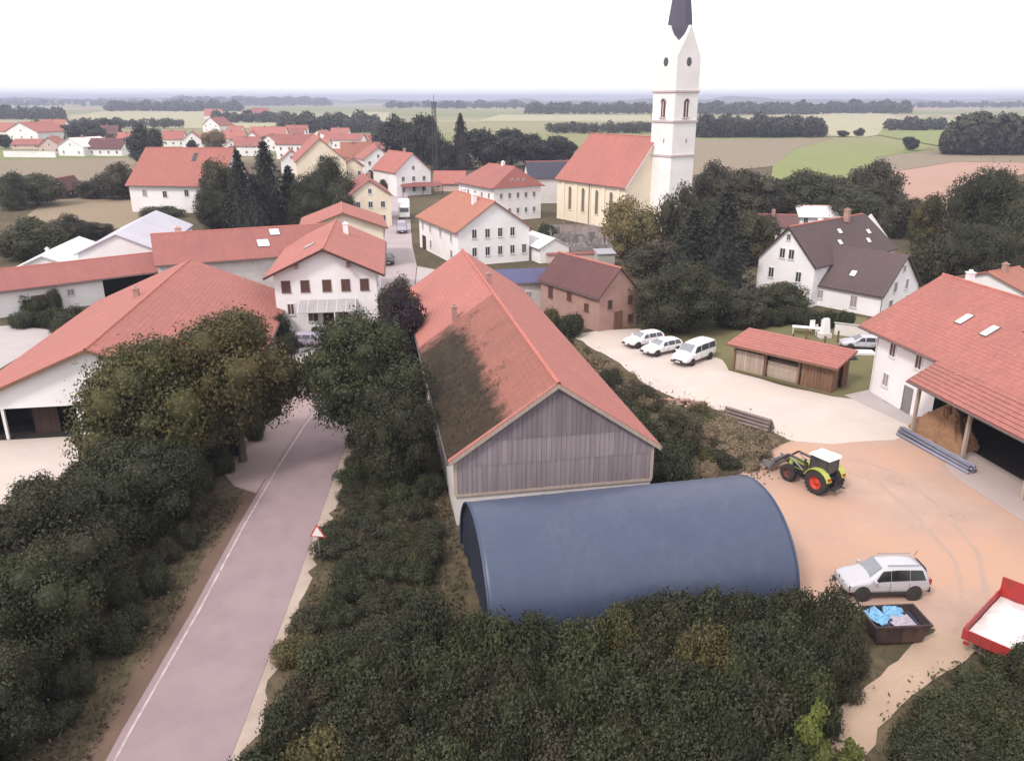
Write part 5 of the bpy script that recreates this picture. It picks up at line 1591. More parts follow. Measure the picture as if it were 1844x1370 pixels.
# white strip at far left: garden wall with coping and piers
a, b = at(8, 283), at(101, 284)
gw = thing('garden_wall', 'long low white wall in front of the houses at far left', 'wall', (a[0], a[1], 0), atan2(b[1] - a[1], b[0] - a[0]))
gl_ = sqrt((b[0] - a[0]) ** 2 + (b[1] - a[1]) ** 2)
MB().box(0, gl_, -.2, .2, 0, 2.6).build('wall_body', 'white', gw)
MB().box(-.1, gl_ + .1, -.3, .3, 2.6, 2.8).build('coping', 'concrete', gw)

# mast
mx, my, _ = at(785, 312)
mz = zat(184, my)
mast = thing('lattice_mast', 'slim dark lattice mast standing before the distant dark trees', 'mast', (mx, my, 0))
for dx, dy in ((-.75, -.45), (.75, -.45), (0, .8)):
    MB().tube((dx, dy, 0), (dx * .8, dy * .8, mz), .17, .13, 6).build('leg', 'black_plastic', mast)
bm_ = MB()
for k in range(18):
    z0, z1 = mz * k / 18, mz * (k + 1) / 18
    for (p, q) in (((-.75, -.45), (.75, -.45)), ((.75, -.45), (0, .8)), ((0, .8), (-.75, -.45))):
        bm_.tube((p[0] * .95, p[1] * .95, z0), (q[0] * .95, q[1] * .95, z1), .06, n=4)
bm_.build('bracing', 'black_plastic', mast)
MB().tube((0, 0, mz - .3), (0, 0, mz + 2.5), .07, n=6).box(-1.1, 1.1, -.1, .1, mz - .2, mz).build('antenna', 'black_plastic', mast)

# ---------------------------------------------------------------- vehicles
def loft(stations, name, mat, root, sub=1):
    mb = MB(); rings = []
    for (y, zb, zs, ws, zt, wt) in stations:
        half = [(0, zb), (ws * .86, zb), (ws * .99, zb + (zs - zb) * .32), (ws, zb + (zs - zb) * .7), (ws * .985, zs), (wt + (ws - wt) * .06, zt - (zt - zs) * .10), (wt * .80, zt - .0), (0, zt + .015)]
        ring = half + [(-x, z) for x, z in half[-2:0:-1]]
        rings.append([(x, y, z) for x, z in ring])
    for r0, r1 in zip(rings[:-1], rings[1:]):
        n = len(r0)
        for i in range(n):
            j = (i + 1) % n
            mb.poly([r0[i], r1[i], r1[j], r0[j]])
    mb.poly(rings[0]); mb.poly(rings[-1][::-1])
    me = mb.mesh(name, mat, True)
    bm = bmesh.new(); bm.from_mesh(me)
    bmesh.ops.remove_doubles(bm, verts=bm.verts[:], dist=.001)
    bmesh.ops.recalc_face_normals(bm, faces=bm.faces[:])
    bm.to_mesh(me); bm.free()
    o = put(name, me, root)
    if sub:
        m = o.modifiers.new('smooth', 'SUBSURF'); m.levels = sub; m.render_levels = sub
    return o

def interp(st, y):
    for a, b in zip(st[:-1], st[1:]):
        if a[0] <= y <= b[0]:
            t = (y - a[0]) / (b[0] - a[0])
            return [p + (q - p) * t for p, q in zip(a, b)]
    return list(st[0] if y < st[0][0] else st[-1])

def side_panel(st, y0, y1, s, lo=.12, hi=.86, off_=.014, rake0=0.0, rake1=0.0):
    """one pane of side glass lying on the cabin flank"""
    mb = MB(); k = 5
    rows = []
    for i in range(k + 1):
        t = i / k
        col = []
        for h, rk in ((lo, 0), (hi, 1)):
            ya = y0 + (rake0 if rk else 0); yb = y1 + (rake1 if rk else 0)
            y = ya + (yb - ya) * t
            _, zb, zs, ws, zt, wt = interp(st, y)
            xs, ztop = ws * .985, zt - (zt - zs) * .10
            xt = wt + (ws - wt) * .06
            x = xs + (xt - xs) * h; z = zs + (ztop - zs) * h
            col.append((s * (x + off_), y, z + off_ * .4))
        rows.append(col)
    for a, b in zip(rows[:-1], rows[1:]):
        q = [a[0], b[0], b[1], a[1]]
        mb.poly(q if s > 0 else q[::-1])
    return mb

def end_panel(st, y0, y1, lo=.1, hi=.9, k0=.86, k1=.80, off_=.02):
    _, _, _, _, z0, w0 = interp(st, y0); _, _, _, _, z1, w1 = interp(st, y1)
    def P(t, k, s):
        y = y0 + (y1 - y0) * t
        _, _, zs, ws, zt, wt = interp(st, y)
        return (s * (wt * k), y, zt + off_)
    mb = MB(); n = 4
    for i in range(n):
        ta, tb = lo + (hi - lo) * i / n, lo + (hi - lo) * (i + 1) / n
        ka, kb = k0 + (k1 - k0) * ta, k0 + (k1 - k0) * tb
        mb.poly([P(ta, ka, -1), P(ta, ka, 1), P(tb, kb, 1), P(tb, kb, -1)])
    return mb

def wheel_pair(root, y, x, r, w, rim='rim'):
    ty = MB().lathe([(r * .60, -w / 2), (r * .93, -w / 2), (r, -w * .36), (r, w * .36), (r * .93, w / 2), (r * .60, w / 2)], 22, 'x')
    tm = ty.mesh('wheel', 'tyre', True)
    rm = MB().lathe([(0.0, w * .36), (r * .18, w * .40), (r * .2, w * .30), (r * .52, w * .26), (r * .62, w * .42), (r * .62, -w * .4)], 20, 'x')
    for i in range(5):
        a = 2 * pi * i / 5
        rm.hexa([(w * .28, .05 * cos(a + 1.57), .05 * sin(a + 1.57)), (w * .28, -.05 * cos(a + 1.57), -.05 * sin(a + 1.57)),
                 (w * .28, r * .55 * cos(a) - .04 * cos(a + 1.57), r * .55 * sin(a) - .04 * sin(a + 1.57)), (w * .28, r * .55 * cos(a) + .04 * cos(a + 1.57), r * .55 * sin(a) + .04 * sin(a + 1.57)),
                 (w * .38, .05 * cos(a + 1.57), .05 * sin(a + 1.57)), (w * .38, -.05 * cos(a + 1.57), -.05 * sin(a + 1.57)),
                 (w * .36, r * .55 * cos(a) - .04 * cos(a + 1.57), r * .55 * sin(a) - .04 * sin(a + 1.57)), (w * .36, r * .55 * cos(a) + .04 * cos(a + 1.57), r * .55 * sin(a) + .04 * sin(a + 1.57))])
    rmm = rm.mesh('rim', rim, False)
    for s in (-1, 1):
        o = put('wheel', tm, root, (s * x, y, r), (0, 0, 0 if s > 0 else pi))
        put('rim', rmm, o)

SUV_ST = [(-2.36, .46, .84, .78, .92, .70), (-2.26, .36, .98, .90, 1.12, .74), (-2.05, .32, 1.03, .94, 1.56, .66), (-1.7, .30, 1.02, .95, 1.69, .67), (-.5, .28, .99, .95, 1.73, .68),
          (.32, .28, .98, .95, 1.66, .66), (.75, .28, .97, .95, 1.34, .73), (1.12, .28, .95, .95, 1.06, .80), (1.75, .30, .90, .93, .99, .78), (2.18, .36, .80, .88, .87, .72), (2.34, .46, .68, .76, .72, .62)]
CAR_ST = [(-2.22, .42, .74, .72, .80, .66), (-2.12, .32, .86, .84, .98, .70), (-1.9, .28, .92, .87, 1.32, .60), (-1.5, .26, .91, .88, 1.43, .60), (-.4, .25, .89, .88, 1.46, .61),
          (.25, .25, .88, .88, 1.40, .59), (.70, .25, .87, .88, 1.14, .68), (1.05, .25, .86, .88, .94, .74), (1.65, .27, .80, .86, .86, .72), (2.05, .33, .70, .80, .74, .66), (2.2, .42, .60, .70, .62, .58)]
VAN_ST = [(-2.55, .42, 1.0, .90, 1.2, .82), (-2.48, .34, 1.08, .95, 1.86, .80), (-2.2, .30, 1.10, .96, 1.95, .82), (-.6, .28, 1.10, .96, 1.98, .83), (.75, .28, 1.08, .96, 1.90, .80),
          (1.25, .28, 1.06, .96, 1.52, .82), (1.70, .28, 1.03, .96, 1.16, .84), (2.2, .32, .92, .92, 1.0, .78), (2.5, .38, .78, .86, .84, .7), (2.6, .46, .66, .76, .70, .62)]

def car(name, label, cat, x, y, az, st, paint, panes, wb=1.4, r=.36, wx=None, rails=False, group=None, glass='glass'):
    """panes: spans of side glass (rear to front); az is the way the nose points, clockwise from +y"""
    root = thing(name, label, cat, (x, y, .03), -radians(az), group)
    loft(st, 'body', paint, root)
    ws = max(s[3] for s in st)
    for s in (-1, 1):
        for (a, b, r0, r1) in panes:
            side_panel(st, a, b, s, rake0=r0, rake1=r1).build('side_window', glass, root)
    # windscreen between roof front and scuttle, rear screen on the tailgate
    i = max(k for k in range(len(st)) if st[k][4] > max(s[4] for s in st) - .12)
    end_panel(st, st[i + 2][0], st[i][0], .06, .94).build('windscreen', 'windscreen_glass', root)
    end_panel(st, st[1][0] + .02, st[2][0] + .02, .32, .94).build('rear_window', glass, root)
    for yy in (-wb, wb):
        for s in (-1, 1):
            MB().lathe([(0.02, 0), (r * 1.2, 0), (r * 1.2, -.10)], 20, 'x').build('wheel_arch', 'black_plastic', root, (s * (ws + .004), yy, r * 1.04), (0, 0, 0 if s > 0 else pi))
        wheel_pair(root, yy, (wx or ws - .085), r, .2)
    f = st[-2]; b = st[1]
    for s in (-1, 1):
        MB().hexa([(s * .48, f[0] + .05, f[2] - .10), (s * (f[3] - .02), f[0] - .12, f[2] - .10), (s * (f[3] - .06), f[0] - .2, f[2] - .0), (s * .5, f[0] - .05, f[2] - .0),
                   (s * .48, f[0] + .05, f[2] + .03), (s * (f[3] - .04), f[0] - .14, f[2] + .04), (s * (f[3] - .1), f[0] - .22, f[2] + .05), (s * .5, f[0] - .05, f[2] + .04)]).build('headlight', 'lamp_glass', root)
        MB().box(min(s * .62, s * .88), max(s * .62, s * .88), b[0] - .06, b[0] + .1, b[2] - .14, b[2] + .12).build('tail_light', 'lamp_red', root)
        mm = MB().box(min(s * (ws - .02), s * (ws + .2)), max(s * (ws - .02), s * (ws + .2)), st[-4][0] - .35, st[-4][0] - .2, st[-4][2] + .06, st[-4][2] + .22)
        bevel(mm.build('mirror', paint, root), .03)
    MB().box(-.5, .5, f[0] + .03, f[0] + .13, f[1] + .12, f[2] - .12).build('grille', 'black_plastic', root)
    MB().box(-.82, .82, b[0] - .10, b[0] + .02, b[1] + .02, b[1] + .26).build('bumper', 'black_plastic', root)
    MB().box(-.80, .80, f[0] + .02, f[0] + .16, f[1] - .02, f[1] + .12).build('bumper', 'black_plastic', root)
    for s in (-1, 1):
        for yy in panes[0][1] + .035, panes[1][1] + .04:
            MB().box(min(s * (ws - .02), s * (ws + .003)), max(s * (ws - .02), s * (ws + .003)), yy - .008, yy + .008, st[4][1] + .2, st[4][2] - .04).build('door_gap', 'black_plastic', root)
            MB().box(min(s * ws, s * (ws + .03)), max(s * ws, s * (ws + .03)), yy + .06, yy + .24, st[4][2] - .16, st[4][2] - .12).build('door_handle', paint, root)
    MB().box(-.26, .26, f[0] + .16, f[0] + .18, f[1] + .04, f[1] + .15).build('number_plate', 'sign_white', root)
    if rails:
        for s in (-1, 1):
            MB().tube((s * .6, -1.75, 1.74), (s * .6, .1, 1.755), .025, n=6).build('roof_rail', 'steel', root)
            MB().box(min(s * .93, s * .965), max(s * .93, s * .965), -1.0, 1.0, .38, .5).build('sill', 'black_plastic', root)
        MB().tube((.45, -1.9, 1.68), (.4, -2.05, 2.0), .015, n=5).build('aerial', 'black_plastic', root)
    return root
M['windscreen_glass'] = surf('windscreen_glass', (0.24, 0.25, 0.28), (0.20, 0.21, 0.24), scale=3, rough=0.1, spec=0.7)

car('suv', 'silver estate style off-roader with dark side windows parked in the dirt yard', 'car', 18.95, 35.6, -92, SUV_ST, 'paint_silver', [(-1.98, -1.12, .16, 0), (-1.09, -.09, 0, 0), (-.06, .80, 0, -.42)], 1.42, .37, rails=True, glass='glass_tinted').scale = (.96, .93, 1.06)
car('van', 'white minibus with dark windows, largest of the white vehicles on the gravel yard', 'van', 17.6, 74.3, -134, VAN_ST, 'paint_white', [(-2.3, -1.2, .06, 0), (-1.12, .05, 0, 0), (.15, 1.25, 0, -.40)], 1.5, .34)
car('white_car', 'white estate car parked between the minibus and another white car', 'car', 15.0, 76.9, -122, CAR_ST, 'paint_white', [(-1.8, -1.05, .15, 0), (-.98, -.12, 0, 0), (-.04, .72, 0, -.38)], 1.32, .32)
car('white_car', 'white car farthest from the minibus, nearest the big dark bush', 'car', 13.6, 79.6, -118, CAR_ST, 'paint_white', [(-1.8, -1.05, .15, 0), (-.98, -.12, 0, 0), (-.04, .72, 0, -.38)], 1.32, .32)
car('parked_car', 'pale car half hidden under the trees before the terrace house', 'car', -20.4, 79.3, 92, CAR_ST, 'paint_lilac', [(-1.8, -1.05, .15, 0), (-.98, -.12, 0, 0), (-.04, .72, 0, -.38)], 1.32, .32)
car('garden_car', 'silver car with black windows beside the lawn under the farmhouse roof edge', 'car', *at(1552, 628)[:2], -80, CAR_ST, 'paint_silver', [(-1.8, -1.05, .15, 0), (-.98, -.12, 0, 0), (-.04, .72, 0, -.38)], 1.32, .32)
car('street_van', 'grey lilac van driving down the village street', 'van', *at(724, 418)[:2], 172, VAN_ST, 'paint_lilac', [(-2.3, -1.2, .06, 0), (-1.12, .05, 0, 0), (.15, 1.25, 0, -.40)], 1.5, .34)
car('dark_car', 'dark car parked at the corner of the terrace house by the street', 'car', *at(699, 474)[:2], 170, CAR_ST, 'paint_dark', [(-1.8, -1.05, .15, 0), (-.98, -.12, 0, 0), (-.04, .72, 0, -.38)], 1.32, .32)
# box lorry up the street
lx_, ly_, _ = at(724, 398)
lorry = thing('box_lorry', 'white box lorry behind the lilac van on the village street', 'lorry', (lx_, ly_ + 4, 0.03), radians(8))
bevel(MB().box(-1.2, 1.2, -.6, 4.8, .9, 3.5).build('box_body', 'paint_white', lorry), .05)
bevel(MB().hexa([(-1.1, -2.2, .5), (1.1, -2.2, .5), (1.1, -.7, .5), (-1.1, -.7, .5), (-1.0, -1.8, 2.6), (1.0, -1.8, 2.6), (1.05, -.7, 2.7), (-1.05, -.7, 2.7)]).build('cab', 'paint_white', lorry), .06)
MB().hexa([(-.92, -2.12, 1.55), (.92, -2.12, 1.55), (.92, -2.0, 1.55), (-.92, -2.0, 1.55), (-.88, -1.92, 2.4), (.88, -1.92, 2.4), (.88, -1.8, 2.4), (-.88, -1.8, 2.4)]).build('windscreen', 'glass', lorry)
for y in (-1.4, 3.4): wheel_pair(lorry, y, 1.0, .42, .26)

M['rim_dull'] = surf('muddy_red_rim', (0.16, 0.06, 0.05), (0.10, 0.05, 0.045), scale=3)
# ---- tractor with front loader
def tractor():
    root = thing('tractor', 'lime green tractor with white cab roof, red wheel hubs and a front loader', 'tractor', (20.2, 46.9, .03), radians(33))
    root.scale = (.87, .87, .87)
    R, r = .92, .66
    def wheel(x, y, rad, w, s, rimm='rim_red'):
        ty = MB().lathe([(rad * .55, -w / 2), (rad * .9, -w / 2), (rad * .97, -w * .4), (rad * .97, w * .4), (rad * .9, w / 2), (rad * .55, w / 2)], 26, 'x')
        for i in range(20):         # lugs
            for e in (-1, 1):
                a = 2 * pi * (i + (.5 if e > 0 else 0)) / 20
                c0, s0, c1, s1 = cos(a), sin(a), cos(a + .12), sin(a + .12)
                xa, xb = 0.0, e * w * .47
                a2 = a + .16; c2, s2, c3, s3 = cos(a2), sin(a2), cos(a2 + .12), sin(a2 + .12)
                k0, k1 = rad * .95, rad * 1.03
                q = [(xa, k0 * c0, k0 * s0), (xb, k0 * c2, k0 * s2), (xb, k0 * c3, k0 * s3), (xa, k0 * c1, k0 * s1), (xa, k1 * c0, k1 * s0), (xb, k1 * c2, k1 * s2), (xb, k1 * c3, k1 * s3), (xa, k1 * c1, k1 * s1)]
                ty.hexa(q)
        o = ty.build('wheel', 'tyre', root, (s * x, y, rad), (0, 0, 0 if s > 0 else pi))
        MB().lathe([(0, w * .18), (rad * .2, w * .2), (rad * .24, w * .05), (rad * .46, w * .05), (rad * .56, w * .38), (rad * .58, w * .38), (rad * .58, -w * .3)], 22, 'x').build('rim', rimm, o, smooth=True)
    for s in (-1, 1):
        wheel(.88, 0, R, .55, s); wheel(.84, 2.55, r, .45, s, 'rim_dull')
    MB().box(-.28, .28, -.5, 2.9, .62, 1.05).build('chassis', 'black_plastic', root)
    MB().tube((-.7, 2.55, r), (.7, 2.55, r), .12, n=8).build('axle', 'black_plastic', root)
    MB().tube((-.7, 0, R), (.7, 0, R), .18, n=8).build('axle', 'black_plastic', root)
    hood = MB().hexa([(-.42, 1.05, 1.02), (.42, 1.05, 1.02), (.36, 3.1, .98), (-.36, 3.1, .98), (-.40, 1.05, 1.78), (.40, 1.05, 1.78), (.30, 3.0, 1.55), (-.30, 3.0, 1.55)])
    bevel(hood.build('bonnet', 'paint_green', root), .08, 3)
    MB().box(-.3, .3, 3.08, 3.14, 1.0, 1.48).build('grille', 'black_plastic', root)
    for s in (-1, 1):
        MB().box(min(s * .4, s * .425), max(s * .4, s * .425), 1.3, 2.6, 1.15, 1.5).build('side_grille', 'black_plastic', root)
        fb = MB()
        for i in range(9):
            a0, a1 = radians(18 + 16 * i), radians(18 + 16 * (i + 1))
            k = R + .1; k2 = R + .16
            fb.hexa([(s * .62, k * cos(a0), R + k * sin(a0)), (s * 1.14, k * cos(a0), R + k * sin(a0)), (s * 1.14, k2 * cos(a0), R + k2 * sin(a0)), (s * .62, k2 * cos(a0), R + k2 * sin(a0)),
                     (s * .62, k * cos(a1), R + k * sin(a1)), (s * 1.14, k * cos(a1), R + k * sin(a1)), (s * 1.14, k2 * cos(a1), R + k2 * sin(a1)), (s * .62, k2 * cos(a1), R + k2 * sin(a1))])
        fb.build('fender', 'paint_green', root)
        MB().box(min(s * .55, s * .72), max(s * .55, s * .72), .9, 1.4, .55, .62).build('step', 'black_plastic', root)
        MB().hexa([(s * .7, -1.0, 1.25), (s * 1.0, -1.0, 1.25), (s * 1.0, -.85, 1.25), (s * .7, -.85, 1.25), (s * .7, -1.0, 1.5), (s * 1.0, -1.0, 1.5), (s * 1.0, -.85, 1.5), (s * .7, -.85, 1.5)]).build('tail_light', 'lamp_red', root)
    # cab
    post = [((-.62, -.55, 1.2), (-.66, -.5, 2.72)), ((.62, -.55, 1.2), (.66, -.5, 2.72)), ((-.66, .2, 1.5), (-.68, .25, 2.72)), ((.66, .2, 1.5), (.68, .25, 2.72)), ((-.5, 1.08, 1.2), (-.62, .92, 2.72)), ((.5, 1.08, 1.2), (.62, .92, 2.72))]
    for p, q in post: MB().tube(p, q, .045, n=6).build('cab_post', 'black_plastic', root)
    MB().box(-.6, .6, -.5, 1.05, .95, 1.25).build('cab_floor', 'black_plastic', root)
    gm = MB()
    gm.poly([(-.5, 1.07, 1.25), (.5, 1.07, 1.25), (.62, .92, 2.7), (-.62, .92, 2.7)]); gm.build('windscreen', 'glass', root)
    for s in (-1, 1):
        g2 = MB(); g2.poly([(s * .66, .2, 1.5), (s * .5, 1.08, 1.25), (s * .62, .92, 2.7), (s * .68, .25, 2.7)]); g2.build('cab_door', 'glass', root)
        g3 = MB(); g3.poly([(s * .62, -.55, 1.75), (s * .66, .2, 1.75), (s * .68, .25, 2.7), (s * .66, -.5, 2.7)]); g3.build('side_window', 'glass', root)
    g4 = MB(); g4.poly([(-.62, -.55, 1.6), (.62, -.55, 1.6), (.66, -.5, 2.7), (-.66, -.5, 2.7)]); g4.build('rear_window', 'glass', root)
    rf = MB().hexa([(-.78, -.75, 2.72), (.78, -.75, 2.72), (.74, 1.15, 2.72), (-.74, 1.15, 2.72), (-.70, -.65, 2.95), (.70, -.65, 2.95), (.64, 1.0, 2.92), (-.64, 1.0, 2.92)])
    bevel(rf.build('cab_roof', 'paint_white', root), .06, 3)
    MB().box(-.25, .25, -.2, .3, 1.25, 1.85).build('seat', 'black_plastic', root)
    MB().tube((.5, 1.25, 1.6), (.5, 1.25, 2.75), .055, n=8).build('exhaust', 'black_plastic', root)
    for s in (-1, 1):
        MB().tube((s * .7, .95, 2.3), (s * 1.05, 1.05, 2.3), .02, n=5).box(min(s * 1.0, s * 1.2), max(s * 1.0, s * 1.2), 1.02, 1.07, 2.1, 2.45).build('mirror', 'black_plastic', root)
        # loader arm: mast, bent boom, cylinder
        ab = MB()
        ab.hexa([(s * .48, 1.25, 1.0), (s * .60, 1.25, 1.0), (s * .60, 1.5, 1.0), (s * .48, 1.5, 1.0), (s * .48, 1.2, 1.95), (s * .60, 1.2, 1.95), (s * .60, 1.45, 1.95), (s * .48, 1.45, 1.95)])
        ab.tube((s * .54, 1.3, 1.85), (s * .54, 2.9, 1.95), .09, n=6); ab.tube((s * .54, 2.9, 1.95), (s * .54, 4.1, .85), .09, .08, 6)
        ab.build('loader_arm', 'paint_dark', root)
        MB().tube((s * .54, 1.45, 1.15), (s * .54, 2.75, 1.8), .05, n=6).build('ram', 'steel', root)
    bk = MB()
    prof = [(4.15, 1.15), (4.05, .75), (4.25, .42), (4.95, .38)]
    for (y0, z0), (y1, z1) in zip(prof[:-1], prof[1:]):
        bk.hexa([(-1.05, y0, z0), (1.05, y0, z0), (1.05, y1, z1), (-1.05, y1, z1), (-1.05, y0 + .03, z0 + .05), (1.05, y0 + .03, z0 + .05), (1.05, y1 + .03, z1 + .05), (-1.05, y1 + .03, z1 + .05)])
    for s in (-1, 1):
        bk.prism([(0, 0)] * 0 or [(s * 1.05, 4.1), (s * 1.05 + .03, 4.1), (s * 1.05 + .03, 4.9), (s * 1.05, 4.9)], .4, .95)
    bk.build('loader_bucket', 'steel', root)
    MB().box(-.6, .6, -1.15, -.95, .55, .75).tube((-.4, -.6, .6), (-.55, -1.4, .6), .05, n=6).tube((.4, -.6, .6), (.55, -1.4, .6), .05, n=6).build('hitch', 'black_plastic', root)
    return root
tractor()

# ---- red trailer at the right edge
tr = thing('red_trailer', 'red tipping trailer with a pale load standing at the right edge', 'trailer', (20.55, 30.7, .03), radians(-48))
def trp(nm, mb, mat, parent=None): return mb.build(nm, mat, parent or tr)
TW, TL = 2.3, 4.6
trp('bed', MB().box(0, TW, 0, TL, .75, .87), 'rust')
for nm, b in (('side_board', (-.05, .01, -.02, TL, .87, 1.36)), ('side_board', (TW - .01, TW + .05, -.02, TL, .87, 1.36)), ('tail_board', (-.05, TW + .05, -.08, -.02, .80, 1.32))):
    o = trp(nm, MB().box(*b), 'paint_red')
    for k in range(5):
        t = (k + .5) / 5
        if nm == 'side_board':
            xo = b[0] - .035 if b[0] < 0 else b[1]
            MB().box(xo, xo + .035, TL * t - .03, TL * t + .03, .88, 1.34).build('rib', 'paint_red', o)
        else:
            MB().box(TW * t - .03, TW * t + .03, -.115, -.08, .82, 1.30).build('rib', 'paint_red', o)
trp('head_board', MB().box(-.05, TW + .05, TL, TL + .06, .87, 2.0), 'paint_red')
trp('chassis', MB().box(.5, .65, -.1, TL + 1.2, .55, .75).box(TW - .65, TW - .5, -.1, TL + 1.2, .55, .75).box(.5, TW - .5, .4, .55, .55, .74).box(.3, TW - .3, 2.4, 2.55, .42, .55), 'rust')
trp('drawbar', MB().tube((.58, TL + 1.0, .6), (TW / 2, TL + 2.3, .55), .06, n=6).tube((TW - .58, TL + 1.0, .6), (TW / 2, TL + 2.3, .55), .06, n=6), 'rust')
for y in (1.7, 3.0):
    ty = MB().lathe([(.24, -.14), (.42, -.14), (.46, -.09), (.46, .09), (.42, .14), (.24, .14)], 20, 'x').mesh('wheel', 'tyre', True)
    rmz = MB().lathe([(0, .06), (.12, .07), (.2, .02), (.25, .12), (.25, -.1)], 16, 'x').mesh('rim', 'rim_red', True)
    for s, x in ((-1, .12), (1, TW - .12)):
        o = put('wheel', ty, tr, (x, y, .46), (0, 0, 0 if s > 0 else pi)); put('rim', rmz, o)
for x in (.2, TW - .2): trp('tail_light', MB().box(x - .12, x + .12, -.13, -.085, .6, .74), 'lamp_red')
lm = MB(); nx, ny = 14, 24
for i in range(nx):
    for j in range(ny):
        def hh(i, j):
            x, y = .05 + (TW - .1) * i / nx, .05 + (TL - .1) * j / ny
            e = min(i, nx - i, j, ny - j) / 5.0
            return (x, y, .95 + .22 * min(1, e) + .02 * sin(i * 1.3 + j * .5) + .015 * sin(j * 1.1))
        lm.poly([hh(i, j), hh(i + 1, j), hh(i + 1, j + 1), hh(i, j + 1)])
ld = tag(lm.build('load', 'white_bag', smooth=True), 'pale white load heaped in the red trailer', 'load')
ld.location = tr.location; ld.rotation_euler = tr.rotation_euler

# ---- dark skip with blue and lilac sheets
sk = thing('skip_container', 'dark rusty open skip half hidden in the bushes below the silver car', 'skip', (17.95, 31.9, .03), radians(4))
sk.scale = (.88, .9, .86)
def tap(z0, z1, a, b, t=.05):
    """tapered tub wall ring"""
    m_ = MB()
    for (p, q) in (((-1, -1), (1, -1)), ((1, -1), (1, 1)), ((1, 1), (-1, 1)), ((-1, 1), (-1, -1))):
        o0 = [(p[0] * a[0], p[1] * a[1], z0), (q[0] * a[0], q[1] * a[1], z0)]; o1 = [(p[0] * b[0], p[1] * b[1], z1), (q[0] * b[0], q[1] * b[1], z1)]
        i0 = [(x * (1 - t / a[0]), y * (1 - t / a[1]), z) for x, y, z in o0]; i1 = [(x * (1 - t / b[0]), y * (1 - t / b[1]), z) for x, y, z in o1]
        m_.hexa([o0[0], o0[1], i0[1], i0[0], o1[0], o1[1], i1[1], i1[0]])
    return m_
tap(.15, 1.25, (1.25, .75), (1.5, .9)).box(-1.2, 1.2, -.72, .72, .1, .18).build('tub', 'rust', sk)
tap(1.22, 1.34, (1.56, .96), (1.56, .96), .1).build('rim_bar', 'rust', sk)
for x in (-.7, 0, .7):
    MB().hexa([(x - .04, -.80, .2), (x + .04, -.80, .2), (x + .04, -.74, .2), (x - .04, -.74, .2), (x - .04, -.97, 1.22), (x + .04, -.97, 1.22), (x + .04, -.9, 1.22), (x - .04, -.9, 1.22)]).build('rib', 'rust', sk)
def crumple(name, label, cat, mat, x, y, z, sx, sy, sz, rz, seed):
    R_ = random.Random(seed)
    m_ = MB(); n = 9
    g = [[None] * (n + 1) for _ in range(n + 1)]
    for i in range(n + 1):
        for j in range(n + 1):
            u, v = i / n * 2 - 1, j / n * 2 - 1
            e = max(0, 1 - max(abs(u), abs(v)) ** 2.2)
            g[i][j] = (u * sx + R_.uniform(-.03, .03), v * sy + R_.uniform(-.03, .03), sz * e * (0.75 + .35 * sin(u * 4 + seed) * sin(v * 3 + seed)) + R_.uniform(0, .04))
    for i in range(n):
        for j in range(n):
            m_.poly([g[i][j], g[i + 1][j], g[i + 1][j + 1], g[i][j + 1]])
    o = m_.build(name, mat, None, (x, y, z), (0, 0, rz), smooth=True)
    sd = o.modifiers.new('thickness', 'SOLIDIFY'); sd.thickness = .03
    return tag(o, label, cat)
sx_, sy_ = 17.9, 31.9
fillp = crumple('rubbish_heap', 'dark rubbish filling the skip under the blue sheets', 'rubbish', 'tarp_navy', sx_ + .05, sy_, .86, 1.16, .68, .3, radians(4), 3)
crumple('plastic_sheet', 'light blue plastic sheet lying on the left end of the skip', 'sheet', 'tarp_sky', sx_ - .72, sy_ + .1, 1.05, .46, .62, .32, .5, 5)
crumple('plastic_sheet', 'light blue plastic sheet lying in the middle of the skip behind the grey one', 'sheet', 'tarp_sky', sx_ + .15, sy_ + .36, 1.06, .46, .36, .34, -.3, 8)
crumple('grey_sheet', 'grey lilac sheet hanging over the front rim of the skip', 'sheet', 'tarp_lilac', sx_ + .22, sy_ - .34, 1.08, .55, .46, .18, .15, 11)
crumple('white_sack', 'white sack on the ground left of the skip by the hedge', 'sack', 'white_bag', *at(1487, 1090)[:2], .03, .5, .42, .6, .6, 21)

# ---- warning sign at the road
sg = thing('warning_sign', 'triangular red bordered warning sign on a thin post beside the road', 'road sign', (*at(577, 1012)[:2], 0), radians(-6))
MB().tube((0, 0, 0), (0, 0, 2.15), .03, n=8).build('post', 'steel', sg)
def tri(k, y, zc=1.86):
    return [(-.45 * k, y, zc - .26 * k), (.45 * k, y, zc - .26 * k), (0, y, zc + .52 * k)]
p = tri(1, -.05); q = tri(1, -.035)
tb = MB(); tb.poly(p); tb.poly(q[::-1])
for i in range(3): tb.poly([p[i], q[i], q[(i + 1) % 3], p[(i + 1) % 3]])
pl = tb.build('plate', 'sign_red', sg)
tb = MB(); tb.poly(tri(.74, -.054, 1.85)); tb.build('face', 'sign_white', pl)

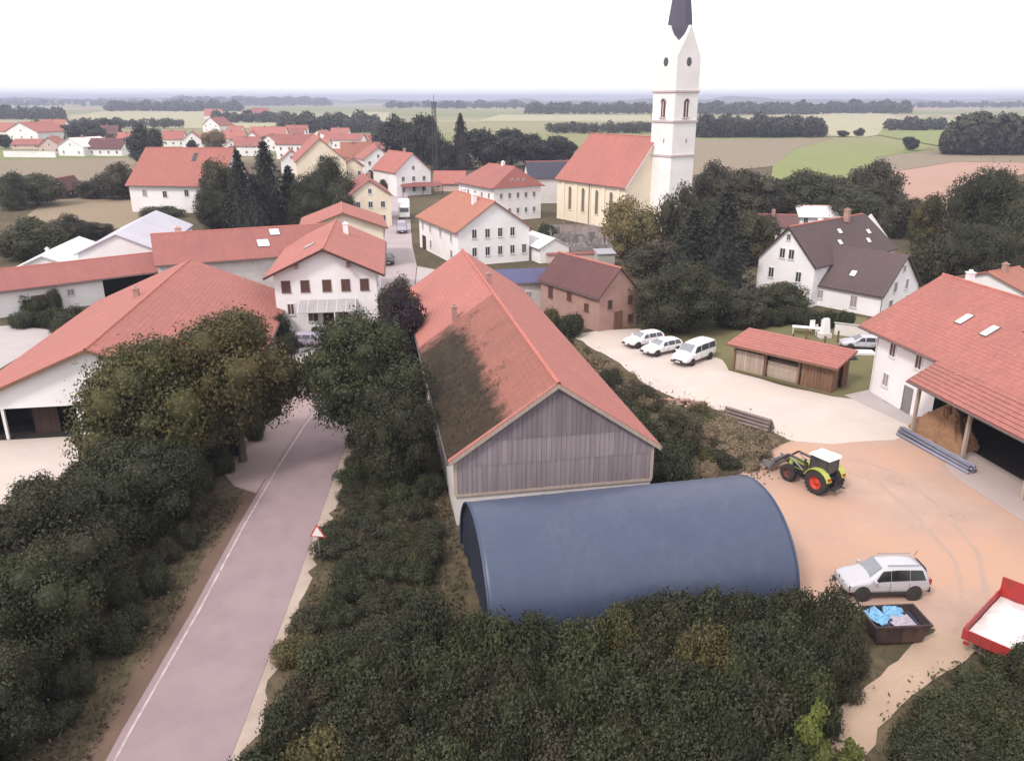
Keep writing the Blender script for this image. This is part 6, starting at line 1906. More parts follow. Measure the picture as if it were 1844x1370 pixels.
# ---- timber shed on the gravel yard
def timber_shed():
    ax = np.array((27.6, 65.2)); bx_ = np.array((20.8, 71.9))
    d = bx_ - ax; L = float(np.linalg.norm(d)); az = atan2(d[0], d[1])
    root = thing('timber_shed', 'long open fronted timber shed with a red tiled roof on the gravel yard', 'shed', (ax[0], ax[1], 0), -az)
    D = 3.1
    # local: y along the front from the near end, x to the back
    rf = MB(); n = 8
    for i in range(n):
        t0, t1 = i / n, (i + 1) / n
        xa, xb = D + .3 - (D + .95) * t0, D + .3 - (D + .95) * t1
        za, zb = 3.25 - .75 * t0, 3.25 - .75 * t1 + .035
        rf.poly([(xa, -.5, za), (xa, L + .5, za), (xb, L + .5, zb), (xb, -.5, zb)], [(0, 4 * t0), (L, 4 * t0), (L, 4 * t1), (0, 4 * t1)])
        if i < n - 1: rf.poly([(xb, -.5, zb), (xb, L + .5, zb), (xb, L + .5, zb - .035), (xb, -.5, zb - .035)], [(0, 4 * t1)] * 4)
    rf.poly([(D + .3, -.5, 3.08), (-.65, -.5, 2.34), (-.65, L + .5, 2.34), (D + .3, L + .5, 3.08)])
    rf.poly([(-.65, -.5, 2.34), (-.65, -.5, 2.53), (-.65, L + .5, 2.53), (-.65, L + .5, 2.34)])
    rf.poly([(D + .3, -.5, 3.08), (D + .3, -.5, 3.25), (-.65, -.5, 2.53), (-.65, -.5, 2.34)])
    rf.poly([(D + .3, L + .5, 3.25), (D + .3, L + .5, 3.08), (-.65, L + .5, 2.34), (-.65, L + .5, 2.53)])
    roof = rf.build('roof', 'tile', root)
    MB().box(-.68, -.62, -.55, L + .55, 2.3, 2.46).build('fascia', 'wood_brown', roof)
    pm = MB().box(-.09, .09, -.09, .09, 0, 2.4).mesh('post', 'wood_brown')
    for y in (0.1, 3.1, 6.3, L - .1): put('post', pm, root, (0, y, 0))
    bd = {}
    def boards(x0, y0, x1, y1, h, mat, nn):
        for i in range(nn):
            ta, tb_ = i / nn, (i + 1) / nn - .06 / nn
            key = (round(x1 - x0, 2), round(y1 - y0, 2), nn, h, mat)
            if key not in bd:
                w_ = sqrt((x1 - x0) ** 2 + (y1 - y0) ** 2) / nn * .94
                bd[key] = MB().box(0, w_, -.02, .02, 0, h).mesh('board', mat)
            put('board', bd[key], root, (x0 + (x1 - x0) * ta, y0 + (y1 - y0) * ta, .02), (0, 0, atan2(y1 - y0, x1 - x0)))
    boards(D, 0, D, L, 2.9, 'wood_brown', 26)
    boards(.1, L, D, L, 2.5, 'wood_pale', 9)
    boards(.1, 0, 1.0, 0, 2.4, 'wood_brown', 3)
    boards(1.95, 0, D, 0, 2.6, 'wood_brown', 4)
    boards(0.05, 6.5, 0.05, L - .2, 1.9, 'wood_pale', 10)
    boards(0.05, .25, 0.05, 2.9, 2.0, 'wood_brown', 9)
    return root, L
shed, shL = timber_shed()
# stacked timber inside the shed: each beam is a thing of the stack
pk = MB().box(-.12, .12, -1.5, 1.5, 0, .2).mesh('beam', 'wood_pale')
rz_ = shed.rotation_euler.z
for row in range(7):
    for k in range(4):
        x, y, _ = loc2w(shed, .35 + k * .3, 4.75 + random.uniform(-.08, .08))
        o = put('beam', pk, None, (x, y, .02 + row * .215), (0, 0, rz_ + random.uniform(-.02, .02)))
        tag(o, 'sawn beam in the stack inside the middle bay of the timber shed', 'beam', 'sawn beams stacked in the timber shed')

# straw heap under the canopy and pipes beside it
def heap(name, label, cat, mat, x, y, rx, ry, h, seed, kind=None, rz=0):
    R_ = random.Random(seed); m_ = MB(); n, k = 20, 48
    ph = [R_.uniform(0, 6.3) for _ in range(6)]
    rings = []
    for i in range(n + 1):
        t = i / n; ring = []
        for j in range(k):
            a = 2 * pi * j / k
            w = 1 + .12 * sin(3 * a + ph[0]) + .08 * sin(5 * a + ph[1]) + .05 * sin(9 * a + ph[2] + t * 4)
            z = h * (1 - t ** 1.7) * (1 + .10 * sin(4 * a + ph[3] + t * 5)) + R_.uniform(-.035, .055) * h
            w *= R_.uniform(.96, 1.05)
            ring.append((rx * t * w * cos(a), ry * t * w * sin(a), max(z, -.05) if i < n else -.05))
        rings.append(ring)
    for r0, r1 in zip(rings[:-1], rings[1:]):
        for j in range(k):
            q = (j + 1) % k
            m_.poly([r0[j], r1[j], r1[q], r0[q]])
    o = m_.build(name, mat, None, (x, y, 0.02), (0, 0, rz), smooth=True)
    return tag(o, label, cat, kind=kind)
heap('straw_heap', 'orange brown straw heap under the edge of the farmhouse canopy roof', 'straw heap', 'straw', 32.6, 55.6, 1.9, 2.9, 2.3, 4, rz=radians(10))
pm_ = MB()
pm_.tube((0, -3.5, 0), (0, 3.5, 0), .11, n=10)
pme = pm_.mesh('pipe', 'pipe_blue', True)
for k in range(9):
    row = 0 if k < 4 else (1 if k < 7 else 2)
    i = k if k < 4 else (k - 4 if k < 7 else k - 7)
    xx = -.36 + i * .24 + row * .12
    c_, s_ = cos(radians(14)), sin(radians(14))
    o = put('pipe', pme, None, (30.35 + xx * c_, 52.9 + xx * s_ + random.uniform(-.2, .2), .14 + row * .20), (0, 0, radians(14) + random.uniform(-.015, .015)))
    tag(o, 'grey blue pipe in the bundle lying on the yard before the straw heap', 'pipe', 'pipes bundled beside the straw heap')
for y in (-2.4, 2.4):
    pass

# log pile and rubble on the brushwood bank
lg = MB().tube((0, -1.9, 0), (0, 1.9, 0), .13, .11, 9).mesh('log', 'log_bark', False) if False else None
M['log_bark'] = surf('log_bark', (0.22, 0.17, 0.16), (0.15, 0.115, 0.11), scale=5, rough=0.9, obj_var=.25)
lgm = MB().tube((0, -2.0, 0), (0, 2.0, 0), .14, .11, 9).mesh('log', 'log_bark')
gx, gy, _ = at(1345, 764)
for k in range(10):
    row = 0 if k < 4 else (1 if k < 7 else (2 if k < 9 else 3))
    i = k - (0, 4, 7, 9)[row]
    xx = -.42 + i * .28 + row * .14
    o = put('log', lgm, None, (gx + xx * .72, gy + xx * .68, .16 + row * .24), (0, 0, radians(46) + random.uniform(-.05, .05)))
    tag(o, 'cut log in the pile at the edge of the gravel yard', 'log', 'logs piled at the gravel yard edge')
rub = MB()
cx_, cy_, _ = at(1226, 728)
for k in range(90):
    a = random.uniform(0, 6.28); rr = random.uniform(0, 1) ** .6
    x, y = 1.9 * rr * cos(a), .9 * rr * sin(a); z = .5 * (1 - rr) * random.uniform(.3, 1)
    s = random.uniform(.08, .24); t = random.uniform(0, 3)
    rub.hexa([(x + s * cos(t + q * pi / 2) * (1 if q % 2 else .6), y + s * sin(t + q * pi / 2), z + (0 if h_ == 0 else s * .6)) for h_ in (0, 1) for q in range(4)])
tag(rub.build('rubble', 'brick', None, (cx_, cy_, .03), (0, 0, -.25)), 'low heap of broken brick rubble at the edge of the gravel yard', 'rubble', kind='stuff')

# ---- lawn furniture and posts behind the timber shed
def garden_table(label, x, y, w, rz):
    t = thing('garden_table', label, 'table', (x, y, .02), rz)
    MB().box(-w, w, -.45, .45, .68, .74).build('tabletop', 'paint_white', t)
    for sx in (-1, 1):
        for sy in (-1, 1): MB().box(sx * (w - .1) - .03, sx * (w - .1) + .03, sy * .36 - .03, sy * .36 + .03, 0, .68).build('leg', 'paint_white', t)
    return t
garden_table('long white garden table on the lawn before the green hedge', *at(1452, 601)[:2], 1.5, -.3)
def chair_(label, x, y, rz):
    t = thing('garden_chair', label, 'chair', (x, y, .02), rz)
    MB().box(-.28, .28, -.28, .28, .42, .48).build('seat', 'paint_white', t)
    MB().box(-.28, .28, .25, .31, .48, 1.15).build('backrest', 'paint_white', t)
    for sx in (-1, 1):
        MB().box(sx * .28 - .03, sx * .28 + .03, -.26, .26, .62, .67).build('armrest', 'paint_white', t)
        for sy in (-1, 1): MB().box(sx * .25 - .025, sx * .25 + .025, sy * .25 - .025, sy * .25 + .025, 0, .42).build('leg', 'paint_white', t)
for k, (qx, qy) in enumerate(((1463, 596), (1474, 604), (1484, 594))):
    chair_(('white garden chair right behind the long garden table', 'white garden chair between the long table and the white monument', 'white garden chair nearest the tall white monument')[k], *at(qx, qy)[:2], k * .9)
fx, fy, _ = at(1484, 608)
ft = thing('garden_monument', 'tall white stone monument standing on the lawn before the hedge', 'monument', (fx, fy, .02), .2)
MB().box(-.62, .62, -.42, .42, 0, .5).build('pedestal', 'white_old', ft)
bevel(MB().hexa([(-.5, -.3, .5), (.5, -.3, .5), (.5, .3, .5), (-.5, .3, .5), (-.3, -.2, 2.1), (.3, -.2, 2.1), (.3, .2, 2.1), (-.3, .2, 2.1)]).build('shaft', 'white', ft), .05)
wx_, wy_, _ = at(1532, 606)
gt = thing('garden_wall', 'pale white garden wall on the lawn left of the farmhouse roof corner', 'wall', (wx_, wy_, .02), radians(-28))
MB().box(-1.7, 1.7, -.15, .15, 0, 1.25).build('wall_body', 'white_old', gt); MB().box(-1.8, 1.8, -.2, .2, 1.25, 1.33).build('coping', 'concrete', gt)
gs, gsy, _ = at(1541, 637)
tag(bevel(MB().box(-1.7, 1.7, -.6, .6, 0, .28).build('stone_slab', 'white', None, (gs, gsy, .02), (0, 0, -.1)), .04), 'long white stone slab lying on the lawn in front of the silver car', 'slab')
crumple('dark_tarpaulin', 'dark navy tarpaulin heap on the lawn behind the shed roof', 'tarpaulin', 'tarp_navy', *at(1518, 645)[:2], .02, 1.2, .8, .95, .2, 31)
fp = MB().box(-.08, .08, -.08, .08, 0, 1.15).box(-.1, .1, -.1, .1, 1.15, 1.2).mesh('fence_post', 'wood_brown')
for k, (qx, qy) in enumerate(((1427, 622), (1451, 613), (1484, 626), (1508, 616))):
    o = put('fence_post', fp, None, (*at(qx, qy)[:2], .01), (0, 0, .3 * k))
    tag(o, 'short brown wooden post standing on the lawn', 'post', 'wooden posts on the lawn')

# ---- churchyard: wall and gravestones
ca, cb = at(985, 474), at(1098, 470)
cw = thing('churchyard_wall', 'low dull red capped wall in front of the churchyard', 'wall', (ca[0], ca[1], 0), atan2(cb[1] - ca[1], cb[0] - ca[0]))
cl = sqrt((cb[0] - ca[0]) ** 2 + (cb[1] - ca[1]) ** 2)
MB().box(0, cl, -.2, .2, 0, 1.3).build('wall_body', 'pinkwash', cw)
MB().hexa([(-.1, -.4, 1.3), (cl + .1, -.4, 1.3), (cl + .1, .4, 1.3), (-.1, .4, 1.3), (-.1, -.03, 1.6), (cl + .1, -.03, 1.6), (cl + .1, .03, 1.6), (-.1, .03, 1.6)]).build('coping', 'tile_dull', cw)
gravem = []
for v_ in range(3):
    g = MB()
    if v_ == 0:
        g.box(-.35, .35, -.1, .1, .2, 1.05); g.hexa([(-.35, -.1, 1.05), (.35, -.1, 1.05), (.35, .1, 1.05), (-.35, .1, 1.05), (-.12, -.1, 1.3), (.12, -.1, 1.3), (.12, .1, 1.3), (-.12, .1, 1.3)])
    elif v_ == 1:
        g.box(-.06, .06, -.06, .06, .2, 1.6); g.box(-.32, .32, -.055, .055, 1.1, 1.22)
    else:
        g.box(-.5, .5, -.1, .1, .2, .95)
    g.box(-.45, .45, -.22, .22, 0, .2); g.box(-.42, -.34, -2.0, -.22, 0, .12); g.box(.34, .42, -2.0, -.22, 0, .12)
    gravem.append(g.mesh('gravestone', 'stone'))
for r_ in range(5):
    for k in range(11):
        qx = 992 + k * 10.5 + random.uniform(-2, 2); qy = 424 + r_ * 9.5 + random.uniform(-1.5, 1.5)
        if qx + (qy - 424) * .4 > 1108: continue
        x, y, _ = at(qx, qy)
        o = put('gravestone', gravem[random.randrange(3)], None, (x, y, .02), (0, 0, random.uniform(-.1, .1) + .25), (1.25, 1.25, random.uniform(1.0, 1.6)))
        tag(o, 'grey gravestone in the crowded churchyard below the church', 'gravestone', 'gravestones in the churchyard')
bx2, by2, _ = at(1088, 478)
ts = thing('tool_shed', 'small pale grey shed at the right end of the churchyard wall', 'shed', (bx2, by2, 0), .2)
MB().box(-1.3, 1.3, -1, 1, 0, 1.9).build('wall', 'concrete', ts); MB().hexa([(-1.5, -1.2, 1.9), (1.5, -1.2, 1.9), (1.5, 1.2, 2.3), (-1.5, 1.2, 2.3), (-1.5, -1.2, 2.0), (1.5, -1.2, 2.0), (1.5, 1.2, 2.4), (-1.5, 1.2, 2.4)]).build('roof', 'metal_roof', ts)
# ---------------------------------------------------------------- trees and bushes
T_ = plant
# left of the road, near to far
T_('tree', 'broad olive tree with yellowish top, left one of the pair over the lay-by', 'tree', 'big_olive', -23.2, 48.0, 5.0, 9.8)
T_('tree', 'broad olive tree with yellowish top, right one of the pair beside the road', 'tree', 'big_olive', -18.9, 51.4, 4.9, 10.8, None, 2.2)
T_('tree', 'dark green tree right of the road in front of the barn wall', 'tree', 'big_green', -10.6, 52.4, 4.7, 10.4, None, 2.4)
T_('tree', 'low dark tree close to the mossy roof edge', 'tree', 'big_dark', -7.6, 47.8, 2.9, 7.0)
T_('beech_tree', 'dark purple leaved tree between the barn and the terrace house', 'tree', 'mid_purple', -10.0, 70.0, 2.5, 8.6)
T_('beech_tree', 'tall narrow dark green tree rising behind the purple one', 'tree', 'mid_dark', -11.2, 77.0, 2.3, 7.9)
NEARL = [('big_dark', -21.6, 41.5, 3.6, 6.2), ('big_dark', -25.6, 37.6, 3.2, 4.2), ('bush_scrub', -30.5, 37.5, 2.6, 2.6), ('big_dark', -28.6, 35.2, 3.6, 5.2), ('big_dark', -22.6, 34.8, 3.5, 6.3),
         ('bush_scrub', -27.0, 30.6, 3.2, 4.6), ('big_green', -21.2, 29.4, 3.0, 6.0), ('big_dark', -25.6, 26.0, 3.4, 6.2), ('big_dark', -20.4, 24.6, 2.7, 5.4), ('bush_purple', -23.3, 31.8, 2.4, 4.4), ('big_dark', -23.0, 21.4, 3.0, 5.4), ('big_dark', -19.6, 20.6, 2.2, 4.2)]
lab = ['dark tree filling the ground below the left olive tree', 'dark low tree at the left beside the pale forecourt', 'brownish scrub bush at the left edge below the forecourt', 'dark tree at the left edge above the bottom corner',
       'dark tree hanging over the left road verge halfway down', 'brown scrubby bush in the dark trees near the left edge', 'green tree on the left road verge near the bottom', 'dark tree in the bottom left corner, the tallest there',
       'dark tree at the bottom left next to the white road line', 'purplish bush between the dark trees at bottom left', 'dark tree cut by the bottom edge at the left', 'small dark tree cut by the bottom edge beside the road']
for (k, x, y, r, h), l_ in zip(NEARL, lab):
    T_('bush' if k.startswith('bush') else 'tree', l_, 'bush' if k.startswith('bush') else 'tree', k, x, y, r, h)
random.seed(5)
for k in range(26):
    y = 20 + k * 1.55
    x = -18.3 - random.uniform(0, 1.2) - (1.0 if y > 46 else 0)
    kd_ = random.choice(['bush_dark', 'bush_green', 'bush_scrub'])
    T_('verge_bush', '%s low bush on the left road verge, %s' % (({'bush_dark': 'dark green', 'bush_green': 'mid green', 'bush_scrub': 'brownish'})[kd_], 'near the bottom edge' if y < 30 else ('halfway up' if y < 42 else 'under the olive trees')), 'bush', kd_, x, y, random.uniform(.7, 1.15), random.uniform(.9, 2.0), 'bushes along the left road verge')
for k in range(9):
    T_('undergrowth_bush', 'dark bush under the paired olive trees', 'bush', 'bush_dark', -21 - (k % 5) * 1.9 + random.uniform(-.5, .5), 43.5 + (k // 5) * 2.6, random.uniform(1.2, 1.9), random.uniform(1.6, 3.0), 'undergrowth below the olive trees')
# right of the road: scrub between road and tent
LOOK = {'bush_brush': 'pale brown', 'bush_dark': 'dark green', 'bush_green': 'mid green', 'bush_scrub': 'brownish', 'bush_olive': 'olive yellow', 'bush_purple': 'purplish'}
def scrub(x, y, r, h, kind):
    side = 'hugging the road edge' if x < -8.6 else ('midway between road and barn' if x < -6.2 else 'against the barn corner and blue hall')
    far = 'nearest the camera' if y < 37 else ('level with the blue hall' if y < 42 else ('below the barn gable corner' if y < 48 else 'under the tree by the barn'))
    T_('scrub_bush', '%s scrub bush %s, %s' % (LOOK[kind], side, far), 'bush', kind, x, y, r, h, 'scrub between the road and the barn')
random.seed(6)
k = 0
for gy in np.arange(33.0, 56.5, 1.7):
    lim0 = float(np.interp(gy, [p[1] for p in RR], [p[0] for p in RR])) + 1.0
    lim1 = -3.5 if gy < 40.5 else -4.6 - (gy - 42) * .185
    for gx in np.arange(lim0 + .4, lim1, 1.65):
        x, y = gx + random.uniform(-.5, .5), gy + random.uniform(-.5, .5)
        if abs(x + 10.2) < 1.2 and -1.0 < 38 - y < 3.2: continue
        if random.random() < .04: continue
        r = random.uniform(.95, 1.45); h = random.uniform(.8, 1.7) * (0.75 if x < lim0 + 1 else 1)
        scrub(x, y, r, h, random.choices(['bush_dark', 'bush_scrub', 'bush_green'], [.55, .15, .3])[0])
for k in range(12):
    y = 58 + k * 2.2
    T_('lane_bush', 'dark bush along the left wall of the barn', 'bush', 'bush_dark', -8.0 - .16 * (y - 58) + random.uniform(-.6, .4), y, random.uniform(1.1, 1.6), random.uniform(1.8, 3.2), 'bushes along the barn wall')
# front hedge across the bottom
random.seed(9)
def hedge_label(kind, x, y):
    zone = "road end" if x < -5.5 else ("below the dark hall end" if x < -.5 else ("below the hall's middle" if x < 5 else ("below the hall's right half" if x < 10 else "right end near the skip")))
    row = "front row at the bottom edge" if y < 21 else ("second row" if y < 23 else ('middle rows' if y < 25.6 else ('row before last' if y < 28 else "back row against the hall")))
    return '%s hedge bush, %s, %s' % (LOOK[kind], row, zone)
for row, (y0, hmin, hmax) in enumerate(((19.6, 1.8, 2.7), (21.3, 2.0, 2.9), (23.0, 2.1, 3.0), (24.8, 2.1, 3.0), (26.5, 2.1, 3.0), (28.2, 2.1, 3.0), (29.8, 2.1, 3.0))):
    x = -9.9 + row * .42
    xend = float(np.interp(y0, [19.6, 24.2, 28, 30], [8.6, 10.8, 14.0, 14.6]))
    while x < xend:
        y = y0 + random.uniform(-.6, .6)
        kind = random.choices(['bush_dark', 'bush_green', 'bush_scrub', 'bush_olive'], [.42, .50, .05, .03])[0]
        r = random.uniform(1.15, 1.75)
        h = random.uniform(hmin, hmax) * (0.8 if x < -6 else 1) * random.choice((1, 1, 1, 1.12))
        if y > 29 and x < -4.5: h *= .7
        if y > 29 and -4.5 < x < 2.5: h *= 1.22
        if y > 29 and x > 6: h *= random.choice((.75, 1, 1.25))
        T_('hedge_bush', hedge_label(kind, x, y), 'bush', kind, x, y, r, h, 'bushes of the wild hedge before the blue hall')
        x += random.uniform(1.4, 1.95)
for k in range(7):
    x, y = 5.8 + k * 1.25, 30.9 + k * .16 + random.uniform(-.25, .25)
    kind = random.choice(['bush_dark', 'bush_green', 'bush_green'])
    T_('hedge_bush', '%s bush pressed against the near right foot of the blue hall, %s' % (LOOK[kind], 'left half' if k < 3 else 'right half'), 'bush', kind, x, y, random.uniform(1.1, 1.5), random.uniform(2.2, 2.9), 'bushes of the wild hedge before the blue hall')
# rough bushes filling the ground left of the hall's dark end
for gy in np.arange(30.6, 33.4, 1.5):
    for gx in np.arange(-9.6, -3.6, 1.6):
        x, y = gx + random.uniform(-.4, .4), gy + random.uniform(-.4, .4)
        kind = random.choice(['bush_scrub', 'bush_dark', 'bush_olive'])
        T_('hedge_bush', '%s low bush left of the dark hall end, %s' % (LOOK[kind], 'road side' if x < -7 else 'hall side'), 'bush', kind, x, y, random.uniform(1.0, 1.4), random.uniform(.9, 1.6), 'bushes of the wild hedge before the blue hall')
for x, y, r, h in ((15.0, 29.6, 1.1, 1.2), (14.0, 28.0, 1.0, 1.1), (12.4, 26.2, 1.0, 1.1), (10.6, 22.6, 1.0, 1.2)):
    T_('path_bush', 'bush at the right end of the hedge along the dirt path', 'bush', 'bush_scrub', x, y, r, h, 'bushes along the dirt path')
T_('bright_sapling', 'bright yellow green young tree at the bottom beside the dirt path', 'sapling', 'bush_bright', 10.9, 23.4, 1.15, 3.5)
T_('bright_shrub', 'small bright green shrub right of the young yellow green tree', 'bush', 'bush_bright', 12.6, 23.6, .8, 1.6)
# bottom right clump
random.seed(21)
for gy in np.arange(18.6, 29.8, 1.5):
    for gx in np.arange(12.6, 25.5, 1.5):
        x, y = gx + random.uniform(-.5, .5), gy + random.uniform(-.45, .45)
        edge = float(np.interp(y, [19, 22.3, 24.2, 26.3, 27.3, 28.3], [11.2, 12.9, 14.5, 16.5, 18.1, 20.2]))        # keeps clear of the path
        if x < edge + 1.0: continue
        if y > 28.3 and x < 19.6: continue
        kind = random.choices(['bush_green', 'bush_dark', 'bush_scrub'], [.5, .4, .1])[0]
        lb = '%s bush in the bottom right clump, %s, %s' % (LOOK[kind], 'by the path' if x < edge + 2.6 else 'off the path', ('bottom edge' if y < 20.5 else ('lower half' if y < 23 else ('upper half' if y < 25.6 else 'below the trailer'))) + (' left' if x < 18 else ' right'))
        T_('corner_bush', lb, 'bush', kind, x, y, random.uniform(1.1, 1.6), random.uniform(1.5, 2.6) * (.8 if x < edge + 2 else 1), 'bushes in the bottom right corner')
# along the right side of the barn
random.seed(33)
for k in range(17):
    t = k / 16
    y = 47.8 + t * 26
    x = 10.2 - 3.5 * t + random.uniform(-.8, .5) - max(0, t - .75) * 6
    kd_ = random.choice(['bush_dark', 'bush_brush', 'bush_scrub'] if t > .25 else ['bush_dark', 'bush_green'])
    T_('barnside_bush', '%s bush at the right side of the barn, %s' % (LOOK[kd_], 'by its gable corner' if t < .3 else ('halfway along' if t < .65 else 'toward the brick house')), 'bush', kd_, x, y, random.uniform(1.2, 1.9), random.uniform(1.7, 3.0), 'bushes along the right side of the barn')
T_('barnside_tree', 'leafy dark tree at the right corner of the barn gable', 'tree', 'mid_dark', 11.3, 51.8, 2.0, 4.0)
def inside(p, poly):
    c = False
    for (x0, y0), (x1, y1) in zip(poly, poly[1:] + poly[:1]):
        if (y0 > p[1]) != (y1 > p[1]) and p[0] < (x1 - x0) * (p[1] - y0) / (y1 - y0) + x0: c = not c
    return c
bank = px((1195, 742), (1240, 742), (1312, 762), (1372, 792), (1408, 806), (1345, 846), (1290, 856), (1205, 866), (1192, 800))
for gy in np.arange(48, 64, 1.35):
    for gx in np.arange(8, 24, 1.35):
        x, y = gx + random.uniform(-.5, .5), gy + random.uniform(-.5, .5)
        if not inside((x, y), bank): continue
        kd_ = random.choices(['bush_brush', 'bush_scrub', 'bush_olive', 'bush_dark'], [.68, .16, .1, .06])[0]
        lb = '%s brush on the bank, %s, %s' % (LOOK[kd_], 'barn side' if x < 13.5 else ('middle of the bank' if x < 16.5 else 'tractor side'), 'by the gravel yard' if y > 56.5 else ('halfway down' if y > 53 else 'behind the hall end'))
        T_('brush_bush', lb, 'bush', kd_, x, y, random.uniform(.9, 1.4), random.uniform(.7, 1.5), 'brushwood on the bank')
for k in range(16):
    qx, qy = 1052 + k * 8.6, 646 + k * 5.4
    x, y, _ = at(qx + random.uniform(-8, 6), qy + random.uniform(4, 16))
    kd_ = random.choice(['bush_brush', 'bush_brush', 'bush_scrub'])
    T_('edge_bush', '%s bush along the gravel yard edge right of the barn, %s' % (LOOK[kd_], 'upper end' if k < 5 else ('middle' if k < 11 else 'lower end')), 'bush', kd_, x, y, random.uniform(.8, 1.2), random.uniform(1.0, 1.9), 'bushes along the gravel yard edge')
# middle distance
PX = plant_px
PX('bush_tree', 'huge dark rounded bush right of the brick house', 'tree', 'big_dark', 1228, 600, 476, 190)
PX('bush_tree', 'dark bush between the huge rounded bush and the timber shed', 'tree', 'mid_dark', 1330, 590, 520, 110)
PX('bush_tree', 'dark green shrub leaning on the left wall of the white mauve roofed house', 'tree', 'mid_green', 1408, 570, 508, 110)
PX('fir_tree', 'tall dark fir in front of the white mauve roofed house', 'tree', 'fir', 1302, 545, 338, 178)
PX('fir_tree', 'dark fir with a blunt top left of the tallest fir', 'tree', 'fir', 1246, 530, 372, 150)
PX('gold_tree', 'golden brown tree in front of the cream church wall', 'tree', 'mid_gold', 1136, 468, 352, 112)
PX('tower_tree', 'brownish dark tree at the foot of the church tower', 'tree', 'mid_dark', 1222, 470, 326, 84)
PX('low_tree', 'dark low tree below the golden tree at the churchyard', 'tree', 'mid_dark', 1180, 500, 430, 120)
PX('back_tree', 'small round tree just right of the tower foot', 'tree', 'mid_dark', 1286, 384, 286, 78)
PX('back_tree', 'broad brownish tree behind the fir right of the tower', 'tree', 'mid_dark', 1348, 412, 300, 136)
PX('back_tree', 'dark tree behind the mauve roof, left of three in a row', 'tree', 'mid_green', 1444, 400, 306, 118)
PX('back_tree', 'dark tree behind the mauve roof, middle of three in a row', 'tree', 'mid_dark', 1510, 398, 312, 120)
PX('back_tree', 'tallest dark tree behind the mauve roof, right of three in a row', 'tree', 'mid_dark', 1576, 394, 286, 108)
PX('back_tree', 'low rounded tree in front of the tallest tree behind the mauve roof', 'tree', 'mid_green', 1546, 412, 338, 110)
PX('back_tree', 'dark bushy tree filling the gap between the fir and the small brown roof', 'tree', 'mid_dark', 1396, 404, 330, 100)
PX('back_tree', 'dark tree right behind the tallest fir', 'tree', 'big_dark', 1262, 470, 350, 120)
PX('back_tree', 'dark green tree between the firs and the small brown roof', 'tree', 'mid_green', 1352, 480, 372, 100)
PX('back_tree', 'low dark tree behind the right end of the mauve roof', 'tree', 'mid_dark', 1628, 430, 352, 90)
PX('back_tree', 'thin brown tree between the mauve roofed house and the big right tree', 'tree', 'mid_olive', 1668, 450, 346, 70)
PX('back_tree', 'brownish bush right of the mauve roof end', 'tree', 'bush_scrub', 1680, 512, 410, 92)
PX('edge_tree', 'big dark tree at the right edge above the red roof', 'tree', 'big_dark', 1782, 470, 288, 156)
PX('edge_tree', 'lower dark tree before the big dark tree at the right edge', 'tree', 'big_dark', 1765, 520, 396, 140)
PX('edge_tree', 'dark green tree squeezed at the right edge behind the small red roof', 'tree', 'mid_green', 1835, 500, 360, 90)
hx0, hy0, _ = at(1448, 588); hx1, hy1, _ = at(1524, 590)
for k in range(7):
    t = k / 6
    T_('clipped_hedge', 'green bush of the hedge before the front wing of the mauve roofed house', 'hedge', 'hedge', hx0 + (hx1 - hx0) * t, hy0 + (hy1 - hy0) * t, .95, 2.0, 'hedge before the mauve roofed house')
for k in range(7):
    X, Y, _ = at(1335 + k * 18, 592 - k * 2)
    T_('garden_bush', 'dark garden bush along the back of the lawn', 'bush', 'bush_dark', X, Y, random.uniform(1.1, 1.6), random.uniform(1.6, 2.6), 'garden bushes along the back of the lawn')
PX('shrub', 'yellowish shrub beside the brick house front', 'bush', 'bush_olive', 990, 600, 556, 44)
PX('shrub', 'dark shrub below the long wall of the brick house', 'bush', 'bush_dark', 1030, 606, 566, 60)
PX('shrub', 'dark green shrub at the left end of the churchyard', 'bush', 'bush_green', 982, 428, 402, 40)
# firs left of the street
FIRS = [(402, 404, 282, 100, 'mid_green'), (436, 420, 268, 106, 'fir'), (484, 424, 250, 134, 'fir'), (524, 420, 296, 108, 'fir'), (556, 424, 318, 104, 'big_dark'), (597, 404, 284, 92, 'big_dark'), (388, 418, 336, 84, 'big_dark'), (460, 430, 312, 112, 'fir'), (610, 418, 330, 64, 'mid_green')]
FL = ['green round tree hiding the right corner of the big farmhouse', 'dark fir beside the big farmhouse, second tallest of the group', 'tallest dark fir in the group before the village', 'dark fir right of the tallest fir',
      'dark round tree between the firs and the round topped tree', 'round topped dark tree before the salmon roof', 'low dark tree at the left foot of the fir group', 'stubby dark fir in front of the tallest fir', 'low green tree at the right end of the fir group']
for (x, yb, yt, w, k), l_ in zip(FIRS, FL): PX('fir_tree' if k == 'fir' else 'broadleaf_tree', l_, 'tree', k, x, yb, yt, w)
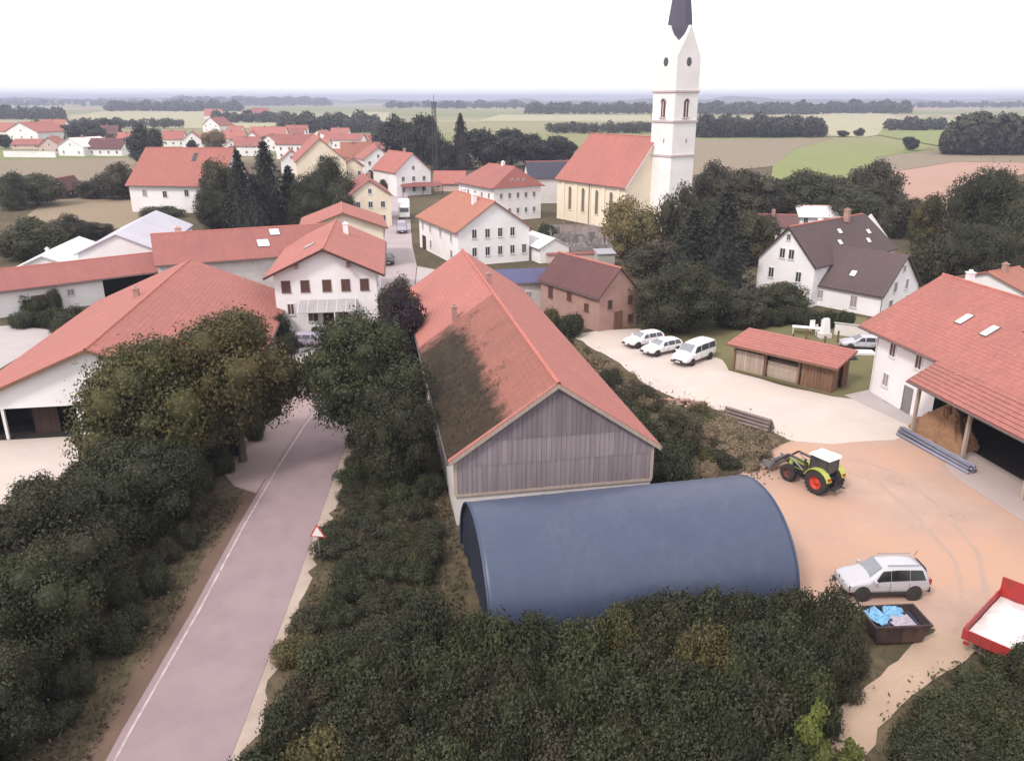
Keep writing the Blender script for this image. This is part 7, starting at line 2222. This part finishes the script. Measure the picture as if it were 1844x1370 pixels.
# far left
LEFT = [(262, 298, 221, 74, 'mid_bluish', 'big round dark tree between the far left houses and the village'), (385, 275, 232, 46, 'mid_gold', 'yellow green tree before the village roofs'), (60, 372, 314, 110, 'mid_green', 'dark green thicket tree left of the small brown hut'),
        (22, 380, 306, 60, 'mid_green', 'dark tree at the left edge above the rough meadow'), (215, 360, 290, 88, 'mid_dark', 'dark brownish tree left of the big farmhouse'), (172, 358, 318, 74, 'mid_dark', 'dark bush tree beside the small brown hut'),
        (60, 470, 392, 118, 'mid_green', 'broad olive dark tree at the left edge before the white shed'), (120, 440, 384, 74, 'mid_dark', 'dark tree in the meadow left of the white shed roof'), (170, 430, 398, 66, 'mid_dark', 'low dark tree before the lavender roof'),
        (30, 470, 420, 74, 'mid_dark', 'lower dark tree at the left edge below the olive dark one'), (290, 392, 372, 86, 'bush_green', 'dark green hedge bush below the big farmhouse wall'), (250, 352, 312, 50, 'mid_purple', 'purple brown tree at the left corner of the big farmhouse'),
        (150, 262, 218, 84, 'mid_bluish', 'dark grove tree above the plain white house'), (118, 258, 222, 50, 'mid_bluish', 'dark grove tree right of the salmon roofed house'), (190, 246, 212, 60, 'mid_bluish', 'dark grove tree behind the dark brown barn')]
for x, yb, yt, w, k, l_ in LEFT: PX('tree' if not k.startswith('bush') else 'bush', l_, 'tree' if not k.startswith('bush') else 'bush', k, x, yb, yt, w)
VT = [(306, 262, 240, 22, 'mid_gold'), (346, 274, 250, 20, 'mid_bluish'), (418, 284, 262, 24, 'mid_bluish'), (478, 262, 243, 22, 'mid_bluish'), (548, 296, 268, 30, 'mid_dark'), (575, 286, 262, 24, 'mid_bluish'), (650, 300, 276, 26, 'mid_bluish'), (702, 312, 286, 24, 'mid_dark'), (668, 330, 306, 26, 'mid_dark'), (640, 262, 244, 24, 'mid_bluish'), (530, 262, 246, 22, 'mid_bluish'), (8, 268, 240, 30, 'mid_bluish'), (232, 272, 250, 20, 'mid_gold'), (690, 350, 322, 26, 'mid_dark'), (736, 322, 300, 22, 'mid_bluish')]
VL = ['right of the small pink roofed house', 'below the gabled cottage', 'behind the right firs end of the farmhouse ridge', 'above the fir tops', 'left of the salmon barn', 'behind the salmon barn ridge', 'left of the pale pink gabled house', 'right of the pale pink gabled house', 'beside the narrow cream house', 'at the far end of the white row house', 'above the tall white house', 'at the far left edge among the houses', 'right of the mauve roofed house', 'behind the cream street house', 'before the bright red roof']
for (x, yb, yt, w, k), l_ in zip(VT, VL): PX('village_tree', 'small round village tree ' + l_, 'tree', k, x, yb, yt, w)
hut = far_house('hut', 'small brown hut among the bushes at the far left meadow', 96, 122, 358, 340, 322, 'g', 0, 'tile_brown', 'wood_dark', 8, False, 1)
for k, (x, yb, yt, w) in enumerate(((30, 560, 528, 44), (60, 566, 530, 50), (98, 562, 522, 34), (130, 600, 552, 70), (40, 590, 560, 60), (88, 590, 556, 50), (150, 590, 560, 50), (112, 612, 575, 50))):
    PX('yard_bush', 'dark bush in the garden row before the stable', 'bush', random.choice(['bush_dark', 'bush_green']), x, yb, yt, w, 'bushes before the stable')
for k, (x, yb, yt, w) in enumerate(((508, 618, 566, 34), (520, 640, 596, 44), (600, 610, 590, 30), (570, 604, 588, 26))):
    PX('terrace_bush', 'small dark bush in the yard before the terrace house', 'bush', 'bush_dark', x, yb, yt, w, 'bushes before the terrace house')
# dark trees behind the street, right of the mast
BACK = [(722, 300, 206, 86, 'mid_bluish'), (762, 306, 198, 70, 'mid_bluish'), (830, 306, 202, 76, 'fir_brown'), (872, 304, 226, 84, 'mid_bluish'), (915, 304, 226, 80, 'mid_bluish'), (955, 300, 236, 76, 'mid_bluish'), (996, 298, 240, 74, 'mid_bluish'), (700, 282, 214, 60, 'mid_bluish'),
        (790, 308, 232, 60, 'mid_bluish'), (1016, 292, 244, 50, 'mid_bluish')]
BL = ['bluish dark tree left of the mast, tallest of its clump', 'bluish dark tree right behind the mast', 'brown pointed conifer right of the mast', 'dark tree right of the brown conifer', 'dark tree above the inn roof', 'dark tree left of the church roof ridge', 'dark tree touching the church roof ridge', 'farther dark tree at the left end of the clump by the mast', 'low dark tree between the mast and the brown conifer', 'small dark tree behind the church roof']
for (x, yb, yt, w, k), l_ in zip(BACK, BL): PX('conifer' if k == 'fir_brown' else 'distant_tree', l_, 'tree', k, x, yb, yt, w)
PX('field_tree', 'lone small dark tree in the fields left of the big dark wood', 'tree', 'mid_bluish', 1640, 272, 244, 32)
PX('field_bush', 'dark bush in the middle of the green fields, right one of a pair', 'bush', 'mid_bluish', 1548, 246, 230, 22)
PX('field_bush', 'dark bush in the middle of the green fields, left one of a pair', 'bush', 'mid_bluish', 1518, 247, 234, 24)
PX('field_tree', 'dark tree at the foot of the big dark wood', 'tree', 'mid_bluish', 1740, 278, 256, 34)

# ---------------------------------------------------------------- woods that read as one mass
M['wood_leaf'] = leaf_mat('far_wood_leaves', (0.040, 0.044, 0.034), (0.058, 0.058, 0.038), clump=0.03, trans=0.1)
def wood(label, xl, xr, yb, yt, n, deep=0.28, per=46, hvar=.34):
    P, N, Sz = [], [], []
    for k in range(n):
        x = random.uniform(xl, xr)
        X0, Y0, _ = at(x, yb + random.uniform(-.6, .6))
        t = random.random() ** 1.3
        X, Y = X0 * (1 + deep * t), Y0 * (1 + deep * t)
        zb = float(hill(np.array(X), np.array(Y)))
        edge = min(1, (x - xl) / (xr - xl + 1e-6) * 9 + .45, (xr - x) / (xr - xl + 1e-6) * 9 + .45)
        H = max(6.0, zat(yt, Y0) * edge * random.uniform(1 - hvar, 1 + hvar * .3) * (0.88 + .17 * sin(x * .16 + yb) * sin(x * .043 + 2 * yb)))
        H = min(H, 34)
        R = H * random.uniform(.26, .42) * (1 + Y0 / 6000)
        d = rng.normal(size=(per, 3)); d /= np.linalg.norm(d, axis=1, keepdims=True)
        pos = np.array((X, Y, zb + H * .52)) + d * np.array((R, R, H * .5)) * rng.uniform(.72, 1.05, (per, 1))
        P.append(pos); N.append(d + rng.normal(size=d.shape) * .5); Sz.append(np.full(per, R * (.42 if per < 60 else .24)))
    P = np.vstack(P); N = np.vstack(N); Sz = np.concatenate(Sz)
    v, f = leaves(P, N, 1.0)
    c = np.repeat(P, 4, 0)
    v = c + (v - c) * np.repeat(Sz, 4)[:, None]
    o = put('wood', np_mesh('wood', v, f, 'wood_leaf'))
    return tag(o, label, 'wood', kind='stuff')
random.seed(77)
wood('dark bluish wood right of the church tower', 1244, 1486, 248, 208, 230, .10, 120)
wood('far dark wood behind the pale field right of the tower', 1240, 1490, 207, 184, 260, .3)
wood('far dark wood on the skyline right of the pale field', 1480, 1640, 205, 182, 200, .3)
wood('big dark wood at the right edge of the fields', 1700, 1870, 280, 206, 240, .16, 170)
wood('low wood left of the big dark wood', 1592, 1700, 236, 214, 110, .15)
wood('skyline wood at the right edge', 1640, 1900, 195, 183, 200, .4)
wood('dark strip of wood left of the church tower', 945, 1180, 206, 185, 230, .35)
wood('dark strip of wood just above the church roof', 985, 1180, 241, 221, 150, .12, 90)
wood('far skyline wood behind the mast', 690, 960, 196, 182, 220, .5)
wood('dark wood above the salmon house at far left', -60, 120, 216, 192, 190, .2)
wood('blue wood on the skyline at far left', -80, 330, 192, 181, 260, .5)
wood('blue wood behind the far pale field at left', 188, 440, 201, 182, 230, .3)
wood('skyline wood above the village', 296, 600, 190, 173, 260, .5)
wood('dark grove above the village roofs', 500, 690, 240, 205, 190, .16, 90)
wood('dark grove before the far pink house', 380, 540, 222, 202, 150, .16)
wood('bushy tree belt above the far left roofs', 60, 330, 232, 214, 170, .12, 90)

# ---------------------------------------------------------------- grass and weeds on open ground
M['weed_leaf'] = leaf_mat('dull_weeds', (0.07, 0.056, 0.034), (0.10, 0.08, 0.045))
def weeds():
    n = 130000
    x = rng.uniform(-24, 26, n); y = rng.uniform(19, 64, n)
    rl = np.interp(y, [p[1] for p in RL], [p[0] for p in RL]); rr = np.interp(y, [p[1] for p in RR], [p[0] for p in RR])
    ok = (x < rl - .6) | ((x > rr + .8) & (x < 9.5 - (y - 47) * .16))
    ok |= (x > 11) & (x < 18.5) & (y > 51) & (y < 58)
    ok |= (y < 31.5) & (x > rr + .9) & (x < 13)
    ok &= ~((y > 31) & (y < 44) & (x > -2.4) & (x < 15)) & ~((x > -5) & (x < 10) & (y > 41) & (y < 90) & (x < 9.6 - (y - 45) * .17) & (x > -3.4 - (y - 42) * .185))
    ok &= np.sin(x * .9 + 1) * np.sin(y * .7) + rng.uniform(-1, 1, n) * .8 > -.35
    ok &= ~((x > -21.2) & (x < -15) & (y > 46) & (y < 76))
    x, y = x[ok], y[ok]
    ex, ey = [], []
    for line, m, wd in ((px((1290, 862), (1340, 862), (1380, 830)), 500, .6), (px((1060, 640), (1170, 705), (1310, 748), (1420, 800)), 700, .7), (px((1570, 1175), (1500, 1245), (1425, 1370)), 500, .3), (px((1745, 1195), (1665, 1262), (1600, 1350)), 500, .3)):
        P = np.array(line); t = rng.uniform(0, len(P) - 1, m)
        fx = np.interp(t, range(len(P)), P[:, 0]) + rng.normal(size=m) * wd; fy = np.interp(t, range(len(P)), P[:, 1]) + rng.normal(size=m) * wd * 1.4
        k_ = np.sin(t * 7 + m) + rng.uniform(-1, 1, m) > -.2
        ex.append(fx[k_]); ey.append(fy[k_])
    x = np.concatenate([x] + ex); y = np.concatenate([y] + ey)
    P = np.stack([x, y, rng.uniform(.04, .42, len(x)) * rng.uniform(.3, 1, len(x))], 1)
    N = np.tile(np.array([[0, -.35, .55]]), (len(x), 1)) + rng.normal(size=(len(x), 3)) * .6
    v, f = leaves(P, N, .075, 1.5)
    o = put('weeds', np_mesh('weeds', v, f, 'weed_leaf'))
    tag(o, 'tangled brownish weeds and grass on the verges and open ground', 'weeds', kind='stuff')
weeds()
